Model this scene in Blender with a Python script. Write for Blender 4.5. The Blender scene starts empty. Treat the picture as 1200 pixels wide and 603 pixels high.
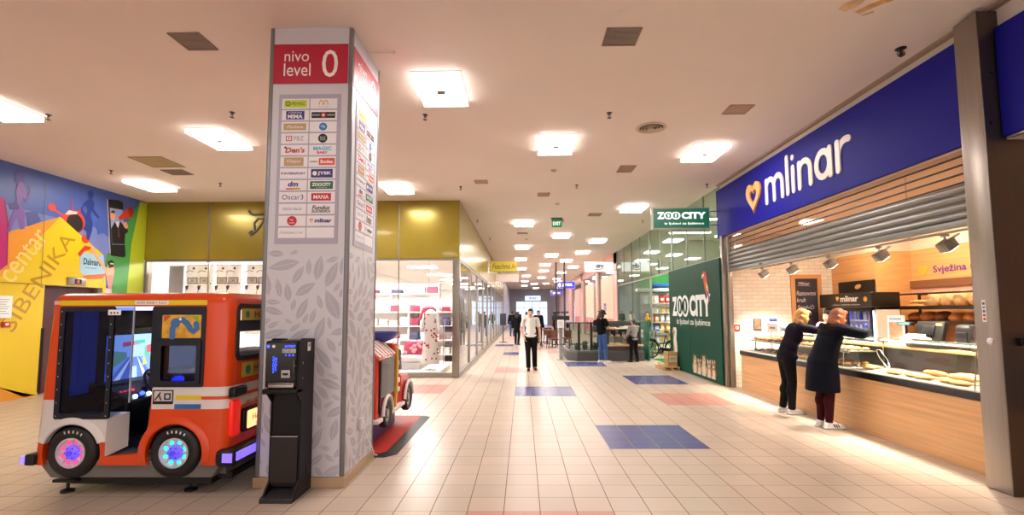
EXPO = 0.7
WORLD = 1.0
LAMP = 24
SHOPE = 60
ZOOE = 80
DOWNE = 110
SPOTW = 420
FLOORC = 'c4b4a4'
CEILC = 'ebe0d8'
import bpy, bmesh, math, random
from mathutils import Vector, Matrix
S = bpy.context.scene
C = S.collection
PI = math.pi
RAD = math.radians
rnd = random.Random(7)
X3 = Vector((1, 0, 0)); Y3 = Vector((0, 1, 0)); Z3 = Vector((0, 0, 1)); NY = Vector((0, -1, 0))


def lin(c):
    if isinstance(c, str):
        c = tuple(int(c[i:i + 2], 16) for i in (0, 2, 4))
    o = []
    for v in c[:3]:
        v = v / 255.0
        o.append(v / 12.92 if v <= .04045 else ((v + .055) / 1.055) ** 2.4)
    return (o[0], o[1], o[2], 1.0)


_M = {}


def mat(name, col='cccccc', rough=.5, metal=0.0, emit=None, es=0.0, spec=.5, noise=None, bump=None, coat=0.0, stretch=None):
    """noise=(scale, amount): slow tone variation of the material itself; bump=(scale, strength)"""
    if name in _M:
        return _M[name]
    m = bpy.data.materials.new(name)
    m.use_nodes = True
    nt = m.node_tree
    p = nt.nodes['Principled BSDF']
    c = lin(col)
    p.inputs['Base Color'].default_value = c
    p.inputs['Roughness'].default_value = rough
    p.inputs['Metallic'].default_value = metal
    p.inputs['Specular IOR Level'].default_value = spec
    if coat:
        p.inputs['Coat Weight'].default_value = coat
        p.inputs['Coat Roughness'].default_value = .05
    if emit is not None:
        p.inputs['Emission Color'].default_value = lin(emit)
        p.inputs['Emission Strength'].default_value = es
    if noise or bump:
        tc = nt.nodes.new('ShaderNodeTexCoord')
        mp = nt.nodes.new('ShaderNodeMapping')
        nt.links.new(tc.outputs['Object'], mp.inputs[0])
        if stretch:
            mp.inputs['Scale'].default_value = stretch
        if noise:
            n = nt.nodes.new('ShaderNodeTexNoise')
            n.inputs['Scale'].default_value = noise[0]
            n.inputs['Detail'].default_value = 5
            nt.links.new(mp.outputs[0], n.inputs['Vector'])
            r = nt.nodes.new('ShaderNodeValToRGB')
            a = noise[1]
            r.color_ramp.elements[0].position = .3
            r.color_ramp.elements[1].position = .7
            r.color_ramp.elements[0].color = tuple(v * (1 - a) for v in c[:3]) + (1,)
            r.color_ramp.elements[1].color = tuple(min(1, v * (1 + a)) for v in c[:3]) + (1,)
            nt.links.new(n.outputs['Fac'], r.inputs[0])
            nt.links.new(r.outputs[0], p.inputs['Base Color'])
        if bump:
            n2 = nt.nodes.new('ShaderNodeTexNoise')
            n2.inputs['Scale'].default_value = bump[0]
            nt.links.new(mp.outputs[0], n2.inputs['Vector'])
            b = nt.nodes.new('ShaderNodeBump')
            b.inputs['Strength'].default_value = bump[1]
            b.inputs['Distance'].default_value = .01
            nt.links.new(n2.outputs['Fac'], b.inputs['Height'])
            nt.links.new(b.outputs[0], p.inputs['Normal'])
    _M[name] = m
    return m


def glass(name, tint='ffffff', refl=1.0, rough=0.0, film=None, filmw=0.0):
    """thin pane: mostly clear, mirror-like at grazing angles; film: a printed / tinted layer of given weight"""
    if name in _M:
        return _M[name]
    m = bpy.data.materials.new(name)
    m.use_nodes = True
    nt = m.node_tree
    nt.nodes.clear()
    out = nt.nodes.new('ShaderNodeOutputMaterial')
    tr = nt.nodes.new('ShaderNodeBsdfTransparent')
    tr.inputs[0].default_value = lin(tint)
    gl = nt.nodes.new('ShaderNodeBsdfGlossy')
    gl.inputs['Roughness'].default_value = rough
    lw = nt.nodes.new('ShaderNodeLayerWeight')
    lw.inputs['Blend'].default_value = .5
    pw = nt.nodes.new('ShaderNodeMath')
    pw.operation = 'POWER'
    pw.inputs[1].default_value = 5
    nt.links.new(lw.outputs['Facing'], pw.inputs[0])
    ma = nt.nodes.new('ShaderNodeMath')
    ma.operation = 'MULTIPLY_ADD'
    ma.use_clamp = True
    ma.inputs[1].default_value = .9 * refl
    ma.inputs[2].default_value = .035 * refl
    nt.links.new(pw.outputs[0], ma.inputs[0])
    mx = nt.nodes.new('ShaderNodeMixShader')
    nt.links.new(ma.outputs[0], mx.inputs[0])
    base = tr
    if film:
        df = nt.nodes.new('ShaderNodeBsdfDiffuse')
        df.inputs[0].default_value = lin(film)
        m2 = nt.nodes.new('ShaderNodeMixShader')
        m2.inputs[0].default_value = filmw
        nt.links.new(tr.outputs[0], m2.inputs[1])
        nt.links.new(df.outputs[0], m2.inputs[2])
        base = m2
    nt.links.new(base.outputs[0], mx.inputs[1])
    nt.links.new(gl.outputs[0], mx.inputs[2])
    nt.links.new(mx.outputs[0], out.inputs[0])
    _M[name] = m
    return m


_TXT = {}


def text_geo(s, shear=0.0, off=0.0, space=1.0):
    k = (s, shear, off, space)
    if k in _TXT:
        return _TXT[k]
    cu = bpy.data.curves.new('lettering_curve', 'FONT')
    cu.body = s
    cu.size = 1
    cu.shear = shear
    cu.offset = off
    cu.space_character = space
    cu.resolution_u = 3
    ob = bpy.data.objects.new('lettering_curve', cu)
    C.objects.link(ob)
    dg = bpy.context.evaluated_depsgraph_get()
    me = bpy.data.meshes.new_from_object(ob.evaluated_get(dg))
    v = [(p.co.x, p.co.y) for p in me.vertices]
    f = [tuple(p.vertices) for p in me.polygons]
    bpy.data.objects.remove(ob)
    bpy.data.curves.remove(cu)
    bpy.data.meshes.remove(me)
    if not v:
        v = [(0, 0), (1, 0), (1, 1)]; f = []
    x0 = min(p[0] for p in v); x1 = max(p[0] for p in v)
    y0 = min(p[1] for p in v); y1 = max(p[1] for p in v)
    _TXT[k] = (v, f, x0, x1, y0, y1)
    return _TXT[k]


def worldoff(o):
    t = Vector((0, 0, 0))
    while o is not None:
        t += o.location
        o = o.parent
    return t


class B:
    def __init__(s):
        s.v = []; s.f = []; s.mi = []; s.mats = []

    def mid(s, m):
        if m not in s.mats:
            s.mats.append(m)
        return s.mats.index(m)

    def add(s, vs, fs, m):
        k = len(s.v)
        i = s.mid(m)
        s.v.extend(Vector(p) for p in vs)
        for f in fs:
            s.f.append(tuple(a + k for a in f))
            s.mi.append(i)
        return s

    def box(s, x0, x1, y0, y1, z0, z1, m, M=None):
        vs = [(x0, y0, z0), (x1, y0, z0), (x1, y1, z0), (x0, y1, z0), (x0, y0, z1), (x1, y0, z1), (x1, y1, z1), (x0, y1, z1)]
        if M is not None:
            vs = [M @ Vector(p) for p in vs]
        return s.add(vs, [(0, 3, 2, 1), (4, 5, 6, 7), (0, 1, 5, 4), (1, 2, 6, 5), (2, 3, 7, 6), (3, 0, 4, 7)], m)

    def rbox(s, x0, x1, y0, y1, z0, z1, m, r=.02, seg=3, M=None):
        bm = bmesh.new()
        bmesh.ops.create_cube(bm, size=1)
        for v in bm.verts:
            v.co = Vector(((x0 + x1) / 2 + v.co.x * (x1 - x0), (y0 + y1) / 2 + v.co.y * (y1 - y0), (z0 + z1) / 2 + v.co.z * (z1 - z0)))
        bmesh.ops.bevel(bm, geom=list(bm.edges), offset=r, segments=seg, profile=.5, affect='EDGES', clamp_overlap=True)
        bm.verts.index_update()
        vs = [v.co.copy() for v in bm.verts]
        fs = [tuple(v.index for v in f.verts) for f in bm.faces]
        bm.free()
        if M is not None:
            vs = [M @ p for p in vs]
        return s.add(vs, fs, m)

    def cyl(s, p0, p1, r0, m, r1=None, n=16, cap=True):
        p0 = Vector(p0); p1 = Vector(p1)
        r1 = r0 if r1 is None else r1
        d = (p1 - p0).normalized()
        a = d.orthogonal().normalized(); b = d.cross(a)
        vs = []
        for p, r in ((p0, r0), (p1, r1)):
            for i in range(n):
                t = 2 * PI * i / n
                vs.append(p + (a * math.cos(t) + b * math.sin(t)) * r)
        fs = [(i, (i + 1) % n, n + (i + 1) % n, n + i) for i in range(n)]
        if cap:
            fs += [tuple(range(n - 1, -1, -1)), tuple(range(n, 2 * n))]
        return s.add(vs, fs, m)

    def lathe(s, prof, m, o=(0, 0, 0), ax=Z3, n=24, a0=0.0, a1=2 * PI):
        """prof: (radius, height) pairs about axis ax from o"""
        o = Vector(o); ax = Vector(ax).normalized()
        a = ax.orthogonal().normalized(); b = ax.cross(a)
        full = abs(a1 - a0 - 2 * PI) < 1e-6
        k = n if full else n + 1
        vs = []
        for r, h in prof:
            for i in range(k):
                t = a0 + (a1 - a0) * i / n
                vs.append(o + ax * h + (a * math.cos(t) + b * math.sin(t)) * r)
        fs = []
        for j in range(len(prof) - 1):
            for i in range(n):
                i2 = (i + 1) % k
                fs.append((j * k + i, j * k + i2, (j + 1) * k + i2, (j + 1) * k + i))
        return s.add(vs, fs, m)

    def ball(s, c, r, m, nu=16, nv=10, M=None):
        if not hasattr(r, '__len__'):
            r = (r, r, r)
        c = Vector(c)
        vs = [Vector((0, 0, 1))]
        for j in range(1, nv):
            ph = PI * j / nv
            for i in range(nu):
                t = 2 * PI * i / nu
                vs.append(Vector((math.sin(ph) * math.cos(t), math.sin(ph) * math.sin(t), math.cos(ph))))
        vs.append(Vector((0, 0, -1)))
        fs = [(0, 1 + i, 1 + (i + 1) % nu) for i in range(nu)]
        for j in range(nv - 2):
            for i in range(nu):
                a = 1 + j * nu
                fs.append((a + i, a + nu + i, a + nu + (i + 1) % nu, a + (i + 1) % nu))
        a = 1 + (nv - 2) * nu
        L = len(vs) - 1
        fs += [(a + i, L, a + (i + 1) % nu) for i in range(nu)]
        out = []
        for p in vs:
            q = Vector((p.x * r[0], p.y * r[1], p.z * r[2]))
            if M is not None:
                q = M @ q
            out.append(c + q)
        return s.add(out, fs, m)

    def rcone(s, p0, r0, p1, r1, m, n=12):
        p0 = Vector(p0); p1 = Vector(p1)
        d = p1 - p0
        L = d.length
        if L < 1e-6:
            return s.ball(p0, max(r0, r1), m)
        prof = [(0, -r0)]
        for i in range(1, 5):
            t = PI / 2 * i / 4
            prof.append((r0 * math.sin(t), -r0 * math.cos(t)))
        for i in range(0, 4):
            t = PI / 2 * i / 4
            prof.append((r1 * math.cos(t), L + r1 * math.sin(t)))
        prof.append((0, L + r1))
        prof = [(max(r, 1e-4), h) for r, h in prof]
        return s.lathe(prof, m, p0, d, n)

    def tube(s, path, r, m, n=8, closed=False):
        path = [Vector(p) for p in path]
        k = len(path)
        up = None
        vs = []
        for i, p in enumerate(path):
            if closed:
                d = path[(i + 1) % k] - path[i - 1]
            else:
                d = path[min(i + 1, k - 1)] - path[max(i - 1, 0)]
            d.normalize()
            if up is None:
                up = d.orthogonal().normalized()
            up = (up - d * up.dot(d))
            if up.length < 1e-6:
                up = d.orthogonal()
            up.normalize()
            w = d.cross(up)
            rr = r[i] if hasattr(r, '__len__') else r
            for j in range(n):
                t = 2 * PI * j / n
                vs.append(p + (up * math.cos(t) + w * math.sin(t)) * rr)
        fs = []
        for i in range(k if closed else k - 1):
            i2 = (i + 1) % k
            for j in range(n):
                fs.append((i * n + j, i * n + (j + 1) % n, i2 * n + (j + 1) % n, i2 * n + j))
        if not closed:
            fs += [tuple(range(n - 1, -1, -1)), tuple((k - 1) * n + j for j in range(n))]
        return s.add(vs, fs, m)

    def prism(s, poly, o, ux, uy, d0, d1, m):
        o = Vector(o); ux = Vector(ux); uy = Vector(uy)
        nn = ux.cross(uy).normalized()
        ar = sum(poly[i][0] * poly[(i + 1) % len(poly)][1] - poly[(i + 1) % len(poly)][0] * poly[i][1] for i in range(len(poly)))
        if ar < 0:
            poly = poly[::-1]
        k = len(poly)
        lo, hi = min(d0, d1), max(d0, d1)
        vs = [o + ux * u + uy * v + nn * lo for u, v in poly] + [o + ux * u + uy * v + nn * hi for u, v in poly]
        fs = [tuple(range(k - 1, -1, -1)), tuple(range(k, 2 * k))] + [(i, (i + 1) % k, k + (i + 1) % k, k + i) for i in range(k)]
        return s.add(vs, fs, m)

    def plate(s, outer, holes, o, ux, uy, d, m, bev=0.0):
        """flat sheet with holes: 2D outline extruded by d behind the plane (o, ux, uy), edges rounded by bev"""
        cu = bpy.data.curves.new('plate_curve', 'CURVE')
        cu.dimensions = '2D'
        cu.fill_mode = 'BOTH'
        cu.extrude = max(d / 2 - bev, 1e-4)
        cu.bevel_depth = bev
        cu.bevel_resolution = 2
        cu.offset = -bev
        for poly in [outer] + list(holes):
            sp = cu.splines.new('POLY')
            sp.points.add(len(poly) - 1)
            for i, (u, v) in enumerate(poly):
                sp.points[i].co = (u, v, 0, 1)
            sp.use_cyclic_u = True
        ob = bpy.data.objects.new('plate_curve', cu)
        C.objects.link(ob)
        dg = bpy.context.evaluated_depsgraph_get()
        me = bpy.data.meshes.new_from_object(ob.evaluated_get(dg))
        o = Vector(o); ux = Vector(ux); uy = Vector(uy)
        nn = ux.cross(uy).normalized()
        vs = [o + ux * p.co.x + uy * p.co.y + nn * (p.co.z - d / 2) for p in me.vertices]
        fs = [tuple(p.vertices) for p in me.polygons]
        bpy.data.objects.remove(ob)
        bpy.data.curves.remove(cu)
        bpy.data.meshes.remove(me)
        return s.add(vs, fs, m)

    def text(s, t, o, ux, uy, m, w=None, h=None, d=.003, shear=0.0, off=0.0, space=1.0):
        """lettering centred on o, fitted to width w and / or height h, printed at d above the plane"""
        v, f, x0, x1, y0, y1 = text_geo(t, shear, off, space)
        o = Vector(o); ux = Vector(ux).normalized(); uy = Vector(uy).normalized()
        nn = ux.cross(uy)
        sx = w / (x1 - x0) if w else None
        sy = h / (y1 - y0) if h else None
        sx = sx or sy
        sy = sy or sx
        cx = (x0 + x1) / 2; cy = (y0 + y1) / 2
        return s.add([o + ux * (a - cx) * sx + uy * (b - cy) * sy + nn * d for a, b in v], f, m)

    def stroke(s, pts, wd, o, ux, uy, m, d0=0.0, d1=.02, n=8):
        """a thick round-ended pen stroke as a solid; crossing strokes lie a hair above one another"""
        s.nst = getattr(s, 'nst', 0) + 1
        d1 = d1 + .0007 * (s.nst % 12)
        pts = [Vector((p[0], p[1])) for p in pts]
        L = []; Rr = []
        k = len(pts)
        for i in range(k):
            a = pts[max(i - 1, 0)]; b = pts[min(i + 1, k - 1)]
            t = (b - a).normalized()
            nrm = Vector((-t.y, t.x))
            L.append(pts[i] + nrm * wd / 2); Rr.append(pts[i] - nrm * wd / 2)
        def capp(p, t0):
            return [p + Vector((math.cos(t0 - PI * j / n), math.sin(t0 - PI * j / n))) * wd / 2 for j in range(1, n)]
        te = pts[-1] - pts[-2]
        ts = pts[0] - pts[1]
        ae = math.atan2(te.y, te.x) + PI / 2
        as_ = math.atan2(ts.y, ts.x) + PI / 2
        o = Vector(o); ux = Vector(ux); uy = Vector(uy)
        nn = ux.cross(uy).normalized()
        def P(q, d):
            return o + ux * q.x + uy * q.y + nn * d
        # body as quads, caps as fans
        for d in (d1,):
            for i in range(k - 1):
                s.add([P(L[i], d), P(Rr[i], d), P(Rr[i + 1], d), P(L[i + 1], d)], [(0, 1, 2, 3)], m)
            e = [L[-1]] + capp(pts[-1], ae) + [Rr[-1]]
            s.add([P(q, d) for q in e], [tuple(range(len(e) - 1, -1, -1))], m)
            e2 = [Rr[0]] + capp(pts[0], as_) + [L[0]]
            s.add([P(q, d) for q in e2], [tuple(range(len(e2) - 1, -1, -1))], m)
        if d1 - d0 > .004:
            ring = L + capp(pts[-1], ae) + Rr[::-1] + capp(pts[0], as_)
            q = len(ring)
            s.add([P(p, d0) for p in ring] + [P(p, d1) for p in ring], [(i, q + i, q + (i + 1) % q, (i + 1) % q) for i in range(q)], m)
        return s

    def build(s, name, parent=None, bev=0.0, seg=2, smooth=40, label=None, cat=None, group=None, kind=None, loc=None):
        off = worldoff(parent) if parent is not None else Vector(loc or (0, 0, 0))
        me = bpy.data.meshes.new(name)
        me.from_pydata([tuple(p - off) for p in s.v], [], s.f)
        for m in s.mats:
            me.materials.append(m)
        for p, i in zip(me.polygons, s.mi):
            p.material_index = i
        if smooth:
            me.polygons.foreach_set('use_smooth', [True] * len(me.polygons))
            me.set_sharp_from_angle(angle=RAD(smooth))
        me.update()
        o = bpy.data.objects.new(name, me)
        C.objects.link(o)
        if parent is not None:
            o.parent = parent
        elif loc:
            o.location = loc
        if bev:
            md = o.modifiers.new('bevel', 'BEVEL')
            md.width = bev
            md.segments = seg
            md.limit_method = 'ANGLE'
            md.angle_limit = RAD(40)
        tag(o, label, cat, group, kind)
        return o


def tag(o, label=None, cat=None, group=None, kind=None):
    if label: o['label'] = label
    if cat: o['category'] = cat
    if group: o['group'] = group
    if kind: o['kind'] = kind
    return o


def thing(name, label, cat, loc=(0, 0, 0), rot=0.0, group=None, kind=None):
    o = bpy.data.objects.new(name, None)
    o.empty_display_size = .1
    C.objects.link(o)
    o.location = loc
    o.rotation_euler = (0, 0, rot)
    return tag(o, label, cat, group, kind)


def dup(root, loc, rot=None, label=None, group=None, scale=None):
    r = root.copy(); C.objects.link(r)
    r.location = loc
    if rot is not None:
        r.rotation_euler = rot if hasattr(rot, '__len__') else (0, 0, rot)
    if scale is not None:
        r.scale = scale if hasattr(scale, '__len__') else (scale,) * 3
    if label: r['label'] = label
    if group: r['group'] = group
    for ch in list(root.children):
        c = ch.copy(); C.objects.link(c); c.parent = r
        for g in list(ch.children):
            q = g.copy(); C.objects.link(q); q.parent = c
    return r


def circ(cx, cy, r, n=24, a0=0.0, a1=2 * PI, ry=None):
    full = abs(a1 - a0 - 2 * PI) < 1e-6
    k = n if full else n + 1
    return [(cx + r * math.cos(a0 + (a1 - a0) * i / n), cy + (ry or r) * math.sin(a0 + (a1 - a0) * i / n)) for i in range(k)]


def rrect(x0, x1, y0, y1, r, n=6):
    p = []
    for cx, cy, a in ((x1 - r, y1 - r, 0), (x0 + r, y1 - r, PI / 2), (x0 + r, y0 + r, PI), (x1 - r, y0 + r, 1.5 * PI)):
        p += circ(cx, cy, r, n, a, a + PI / 2)
    return p


def roundpoly(pts, rs, n=5):
    """round the corners of a polygon; rs one radius or one per corner"""
    out = []
    k = len(pts)
    for i in range(k):
        r = rs[i] if hasattr(rs, '__len__') else rs
        p = Vector(pts[i]); a = Vector(pts[i - 1]); b = Vector(pts[(i + 1) % k])
        if r <= 0:
            out.append(tuple(p)); continue
        da = (a - p).normalized(); db = (b - p).normalized()
        r = min(r, (a - p).length * .49, (b - p).length * .49)
        q0 = p + da * r; q1 = p + db * r
        for j in range(n + 1):
            t = j / n
            out.append(tuple(q0 * (1 - t) ** 2 + p * 2 * t * (1 - t) + q1 * t * t))
    return out


def heart(cx, cy, w, h, n=28):
    p = []
    for i in range(n):
        t = 2 * PI * i / n
        x = 16 * math.sin(t) ** 3
        y = 13 * math.cos(t) - 5 * math.cos(2 * t) - 2 * math.cos(3 * t) - math.cos(4 * t)
        p.append((cx + x / 32 * w, cy + (y + 2.5) / 29 * h))
    return p


# ---- shared materials
WHITE = mat('white_paint', 'e9e4df', .6)
BLACK = mat('black_plastic', '0a0a0c', .38, spec=.35)
DARKGREY = mat('dark_grey', '3a3b3d', .5)
CHROME = mat('chrome', 'd8d8d8', .15, 1.0)
STEEL = mat('brushed_steel', '9a928b', .3, .9, noise=(3, .08), stretch=(60, 60, .6))
PAPER = mat('white_print', 'f4f2f0', .6)
CLEAR = glass('clear_pane')
# =====================================================================  camera
FPX = 560.8
cam = bpy.data.cameras.new('camera')
cam.sensor_width = 36
cam.lens = FPX * 36 / 1200
cam.shift_x = -(605.48 - 600) / 1200
cam.shift_y = (323.15 - 301.5) / 1200
cam.clip_start = .05
cam.clip_end = 300
co = bpy.data.objects.new('camera', cam)
C.objects.link(co)
pt, yw, ro = .07516, .01248, -.00361
r_ = Vector((1, 0, 0)); u_ = Vector((0, -math.sin(pt), math.cos(pt))); f_ = Vector((0, math.cos(pt), math.sin(pt)))
r2 = r_ * math.cos(ro) + u_ * math.sin(ro); u2 = u_ * math.cos(ro) - r_ * math.sin(ro)
Zr = Matrix.Rotation(yw, 3, 'Z')
r2 = Zr @ r2; u2 = Zr @ u2; f2 = Zr @ f_
HC = 1.68
co.matrix_world = Matrix(((r2.x, u2.x, -f2.x, 0), (r2.y, u2.y, -f2.y, 0), (r2.z, u2.z, -f2.z, HC), (0, 0, 0, 1)))
S.camera = co
S.view_settings.view_transform = 'Standard'
S.view_settings.look = 'None'
S.view_settings.gamma = 1
S.view_settings.exposure = EXPO
S.view_settings.use_curve_mapping = False
try:
    S.cycles.use_denoising = True
    S.cycles.max_bounces = 10
    S.cycles.transparent_max_bounces = 16
    S.cycles.caustics_reflective = False
    S.cycles.caustics_refractive = False
    S.cycles.sample_clamp_indirect = 6
except Exception:
    pass
w = bpy.data.worlds.new('world')
S.world = w
w.use_nodes = True
w.node_tree.nodes['Background'].inputs[0].default_value = lin('fff0e8')
w.node_tree.nodes['Background'].inputs[1].default_value = WORLD

# =====================================================================  shell
CZ = 4.63
TILE = .18382 * HC
OX = -.28436 * HC
OY = 2.49107 * HC


def tile_mat(name, col, var, rough):
    m = bpy.data.materials.new(name)
    m.use_nodes = True
    nt = m.node_tree
    N = nt.nodes; L = nt.links
    p = N['Principled BSDF']
    tc = N.new('ShaderNodeTexCoord')
    sub = N.new('ShaderNodeVectorMath'); sub.operation = 'SUBTRACT'; sub.inputs[1].default_value = (OX, OY, 0)
    L.new(tc.outputs['Object'], sub.inputs[0])
    sc = N.new('ShaderNodeVectorMath'); sc.operation = 'SCALE'; sc.inputs['Scale'].default_value = 1 / TILE
    L.new(sub.outputs[0], sc.inputs[0])
    fl = N.new('ShaderNodeVectorMath'); fl.operation = 'FLOOR'
    L.new(sc.outputs[0], fl.inputs[0])
    fr = N.new('ShaderNodeVectorMath'); fr.operation = 'FRACTION'
    L.new(sc.outputs[0], fr.inputs[0])
    wn = N.new('ShaderNodeTexWhiteNoise'); wn.noise_dimensions = '2D'
    L.new(fl.outputs[0], wn.inputs['Vector'])
    c = lin(col)
    rp = N.new('ShaderNodeValToRGB')
    rp.color_ramp.elements[0].color = tuple(v * (1 - var) for v in c[:3]) + (1,)
    rp.color_ramp.elements[1].color = (min(1, c[0] * (1 + var)), min(1, c[1] * (1 + var * .6)), min(1, c[2] * (1 + var * .6)), 1)
    L.new(wn.outputs['Value'], rp.inputs[0])
    # grout
    sx = N.new('ShaderNodeSeparateXYZ'); L.new(fr.outputs[0], sx.inputs[0])
    def edge(sock, g):
        a = N.new('ShaderNodeMath'); a.operation = 'SUBTRACT'; a.inputs[1].default_value = .5
        L.new(sock, a.inputs[0])
        b = N.new('ShaderNodeMath'); b.operation = 'ABSOLUTE'; L.new(a.outputs[0], b.inputs[0])
        d = N.new('ShaderNodeMath'); d.operation = 'GREATER_THAN'; d.inputs[1].default_value = .5 - g
        L.new(b.outputs[0], d.inputs[0])
        return d
    e1 = edge(sx.outputs[0], .0125); e2 = edge(sx.outputs[1], .008)
    mx = N.new('ShaderNodeMath'); mx.operation = 'MAXIMUM'
    L.new(e1.outputs[0], mx.inputs[0]); L.new(e2.outputs[0], mx.inputs[1])
    mix = N.new('ShaderNodeMix'); mix.data_type = 'RGBA'
    L.new(mx.outputs[0], mix.inputs['Factor'])
    # faint cloudy glaze
    no = N.new('ShaderNodeTexNoise'); no.inputs['Scale'].default_value = 1.3; no.inputs['Detail'].default_value = 4
    L.new(tc.outputs['Object'], no.inputs['Vector'])
    hs = N.new('ShaderNodeHueSaturation')
    mr = N.new('ShaderNodeMapRange'); mr.inputs['To Min'].default_value = .94; mr.inputs['To Max'].default_value = 1.05
    L.new(no.outputs['Fac'], mr.inputs[0]); L.new(mr.outputs[0], hs.inputs['Value'])
    L.new(rp.outputs[0], hs.inputs['Color'])
    L.new(hs.outputs[0], mix.inputs['A'])
    mix.inputs['B'].default_value = lin('7a6352')
    L.new(mix.outputs['Result'], p.inputs['Base Color'])
    rr = N.new('ShaderNodeMath'); rr.operation = 'MULTIPLY_ADD'; rr.inputs[1].default_value = .5; rr.inputs[2].default_value = rough
    L.new(mx.outputs[0], rr.inputs[0]); L.new(rr.outputs[0], p.inputs['Roughness'])
    p.inputs['Specular IOR Level'].default_value = .38
    return m


TCREAM = tile_mat('floor_tile_cream', FLOORC, .05, .3)
TBLUE = tile_mat('floor_tile_blue', '474c8c', .06, .26)
TPINK = tile_mat('floor_tile_pink', 'c98f84', .05, .3)
PATCH = [(5, 9, 6, 10, TBLUE), (1, 5, 18, 22, TBLUE), (0, 4, -4, 0, TPINK), (10, 14, 15, 19, TPINK), (10, 14, 23, 28, TBLUE), (6, 10, 35, 39, TBLUE),
         (-1, 3, 30, 34, TPINK), (-7, -4, 19, 23, TPINK), (-1, 1, 48, 52, TBLUE), (-3, 0, 64, 68, TBLUE), (2, 6, 56, 60, TPINK), (5, 9, 50, 54, TPINK), (3, 6, 72, 76, TBLUE),
         (-3, 0, 84, 88, TPINK), (8, 12, 66, 70, TBLUE)]
b = B()
i0, i1, j0, j1 = -34, 40, -46, 200
lut = {}
for a0, a1, c0, c1, m in PATCH:
    for i in range(a0, a1):
        for j in range(c0, c1):
            lut[(i, j)] = m
vs = [(OX + i * TILE, OY + j * TILE, 0) for j in range(j0, j1 + 1) for i in range(i0, i1 + 1)]
W = i1 - i0 + 1
for m in (TCREAM, TBLUE, TPINK):
    b.mid(m)
b.v = [Vector(p) for p in vs]
for j in range(j0, j1):
    for i in range(i0, i1):
        k = (j - j0) * W + i - i0
        b.f.append((k, k + 1, k + W + 1, k + W))
        b.mi.append(b.mid(lut.get((i, j), TCREAM)))
b.build('floor', smooth=0, kind='structure')
FLY0 = OY + j0 * TILE

CEILM = mat('ceiling_paint', CEILC, .85, noise=(.6, .03))
B().box(-10.3, 12, FLY0, 66, CZ, CZ + .2, CEILM).build('ceiling', kind='structure')
WALLM = mat('wall_paint', 'ded4cc', .7)

# left wall with the lift recess
LX = -10.0
LIFT = mat('lift_door_red', '4a1022', .35)
b = B()
b.box(LX - .3, LX, -8, 9.87, 0, CZ, WALLM)
b.box(LX - .3, LX, 11.25, 12.75, 0, CZ, WALLM)
b.box(LX - .3, LX, 9.87, 11.25, 2.28, CZ, WALLM)
b.build('wall_left', kind='structure')
d1 = B()
d1.box(LX - .28, LX - .18, 9.87, 10.56, 0, 2.28, LIFT)
d1.box(LX - .27, LX - .17, 10.565, 11.25, 0, 2.28, LIFT)
d1.box(LX - .18, LX - .10, 9.87, 9.92, 0, 2.28, STEEL)
d1.box(LX - .18, LX - .10, 11.2, 11.25, 0, 2.28, STEEL)
d1.build('door_1', kind='structure', bev=.004)
# =====================================================================  mural on the left wall
def mm(n, c):
    return mat('mural_' + n, c, .45)


mur = thing('wall_mural', 'bright painted advertising mural of shoppers and a big yellow box on the left wall', 'mural', (LX, 10, 2))
ML = (LX, 0, 0)


def mpart(name, polys, d, lab=None, parent=mur):
    b = B()
    for q, (poly, m) in enumerate(polys):
        b.prism(poly, ML, Y3, Z3, d - .002, d + .00025 * q, m)
    return b.build(name, parent, smooth=0, label=lab)


mpart('sky_panel', [([(4, 2.29), (9.87, 2.29), (9.87, 2.285), (11.25, 2.285), (12.44, 2.285), (12.44, 4.628), (4, 4.628)], mat('mural_sky', '4a63b0', .4, noise=(.5, .2)))], .004, 'blue printed sky')
mpart('cloud_panel', [([(4, 2.6), (4, 4.0), (8, 3.85), (9.6, 3.75), (10.9, 3.7), (11.6, 3.4), (12.3, 3.0), (12.3, 2.35), (4, 2.35)], mat('mural_haze', '7786c4', .4, noise=(.8, .12)))], .006, 'pale lilac part of the sky')
mpart('orange_side', [([(9.045, 3.252), (10.098, 3.769), (10.091, 3.66), (9.006, 2.379), (8.2, 1.4), (4, 1.0), (4, .8), (4, 1.9), (8.9, 3.2)], mm('orange', 'e89a2c'))], .008, 'orange side of the printed box')
mpart('yellow_box', [([(10.098, 3.769), (10.836, 3.298), (11.21, 3.08), (11.25, 2.285), (9.868, 2.285), (9.868, .02), (9.6, .02), (9.115, .291), (8.978, 2.225), (9.0, 2.37)], mm('yellow', 'e6c619')), ([(11.252, 2.9), (11.33, 2.29), (11.42, .3), (11.252, .3)], mm('yellow', 'e6c619')),
                     ([(8.978, 2.225), (9.115, .291), (4, .6), (4, 1.5)], mm('yellow2', 'dfae1d'))], .010, 'yellow printed box')
mpart('box_foot', [([(9.115, .291), (9.866, .0), (4, .0), (4, .6)], mm('ochre', 'd99325'))], .010, 'ochre foot of the box')
mpart('pink_box', [([(8.857, 3.927), (8.971, 3.888), (9.071, 3.465), (9.11, 2.629), (8.959, 2.484), (8.0, 2.6), (8.0, 3.9)], mm('pink', 'b5186f')),
                   ([(8.95, 3.86), (8.985, 3.86), (9.075, 3.46), (9.112, 2.63), (9.09, 2.62), (9.04, 3.45)], mm('pink2', '8e1257'))], .012, 'magenta printed box')
mpart('green_bands', [([(12.206, 4.588), (11.304, 3.064), (11.261, 2.787), (11.528, 2.59), (11.428, .2), (11.853, .2), (12.153, 3.459)], mm('green', '459a48')),
                      ([(12.206, 4.588), (12.0, 3.434), (11.853, .2), (12.44, .2), (12.44, 4.6)], mm('lime', 'b9c92e'))], .012, 'green and lime printed bands')
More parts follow.
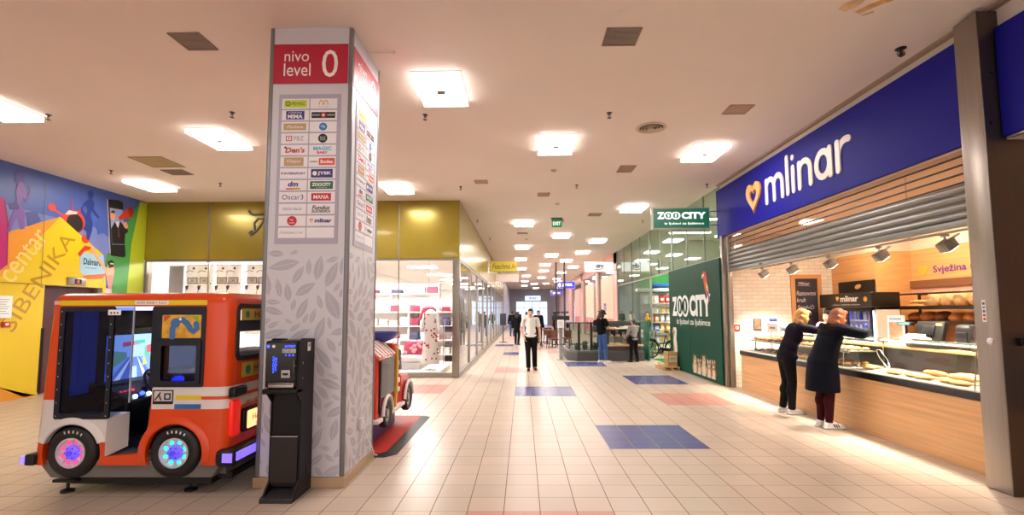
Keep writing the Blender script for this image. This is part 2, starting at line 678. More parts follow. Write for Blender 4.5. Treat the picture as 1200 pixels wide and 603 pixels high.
mpart('shopper', [([(9.113, 4.442), (9.163, 4.517), (9.248, 4.528), (9.305, 4.453), (9.296, 4.344), (9.32, 4.304), (9.263, 4.316), (9.202, 4.272), (9.125, 4.278)], mm('sh1', '4f4a98')),
                  ([(9.192, 4.283), (9.263, 4.316), (9.336, 4.206), (9.383, 4.033), (9.365, 3.927), (9.398, 4.083), (9.426, 4.183), (9.385, 4.266), (9.41, 4.282), (9.449, 4.18), (9.416, 4.018), (9.366, 3.913), (9.308, 3.992), (9.271, 3.891), (9.313, 3.786), (9.373, 3.684), (9.355, 3.565), (9.377, 3.385), (9.301, 3.349), (9.265, 3.502), (9.229, 3.586), (9.173, 3.484), (9.113, 3.272), (9.056, 3.263), (9.091, 3.469), (9.129, 3.633), (9.154, 3.751), (9.191, 3.941), (9.155, 4.091)], mm('sh1b', '7a5aa8')),
                  ([(9.379, 3.717), (9.59, 3.79), (9.687, 3.592), (9.443, 3.443)], mm('bag1', '4c5694')), ([(9.05, 3.818), (9.196, 3.874), (9.252, 3.795), (9.231, 3.732), (9.074, 3.711)], mm('bag0', '4f4686'))], .014, 'violet silhouette of a shopper with bags')
mpart('shopper', [([(10.697, 4.459), (10.767, 4.53), (10.839, 4.505), (10.856, 4.419), (10.822, 4.33), (10.873, 4.262), (10.879, 4.102), (10.962, 4.013), (11.045, 3.949), (11.011, 3.92), (10.905, 3.985), (10.834, 4.066), (10.807, 3.954), (10.879, 3.756), (10.867, 3.594), (10.813, 3.374), (10.744, 3.374), (10.732, 3.545), (10.643, 3.608), (10.592, 3.547), (10.678, 3.666), (10.705, 3.776), (10.664, 3.873), (10.728, 4.017), (10.677, 4.164), (10.583, 4.064), (10.677, 3.928), (10.651, 3.896), (10.55, 4.057), (10.655, 4.238), (10.737, 4.299)], mm('sh2', '263f8c')),
                  ([(10.946, 3.822), (11.198, 3.87), (11.264, 3.634), (11.026, 3.524)], mm('bag2', '4562b0'))], .014, 'dark blue silhouette of a shopper with one bag')
mpart('telephone', [([(11.209, 4.422), (11.528, 4.47), (11.664, 4.445), (11.837, 3.127), (11.793, 3.076), (11.43, 3.079), (11.375, 3.128)], mm('phone', '16161c')),
                    ([(11.209, 4.422), (11.235, 4.42), (11.4, 3.13), (11.375, 3.128)], mm('phonee', 'b9bcc4'))], .016, 'black printed mobile telephone')
mpart('telephone_screen', [([(11.298, 4.232), (11.677, 4.258), (11.791, 3.396), (11.423, 3.355)], mm('scr', '94a0cd'))], .018)
mpart('singer', [([(11.371, 3.736), (11.468, 3.921), (11.631, 3.952), (11.738, 3.858), (11.844, 3.819), (11.871, 3.737), (11.786, 3.665), (11.784, 3.406), (11.422, 3.366)], mm('suit', '1b1620')),
                 ([(11.318, 4.125), (11.384, 4.184), (11.458, 4.155), (11.479, 4.036), (11.446, 3.945), (11.37, 3.93), (11.326, 4.005)], mm('skin', 'd99a76'))], .020, 'printed person in a dark suit with a megaphone')
mpart('shirt_front', [([(11.468, 3.921), (11.598, 3.946), (11.563, 3.769)], mm('shirt', 'd8d4e6')), ([(11.55, 3.80), (11.585, 3.80), (11.63, 3.56), (11.575, 3.55)], mm('tie', '5b2a4a')),
                      ([(11.318, 4.125), (11.384, 4.19), (11.458, 4.16), (11.44, 4.12), (11.36, 4.12)], mm('hair', '2a1712'))], .022)
mpart('megaphone', [([(11.557, 4.051), (11.795, 4.33), (11.943, 4.41), (12.012, 4.248), (11.93, 4.096), (11.799, 4.076), (11.596, 3.968)], mm('mega', 'c8402a')), ([(11.795, 4.33), (11.943, 4.41), (12.012, 4.248), (11.93, 4.096), (11.86, 4.2)], mm('mega2', 'a52a1c')),
                    ([(11.70, 3.95), (11.80, 3.98), (11.86, 3.86), (11.80, 3.80), (11.72, 3.85)], mm('skin', 'd99a76'))], .024, 'red printed megaphone')
mpart('alarm_clock', [(circ(10.42, 3.72, .27, 28, ry=.26), mm('clockred', 'd5402b')), (circ(9.905, 3.935, .085, 14), mm('clockred', 'd5402b')), ([(9.92, 3.89), (9.94, 3.93), (10.24, 3.80), (10.20, 3.76)], mm('clockred', 'd5402b')),
                      ([(10.33, 4.2), (10.35, 4.2), (10.39, 3.95), (10.36, 3.95)], mm('clockred', 'd5402b')), ([(10.56, 4.08), (10.58, 4.07), (10.5, 3.9), (10.47, 3.92)], mm('clockred', 'd5402b')), (circ(10.72, 3.38, .1, 14), mm('clockred', 'd5402b'))], .0095, 'red printed clock with little bells')
mpart('clock_face', [(circ(10.44, 3.69, .2, 28, ry=.21), mm('clockblack', '2a1a1e')), ([(10.2, 3.84), (10.28, 3.95), (10.5, 3.96), (10.46, 3.9), (10.3, 3.86)], mm('clockwhite', 'f3dcd0'))], .0098)
mpart('carrier_bag', [([(10.608, 3.075), (11.211, 3.053), (11.285, 2.626), (10.734, 2.551), (10.629, 2.625)], mm('bagblue', 'a9d3ea')), ([(10.702, 2.54), (11.331, 2.64), (11.2, 2.50), (10.779, 2.46)], mm('bagor', 'e2641e'))], .016, 'light blue printed carrier bag')
bt = B(); bt.text('Dalmare', (LX + .018, 10.93, 2.87), Y3, Z3, mm('ink', '1e2c4c'), w=.46, h=.15, d=0, off=.02)
bt.box(LX + .0178, LX + .018, 10.74, 11.05, 2.72, 2.735, mm('ink2', '6f97b4'))
bt.build('bag_lettering', mur, smooth=0)
mpart('girl', [([(10.84, 3.246), (10.94, 3.233), (10.998, 3.081), (11.327, 2.738), (11.281, 2.68), (10.941, 3.048)], mm('skin2', 'eab08c')), ([(11.323, 2.793), (11.378, 2.908), (11.509, 2.866), (11.533, 2.701), (11.497, 2.477), (11.487, 2.29), (11.392, 2.29), (11.346, 2.467), (11.281, 2.68)], mm('skin2', 'eab08c')),
               ([(11.33, 2.6), (11.50, 2.6), (11.487, 2.29), (11.39, 2.29)], mm('top', 'd58a7d'))], .020, 'printed girl reaching up to the bag')
mpart('girl_hair', [([(11.326, 2.93), (11.437, 2.98), (11.505, 2.921), (11.5, 2.809), (11.375, 2.77)], mm('hair', '2a1712')), ([(11.40, 2.90), (11.50, 2.90), (11.49, 2.87), (11.40, 2.87)], mm('shades', 'd8cfc8'))], .022)
mpart('red_arrow', [([(10.546, 3.026), (10.709, 3.228), (10.871, 3.213), (10.83, 3.139), (10.718, 3.109), (10.606, 2.956)], mm('clockred', 'd5402b'))], .0175)
bt = B()
dy, dz = 9.75 - 9.015, 3.407 - 2.259
a = math.atan2(dz, dy); ux = Vector((0, math.cos(a), math.sin(a))); uy = Vector((0, -math.sin(a), math.cos(a)))
bt.text('centar', (LX + .014, 9.42, 2.86), ux, uy, mm('letpale', 'f3d58a'), w=1.22, h=.33, d=0)
a = math.atan2(3.523 - 1.425, 10.426 - 9.196); ux = Vector((0, math.cos(a), math.sin(a))); uy = Vector((0, -math.sin(a), math.cos(a)))
bt.text('ŠIBENIKA', (LX + .014, 9.72, 2.42), ux, uy, mm('letdark', 'b98f17'), w=2.35, h=.40, d=0)
bt.build('mural_lettering', mur, smooth=0)
mpart('panel_seam', [([(9.72, 4.6), (9.73, 4.6), (9.78, 2.3), (9.77, 2.3)], mm('seam', '6f6a4a')), ([(4, 2.29), (9.868, 2.29), (9.868, 2.278), (4, 2.278)], mm('seam', '6f6a4a'))], .026)

ind = thing('lift_indicator', 'steel lift indicator plate with a dark display above the lift opening', 'lift indicator', (LX + .012, 10.55, 2.42))
B().rbox(LX + .012, LX + .04, 10.33, 10.78, 2.31, 2.48, STEEL, .006).build('plate', ind)
b = B(); b.box(LX + .04, LX + .044, 10.50, 10.66, 2.34, 2.45, BLACK); b.text('0', (LX + .045, 10.58, 2.395), Y3, Z3, mat('led_red', 'ff3020', .4, emit='ff5030', es=2), h=.07, d=0)
b.build('display', ind)
nt_ = thing('paper_notice', 'white paper notice taped on the yellow part of the mural', 'notice', (LX + .013, 9.15, 1.83))
B().box(LX + .0125, LX + .016, 8.95, 9.25, 1.6, 2.03, PAPER).build('sheet', nt_)
b = B()
for k in range(7):
    b.box(LX + .016, LX + .0165, 9.0, 9.2 - .03 * (k % 3), 1.95 - k * .045, 1.962 - k * .045, mat('print_grey', '9a9a9a', .6))
b.build('print_lines', nt_)
fa = thing('call_button', 'small red call button box below the paper notice', 'button', (LX + .013, 9.16, 1.48))
B().rbox(LX + .0125, LX + .05, 9.08, 9.22, 1.42, 1.53, mat('alarm_red', 'c02a1e', .4), .008).build('housing', fa)
B().rbox(LX + .05, LX + .056, 9.12, 9.18, 1.455, 1.5, PAPER, .003).build('push_plate', fa)

# =====================================================================  gold shop front
GY = 12.45
SX = -1.65
GOLD = mat('gold_fascia', '988526', .27, .35, coat=.2, noise=(.7, .06))
b = B()
for x0, x1 in ((LX, -8.3), (-8.28, -5.8), (-5.78, -3.26), (-3.24, SX)):
    b.box(x0 + .003, x1 - .003, GY, GY + .2, 3.09, CZ, GOLD)
for y0 in range(0, 11):
    b.box(SX - .2, SX, 12.66 + y0 * 2.6, 12.655 + (y0 + 1) * 2.6, 3.09, CZ, GOLD)
b.build('wall_gold_fascia', kind='structure', bev=.004)
FR = mat('window_frame_grey', '9b978e', .35, .8)
PANE = glass('shop_pane', refl=1.1)
b = B()
b.box(LX, SX - .18, GY + .02, GY + .14, .0, .12, FR)
b.box(LX, SX - .18, GY + .03, GY + .10, 3.04, 3.09, FR)
b.box(LX, LX + .06, GY + .03, GY + .10, .12, 3.04, FR)
for x in (-8.3, -5.8, -3.26):
    b.box(x - .012, x + .012, GY + .04, GY + .09, .12, 3.04, FR)
w1 = b.build('window_1', kind='structure')
b = B()
for x0, x1 in ((LX + .06, -8.312), (-8.288, -5.812), (-5.788, -3.272), (-3.248, SX - .18)):
    b.box(x0, x1, GY + .06, GY + .068, .12, 3.04, PANE)
b.build('window_pane', w1, smooth=0)
B().rbox(SX - .18, SX + .005, GY - .02, GY + .2, 0, 3.09, mat('corner_post', '8f8b84', .3, .9), .01).build('trim_1', kind='structure')
# joint strips on the fascia
b = B()
for x in (-8.29, -5.79, -3.25):
    b.box(x - .018, x + .018, GY - .012, GY, 3.0, CZ - .06, STEEL)
b.build('trim_2', kind='structure', bev=.003)
# black script sign
fs = thing('fascia_script_sign', 'black swash lettering on the gold fascia beside the white pillar', 'shop sign', (-6.4, GY, 3.9))
INK = mat('black_letter', '151210', .4)
b = B()
o = (-7.2, GY, 3.75)
cl = [
    [(-.05, .62), (0, .55), (.08, .52), (.3, .535), (.7, .55), (1.1, .54), (1.5, .56)],
    [(.42, .50), (.36, .38), (.26, .22), (.14, .06), (.02, -.02), (-.03, .04), (.04, .08)],
    [(.12, .12), (.1, .3), (.2, .42), (.34, .40), (.5, .26), (.62, .14), (.75, .16), (.8, .26)],
    [(.78, .3), (.82, .12), (.8, .02), (.74, -.04)],
    [(1.1, .3), (.98, .3), (.92, .18), (1.0, .06), (1.12, .14), (1.14, .3), (1.16, .1), (1.26, .06)],
]
for k, c_ in enumerate(cl):
    b.stroke(c_, .045 if k else .055, o, X3, Z3, INK, 0, .02, 6)
b.build('lettering', fs)

# shop interior shell
SHOPW = mat('shop_white', 'f6f3f0', .6)
b = B(); b.box(LX, -7.0, 19, 19.2, 0, 3.7, SHOPW); b.build('wall_shop_back', kind='structure')
b = B(); b.box(-7.2, -7.0, 19.2, 41.3, 0, 3.7, SHOPW); b.build('wall_shop_side', kind='structure')
b = B(); b.box(-7.0, SX - .2, 41.1, 41.3, 0, 3.7, SHOPW); b.build('wall_shop_end', kind='structure')
b = B(); b.box(LX, SX - .2, GY + .2, 41.3, 3.6, 3.7, SHOPW); b.build('ceiling_shop', kind='structure')
# side glazing along the mall
b = B()
b.box(SX - .14, SX, 12.65, 41.2, 0, .10, FR)
b.box(SX - .12, SX - .02, 12.65, 41.2, 3.03, 3.09, FR)
for k in range(1, 12):
    y = 12.65 + k * 2.6
    b.box(SX - .10, SX - .02, y - .03, y + .03, .1, 3.03, FR)
w2 = b.build('window_2', kind='structure')
b = B()
SIDEP = glass('mall_side_pane', refl=1.25)
for k in range(0, 11):
    b.box(SX - .066, SX - .058, 12.68 + k * 2.6, 12.62 + (k + 1) * 2.6, .1, 3.03, SIDEP)
b.build('window_pane', w2, smooth=0)

# ---- goods behind the glass
def cloth_mat(name, col):
    """thin fabric that lets half of the light from behind through"""
    if name in _M:
        return _M[name]
    m = mat(name, col, .8)
    nt = m.node_tree
    tl = nt.nodes.new('ShaderNodeBsdfTranslucent'); tl.inputs[0].default_value = lin(col)
    mx = nt.nodes.new('ShaderNodeMixShader'); mx.inputs[0].default_value = .45
    nt.links.new(nt.nodes['Principled BSDF'].outputs[0], mx.inputs[1]); nt.links.new(tl.outputs[0], mx.inputs[2])
    nt.links.new(mx.outputs[0], nt.nodes['Material Output'].inputs['Surface'])
    return m


wp = thing('window_platform', 'low white display platform behind the gold shop window', 'platform', (-3.4, 13.6, 0))
B().box(-4.7, -2.2, 12.7, 14.6, .001, .119, SHOPW).build('deck', wp, bev=.006)
KN = mat('banner_print', '2b2b30', .6)
for k, (x, wd) in enumerate(((-9.07, .78), (-8.25, .74), (-7.4, .72), (-6.62, .72))):
    t = thing('hanging_textile', ['white textile panel with black printed motifs, first from the mural', 'white textile panel with black printed motifs, second from the mural', 'white textile panel with black printed motifs, third from the mural', 'white textile panel with black printed motifs, fourth from the mural, next to the blank sheet'][k], 'textile panel', (x, 13.3, 1.1), 0, 'textile panels hung over the bus roof')
    b = B()
    n = 14
    vs = []; fs = []
    for j in range(2):
        for i in range(n + 1):
            u = i / n
            yy = .03 * math.sin(u * 3 * PI + k)
            vs += [(x - wd / 2 + u * wd, 13.3 + yy + .012 * j, 1.1), (x - wd / 2 + u * wd, 13.3 + yy + .012 * j, 3.02)]
    for j in range(2):
        for i in range(n):
            q = (j * (n + 1) + i) * 2
            fs.append((q, q + 2, q + 3, q + 1) if j == 0 else (q, q + 1, q + 3, q + 2))
    b.add(vs, fs, cloth_mat('textile_white', 'ece8e4'))
    b.build('cloth', t)
    b = B()
    b.cyl((x - wd / 2 + .01, 13.31, 3.03), (x + wd / 2 - .01, 13.31, 3.03), .012, CHROME)
    for sx in (-1, 1):
        b.cyl((x + sx * wd * .35, 13.31, 3.03), (x + sx * wd * .35, 13.31, 3.6), .004, CHROME, n=6)
    b.build('hanging_rod', t)
    b = B()
    for q in range(2):
        ox = x - wd * .22 + q * wd * .44
        b.prism(rrect(ox - .14, ox + .14, 2.5, 2.68, .01, 2), (0, 13.25, 0), X3, Z3, 0, .002, KN)
        b.prism(rrect(ox - .12, ox + .12, 2.52, 2.66, .01, 2), (0, 13.247, 0), X3, Z3, 0, .002, PAPER)
        b.text('50', (ox, 13.243, 2.59), X3, Z3, KN, h=.07, d=.001)
        b.prism(circ(ox + .02, 2.93, .035, 10), (0, 13.25, 0), X3, Z3, 0, .002, KN)
        b.stroke([(ox - .2, 2.82), (ox - .1, 2.87), (ox + .02, 2.84)], .02, (0, 13.25, 0), X3, Z3, mat('print_tan', '8f7a6a', .6), 0, .002)
        b.prism([(ox - .2, 2.44), (ox - .1, 2.46), (ox - .13, 2.34), (ox - .18, 2.32)], (0, 13.25, 0), X3, Z3, 0, .002, KN)
        b.stroke([(ox - .16, 2.36), (ox - .2, 2.15), (ox - .24, 2.1)], .012, (0, 13.25, 0), X3, Z3, KN, 0, .002)
        b.prism(circ(ox + .17, 2.5, .02, 8), (0, 13.25, 0), X3, Z3, 0, .002, KN)
    b.build('motif_print', t, smooth=0)
bs = thing('blank_screen', 'plain white hanging sheet between the printed textiles and the pillar', 'screen', (-5.6, 13.3, 1.2))
B().box(-6.22, -4.85, 13.29, 13.31, 1.2, 3.02, mat('sheet_white', 'fbfafa', .7)).build('cloth', bs)
B().cyl((-6.2, 13.3, 3.03), (-4.8, 13.3, 3.03), .015, CHROME).build('hanging_rod', bs)
gs = thing('grey_screen', 'grey hanging sheet next to the mural corner', 'screen', (-9.65, 13.25, 1.2))
B().box(-9.9, -9.5, 13.24, 13.26, 1.2, 3.0, mat('sheet_grey', '9a989b', .7)).build('cloth', gs)
B().cyl((-9.93, 13.25, 3.01), (-9.47, 13.25, 3.01), .015, CHROME).build('hanging_rod', gs)

# shelving with folded linen
SHM = mat('shelf_white', 'eeeae6', .5)
LINC = ['f2efec', 'd9b9c0', 'efe9e4', 'aeb9d6', 'f6f3ef', '8a2f45', 'e8e2dc', 'c9d4e6', '3c3f63', 'f1dfe0', 'c43b55', 'e9e6e2']


def linen_shelf(name, lab, x0, x1, y, zs, grp, hgt, n, seed):
    t = thing(name, lab, 'shelf unit', ((x0 + x1) / 2, y, 0))
    b = B()
    for x in (x0, (x0 + x1) / 2, x1):
        b.box(x - .02, x + .02, y - .2, y + .2, 0, hgt, SHM)
    b.build('upright', t)
    b = B(); b.box(x0, x1, y + .19, y + .21, .1, hgt, SHM); b.build('back_panel', t)
    r = random.Random(seed)
    for k, z in enumerate(zs):
        B().box(x0, x1, y - .22, y + .19, z - .03, z, SHM).build('shelf', t, bev=.004)
        step = (x1 - x0 - .1) / n
        for i in range(n):
            if r.random() < .1:
                continue
            wd = step * (.66 + .2 * r.random()); h = .12 + .16 * r.random()
            cx = x0 + .06 + step * (i + .5)
            c_ = LINC[r.randrange(len(LINC))]
            q = B()
            ly = max(2, int(h / .06))
            for j in range(ly):
                q.rbox(cx - wd / 2, cx + wd / 2, y - .17, y + .12, z + .002 + h * j / ly, z + h * (j + 1) / ly, mat('linen_' + c_, c_, .8), .012, 2)
            o_ = q.build('folded_linen', loc=(cx, y, z), label='folded linen pile on shelf %s of the %s' % (['one', 'two', 'three', 'four', 'five'][k], grp), cat='linen', group='%s, shelf %s' % (grp, ['one', 'two', 'three', 'four', 'five'][k]))
    return t


linen_shelf('linen_shelf', 'white shelf unit stacked with folded linen behind the gold shop window', -5.4, -1.95, 15.6, (.35, .8, 1.25, 1.7), 'linen wall', 2.1, 10, 3)
linen_shelf('linen_shelf', 'tall white linen shelf far inside the gold shop by its back wall', -6.9, -3.2, 18.4, (.5, 1.0, 1.5, 2.0, 2.4), 'rear linen shelf', 2.8, 8, 5)
# nightgown with red dots on a stand
ng = thing('nightgown_stand', 'long white nightgown with red dots on a stand in the corner window', 'garment stand', (-2.52, 13.1, 0))
gx, gy = -2.52, 13.1
b = B(); b.lathe([(.17, 0), (.17, .015), (.02, .03), (.012, .05), (.012, 1.8), (.0001, 1.81)], CHROME, (gx, gy, .12)); b.build('stand', ng)
DRS = mat('gown_white', 'f0ece8', .8)
b = B()
prof = [(.001, 1.62), (.06, 1.64), (.10, 1.60), (.19, 1.53), (.17, 1.35), (.16, 1.15), (.175, .9), (.20, .6), (.225, .3), (.235, .18), (.225, .17)]
n = 28
vs = []; fs = []
for r_q, z in prof:
    for i in range(n):
        t = 2 * PI * i / n
        k = 1 + .06 * math.sin(6 * t) * max(0, (1.3 - z))
        vs.append((gx + r_q * k * math.cos(t), gy + r_q * .6 * k * math.sin(t), z + .12))
for j in range(len(prof) - 1):
    for i in range(n):
        fs.append((j * n + i, (j + 1) * n + i, (j + 1) * n + (i + 1) % n, j * n + (i + 1) % n))
b.add(vs, fs, DRS)
for sx in (-1, 1):
    b.rcone((gx + sx * .15, gy, 1.62), .06, (gx + sx * .23, gy - .02, 1.22), .05, DRS)
gown = b.build('gown', ng)
b = B()
r = random.Random(4)
for k in range(34):
    z = .35 + 1.4 * r.random(); t = -PI * r.random()
    rr = .245 - .06 * min(1, max(0, (z - .3) / 1.0))
    p = Vector((gx + rr * math.cos(t), gy + rr * .62 * math.sin(t), z))
    nrm = Vector((math.cos(t), math.sin(t) / .6, 0)).normalized()
    b.cyl(p - nrm * .02, p + nrm * .003, .026, mat('dot_red', 'a8323f', .7), n=10)
b.build('red_dots', gown)
# bed display with cushions
bd = thing('bed_display', 'low white bed display in the shop window beside the dotted nightgown', 'bed', (-3.35, 13.7, 0))
B().box(-4.4, -2.82, 13.2, 14.4, .12, .3, mat('bed_base', 'c9c6c4', .5)).build('base', bd, bev=.01)
B().rbox(-4.4, -2.82, 13.22, 14.4, .3, .48, mat('mattress', 'e9e7ea', .8), .05).build('mattress', bd)
b = B(); b.rbox(-4.38, -3.4, 13.3, 14.3, .47, .56, mat('duvet_grey', 'b7b6bd', .8), .04); b.build('duvet', bd, label='grey folded duvet')


def cushion(name, lab, cx, cy, cz, w_, h_, m, m2=None, tilt=.35):
    t = thing(name, lab, 'cushion', (cx, cy, cz))
    b = B()
    nu = 14
    for sgn in (-1, 1):
        vs = []; fs = []
        for j in range(nu + 1):
            for i in range(nu + 1):
                u = -1 + 2 * i / nu; v = -1 + 2 * j / nu
                th = .075 * ((1 - u ** 2) * (1 - v ** 2)) ** .45
                pin = 1 - .08 * (1 - abs(u)) * abs(v)
                p = Vector((u * w_ / 2 * (1 - .05 * (1 - v * v)), sgn * th, h_ / 2 + v * h_ / 2 * (1 - .05 * (1 - u * u))))
                p = Matrix.Rotation(-tilt, 3, 'X') @ p
                vs.append(p + Vector((cx, cy, cz)))
        for j in range(nu):
            for i in range(nu):
                q = j * (nu + 1) + i
                f = (q, q + 1, q + nu + 2, q + nu + 1)
                fs.append(f if sgn < 0 else f[::-1])
        mi = m
        b.add(vs, fs, mi)
    o_ = b.build('cover', t)
    if m2:
        b = B()
        rr = random.Random(2)
        for k in range(9):
            u = -.8 + 1.6 * rr.random(); v = -.8 + 1.6 * rr.random()
            th = .075 * ((1 - u ** 2) * (1 - v ** 2)) ** .45 + .003
            p = Matrix.Rotation(-tilt, 3, 'X') @ Vector((u * w_ / 2, -th, h_ / 2 + v * h_ / 2))
            b.ball(p + Vector((cx, cy, cz)), (.06, .012, .05), m2, 10, 6)
        b.build('flower_print', o_)
    return t


cushion('flower_cushion', 'magenta flowered cushion leaning in the corner shop window', -3.05, 13.3, .5, .55, .42, mat('cushion_mag', 'a32a4c', .8), mat('cushion_pink', 'e7aebb', .8))
cushion('plain_cushion', 'light grey cushion on the bed display beside the magenta one', -3.72, 13.35, .58, .6, .4, mat('cushion_grey', 'c8c5cb', .8), None)
mg = thing('magenta_blouse', 'magenta blouse hanging in front of the linen shelves', 'blouse', (-2.75, 14.0, 1.2))
b = B()
b.lathe([(.001, 1.86), (.06, 1.86), (.16, 1.80), (.15, 1.5), (.17, 1.25), (.16, 1.24)], mat('blouse_mag', '9c2343', .8), (-2.75, 14.0, 0), n=18)
for sx in (-1, 1):
    b.rcone((-2.75 + sx * .13, 14, 1.78), .055, (-2.75 + sx * .25, 14, 1.48), .045, mat('blouse_mag', '9c2343', .8))
b.build('cloth', mg)
b = B(); b.tube([(-2.93, 14, 1.8), (-2.75, 14, 1.9), (-2.57, 14, 1.8)], .008, CHROME); b.cyl((-2.75, 14, 1.9), (-2.75, 14, 3.6), .004, CHROME, n=6); b.build('hanger', mg)
rk = thing('metal_rack', 'small chrome rack of dark folded towels by the shop corner post', 'rack', (-2.0, 13.3, .0))
b = B()
for sx in (-.14, .14):
    for sy in (-.15, .15):
        b.cyl((-2.03 + sx, 13.25 + sy, .0), (-2.03 + sx, 13.25 + sy, 1.5), .01, CHROME, n=8)
b.build('upright', rk)
for z in (.35, .75, 1.15, 1.45):
    B().box(-2.17, -1.89, 13.1, 13.4, z - .015, z, CHROME).build('shelf', rk)
for k, (z, c_) in enumerate(((.35, '2d2d33'), (.75, '8d8f99'), (1.15, '55575f'))):
    q = B()
    for j in range(3):
        q.rbox(-2.14, -1.92, 13.125, 13.375, z + .002 + j * .05, z + j * .05 + .05, mat('towel_' + c_, c_, .9), .012, 2)
    q.build('towel_pile', loc=(-2.03, 13.25, z), label=['black towel pile on the lowest shelf of the chrome rack', 'pale grey towel pile on the middle shelf of the chrome rack', 'dark grey towel pile on the upper shelf of the chrome rack'][k], cat='towels', group='towels on the chrome rack')

# =====================================================================  white pillar with the directory
PX0, PX1, PY0, PY1 = -2.605, -1.74, 4.73, 5.65


LEAF = mat('pillar_panel_lilac', 'cfcfd8', .38)
b = B()
b.box(PX0 + .02, PX1 - .02, PY0 + .02, PY1 - .02, 0, CZ, WALLM)
b.box(PX0 + .04, PX1 - .045, PY0 + .008, PY0 + .03, .10, CZ, LEAF)
b.box(PX1 - .03, PX1 - .008, PY0 + .03, (PY0 + PY1) / 2 - .004, .10, CZ, LEAF)
b.box(PX1 - .03, PX1 - .008, (PY0 + PY1) / 2 + .004, PY1 - .03, .10, CZ, LEAF)
b.box(PX0 + .008, PX0 + .03, PY0 + .03, PY1 - .03, .10, CZ, LEAF)
col = b.build('column', kind='structure')
LFB = mat('leaf_mid', 'b3b3c1', .4)


def leaf_print(nm, o, ux, uy, W_, zmax, seed):
    """pale printed leaves packed side by side along winding stems"""
    r = random.Random(seed)
    b = B()
    g = .010
    occ = set()
    z0 = .11
    def clampp(p):
        return (min(max(p[0], .004), W_ - .004), min(max(p[1], z0), zmax + .1))
    for k in range(4200):
        x = r.uniform(-.05, W_ + .05); y = r.uniform(z0 - .05, zmax)
        L_ = r.uniform(.16, .34) * (1 if k < 900 else .6); w_ = L_ * r.uniform(.15, .2)
        a = 1.2 + 1.1 * math.sin(2.6 * x + 1.4 * y + seed) + .8 * math.sin(3.7 * y - 1.9 * x) + (.75 if k % 2 else -.75)
        ca, sa = math.cos(a), math.sin(a)
        cells = []
        ok = True
        n = int(L_ / g)
        for i in range(n + 1):
            t = i / n
            hw = w_ * math.sin(PI * min(1, t) ** .85) + .004
            m_ = int(hw / g) + 1
            for q in range(-m_, m_ + 1):
                u = L_ * t; v = hw * q / m_
                c = (int((x + u * ca - v * sa) / g), int((y + u * sa + v * ca) / g))
                if c in occ:
                    ok = False; break
                cells.append(c)
            if not ok:
                break
        if not ok or y + L_ * sa > zmax:
            continue
        occ.update(cells)
        pts = [(L_ * t, w_ * math.sin(PI * t ** .85)) for t in [i / 7 for i in range(8)]]
        for half in (pts, [(u, -v) for u, v in pts][::-1]):
            sgn = 1 if half is pts else -1
            h2 = [(u, v) for u, v in half]
            md = [(u, sgn * .0025) for u, v in (half[::-1])][1:-1]
            poly = [clampp((x + u * ca - v * sa, y + u * sa + v * ca)) for u, v in h2 + md]
            xs = [p[0] for p in poly]; ys = [p[1] for p in poly]
            if max(xs) - min(xs) > .012 and max(ys) - min(ys) > .012:
                b.prism(poly, o, ux, uy, 0, .0008, LFB)
    b.build(nm, col, smooth=0)


leaf_print('leaf_print', (PX0 + .045, PY0 + .008, 0), X3, Z3, PX1 - PX0 - .095, 2.3, 3)
leaf_print('leaf_print', (PX1 - .008, PY0 + .05, 0), Y3, Z3, PY1 - PY0 - .09, 2.3, 8)
FRG = mat('pillar_frame_grey', '85868c', .4, .5)
b = B()
b.rbox(PX0, PX0 + .045, PY0, PY0 + .045, .10, CZ, FRG, .012)
b.rbox(PX1 - .05, PX1, PY0, PY0 + .05, .10, CZ, FRG, .02)
b.rbox(PX1 - .04, PX1, PY1 - .04, PY1, .10, CZ, FRG, .012)
b.rbox(PX0, PX0 + .04, PY1 - .04, PY1, .10, CZ, FRG, .012)
b.build('corner_frame', col)
b = B()
b.box(PX0 - .012, PX1 + .01, PY0 - .012, PY1 + .01, 0, .095, mat('plinth_tile', 'b59a7c', .35, noise=(2, .06)))
b.build('trim_3', kind='structure', bev=.004)

RED = mat('sign_red', 'b8173c', .4)
PLATE = mat('board_lilac', 'aea9bf', .4)
CELL = mat('cell_white', 'eceaf0', .45)


def level_sign(name, lab, o, ux, uy, w_, h_, split=False):
    """o: lower left corner on the pillar face"""
    o = Vector(o)
    t = thing(name, lab, 'sign', o + Vector(ux) * w_ / 2)
    B().prism(rrect(0, w_, 0, h_, .004, 2), o, ux, uy, 0, .006, RED).build('panel', t, smooth=0)
    b = B()
    f = h_ / .42
    P = lambda u, v: o + Vector(ux) * u * w_ + Vector(uy) * v * h_
    b.text('nivo', P(.31, .69), ux, uy, PAPER, w=w_ * .33, h=.11 * f, d=.0075)
    b.text('level', P(.32, .35), ux, uy, PAPER, w=w_ * .36, h=.135 * f, d=.0075)
    b.text('0', P(.76, .5), ux, uy, PAPER, w=w_ * .215, h=.29 * f, d=.0075, off=.0)
    b.build('lettering', t, smooth=0)
    return t


level_sign('level_sign', 'red sign with white level number facing the camera atop the white pillar', (PX0 + .045, PY0 + .006, 4.03), X3, Z3, PX1 - PX0 - .095, .42)
level_sign('level_sign', 'red level sign on the right side of the white pillar', (PX1 - .007, PY0 + .05, 4.03), Y3, Z3, PY1 - PY0 - .09, .42)


def logos():
    K = dict(
        lime='c3d62b', navy='2b2f7e', black='171717', gold='c0a070', white='efedf1', blue='2f7fc4', red='c8202f', pink='d63384', cyan='5fb4dc', green='1d6a48', orange='e2502a', grey='9a9aa2', dgreen='2f4a12', yellow='d9a628')
    return {k: mat('logo_' + k, v, .5) for k, v in K.items()}


LG = logos()


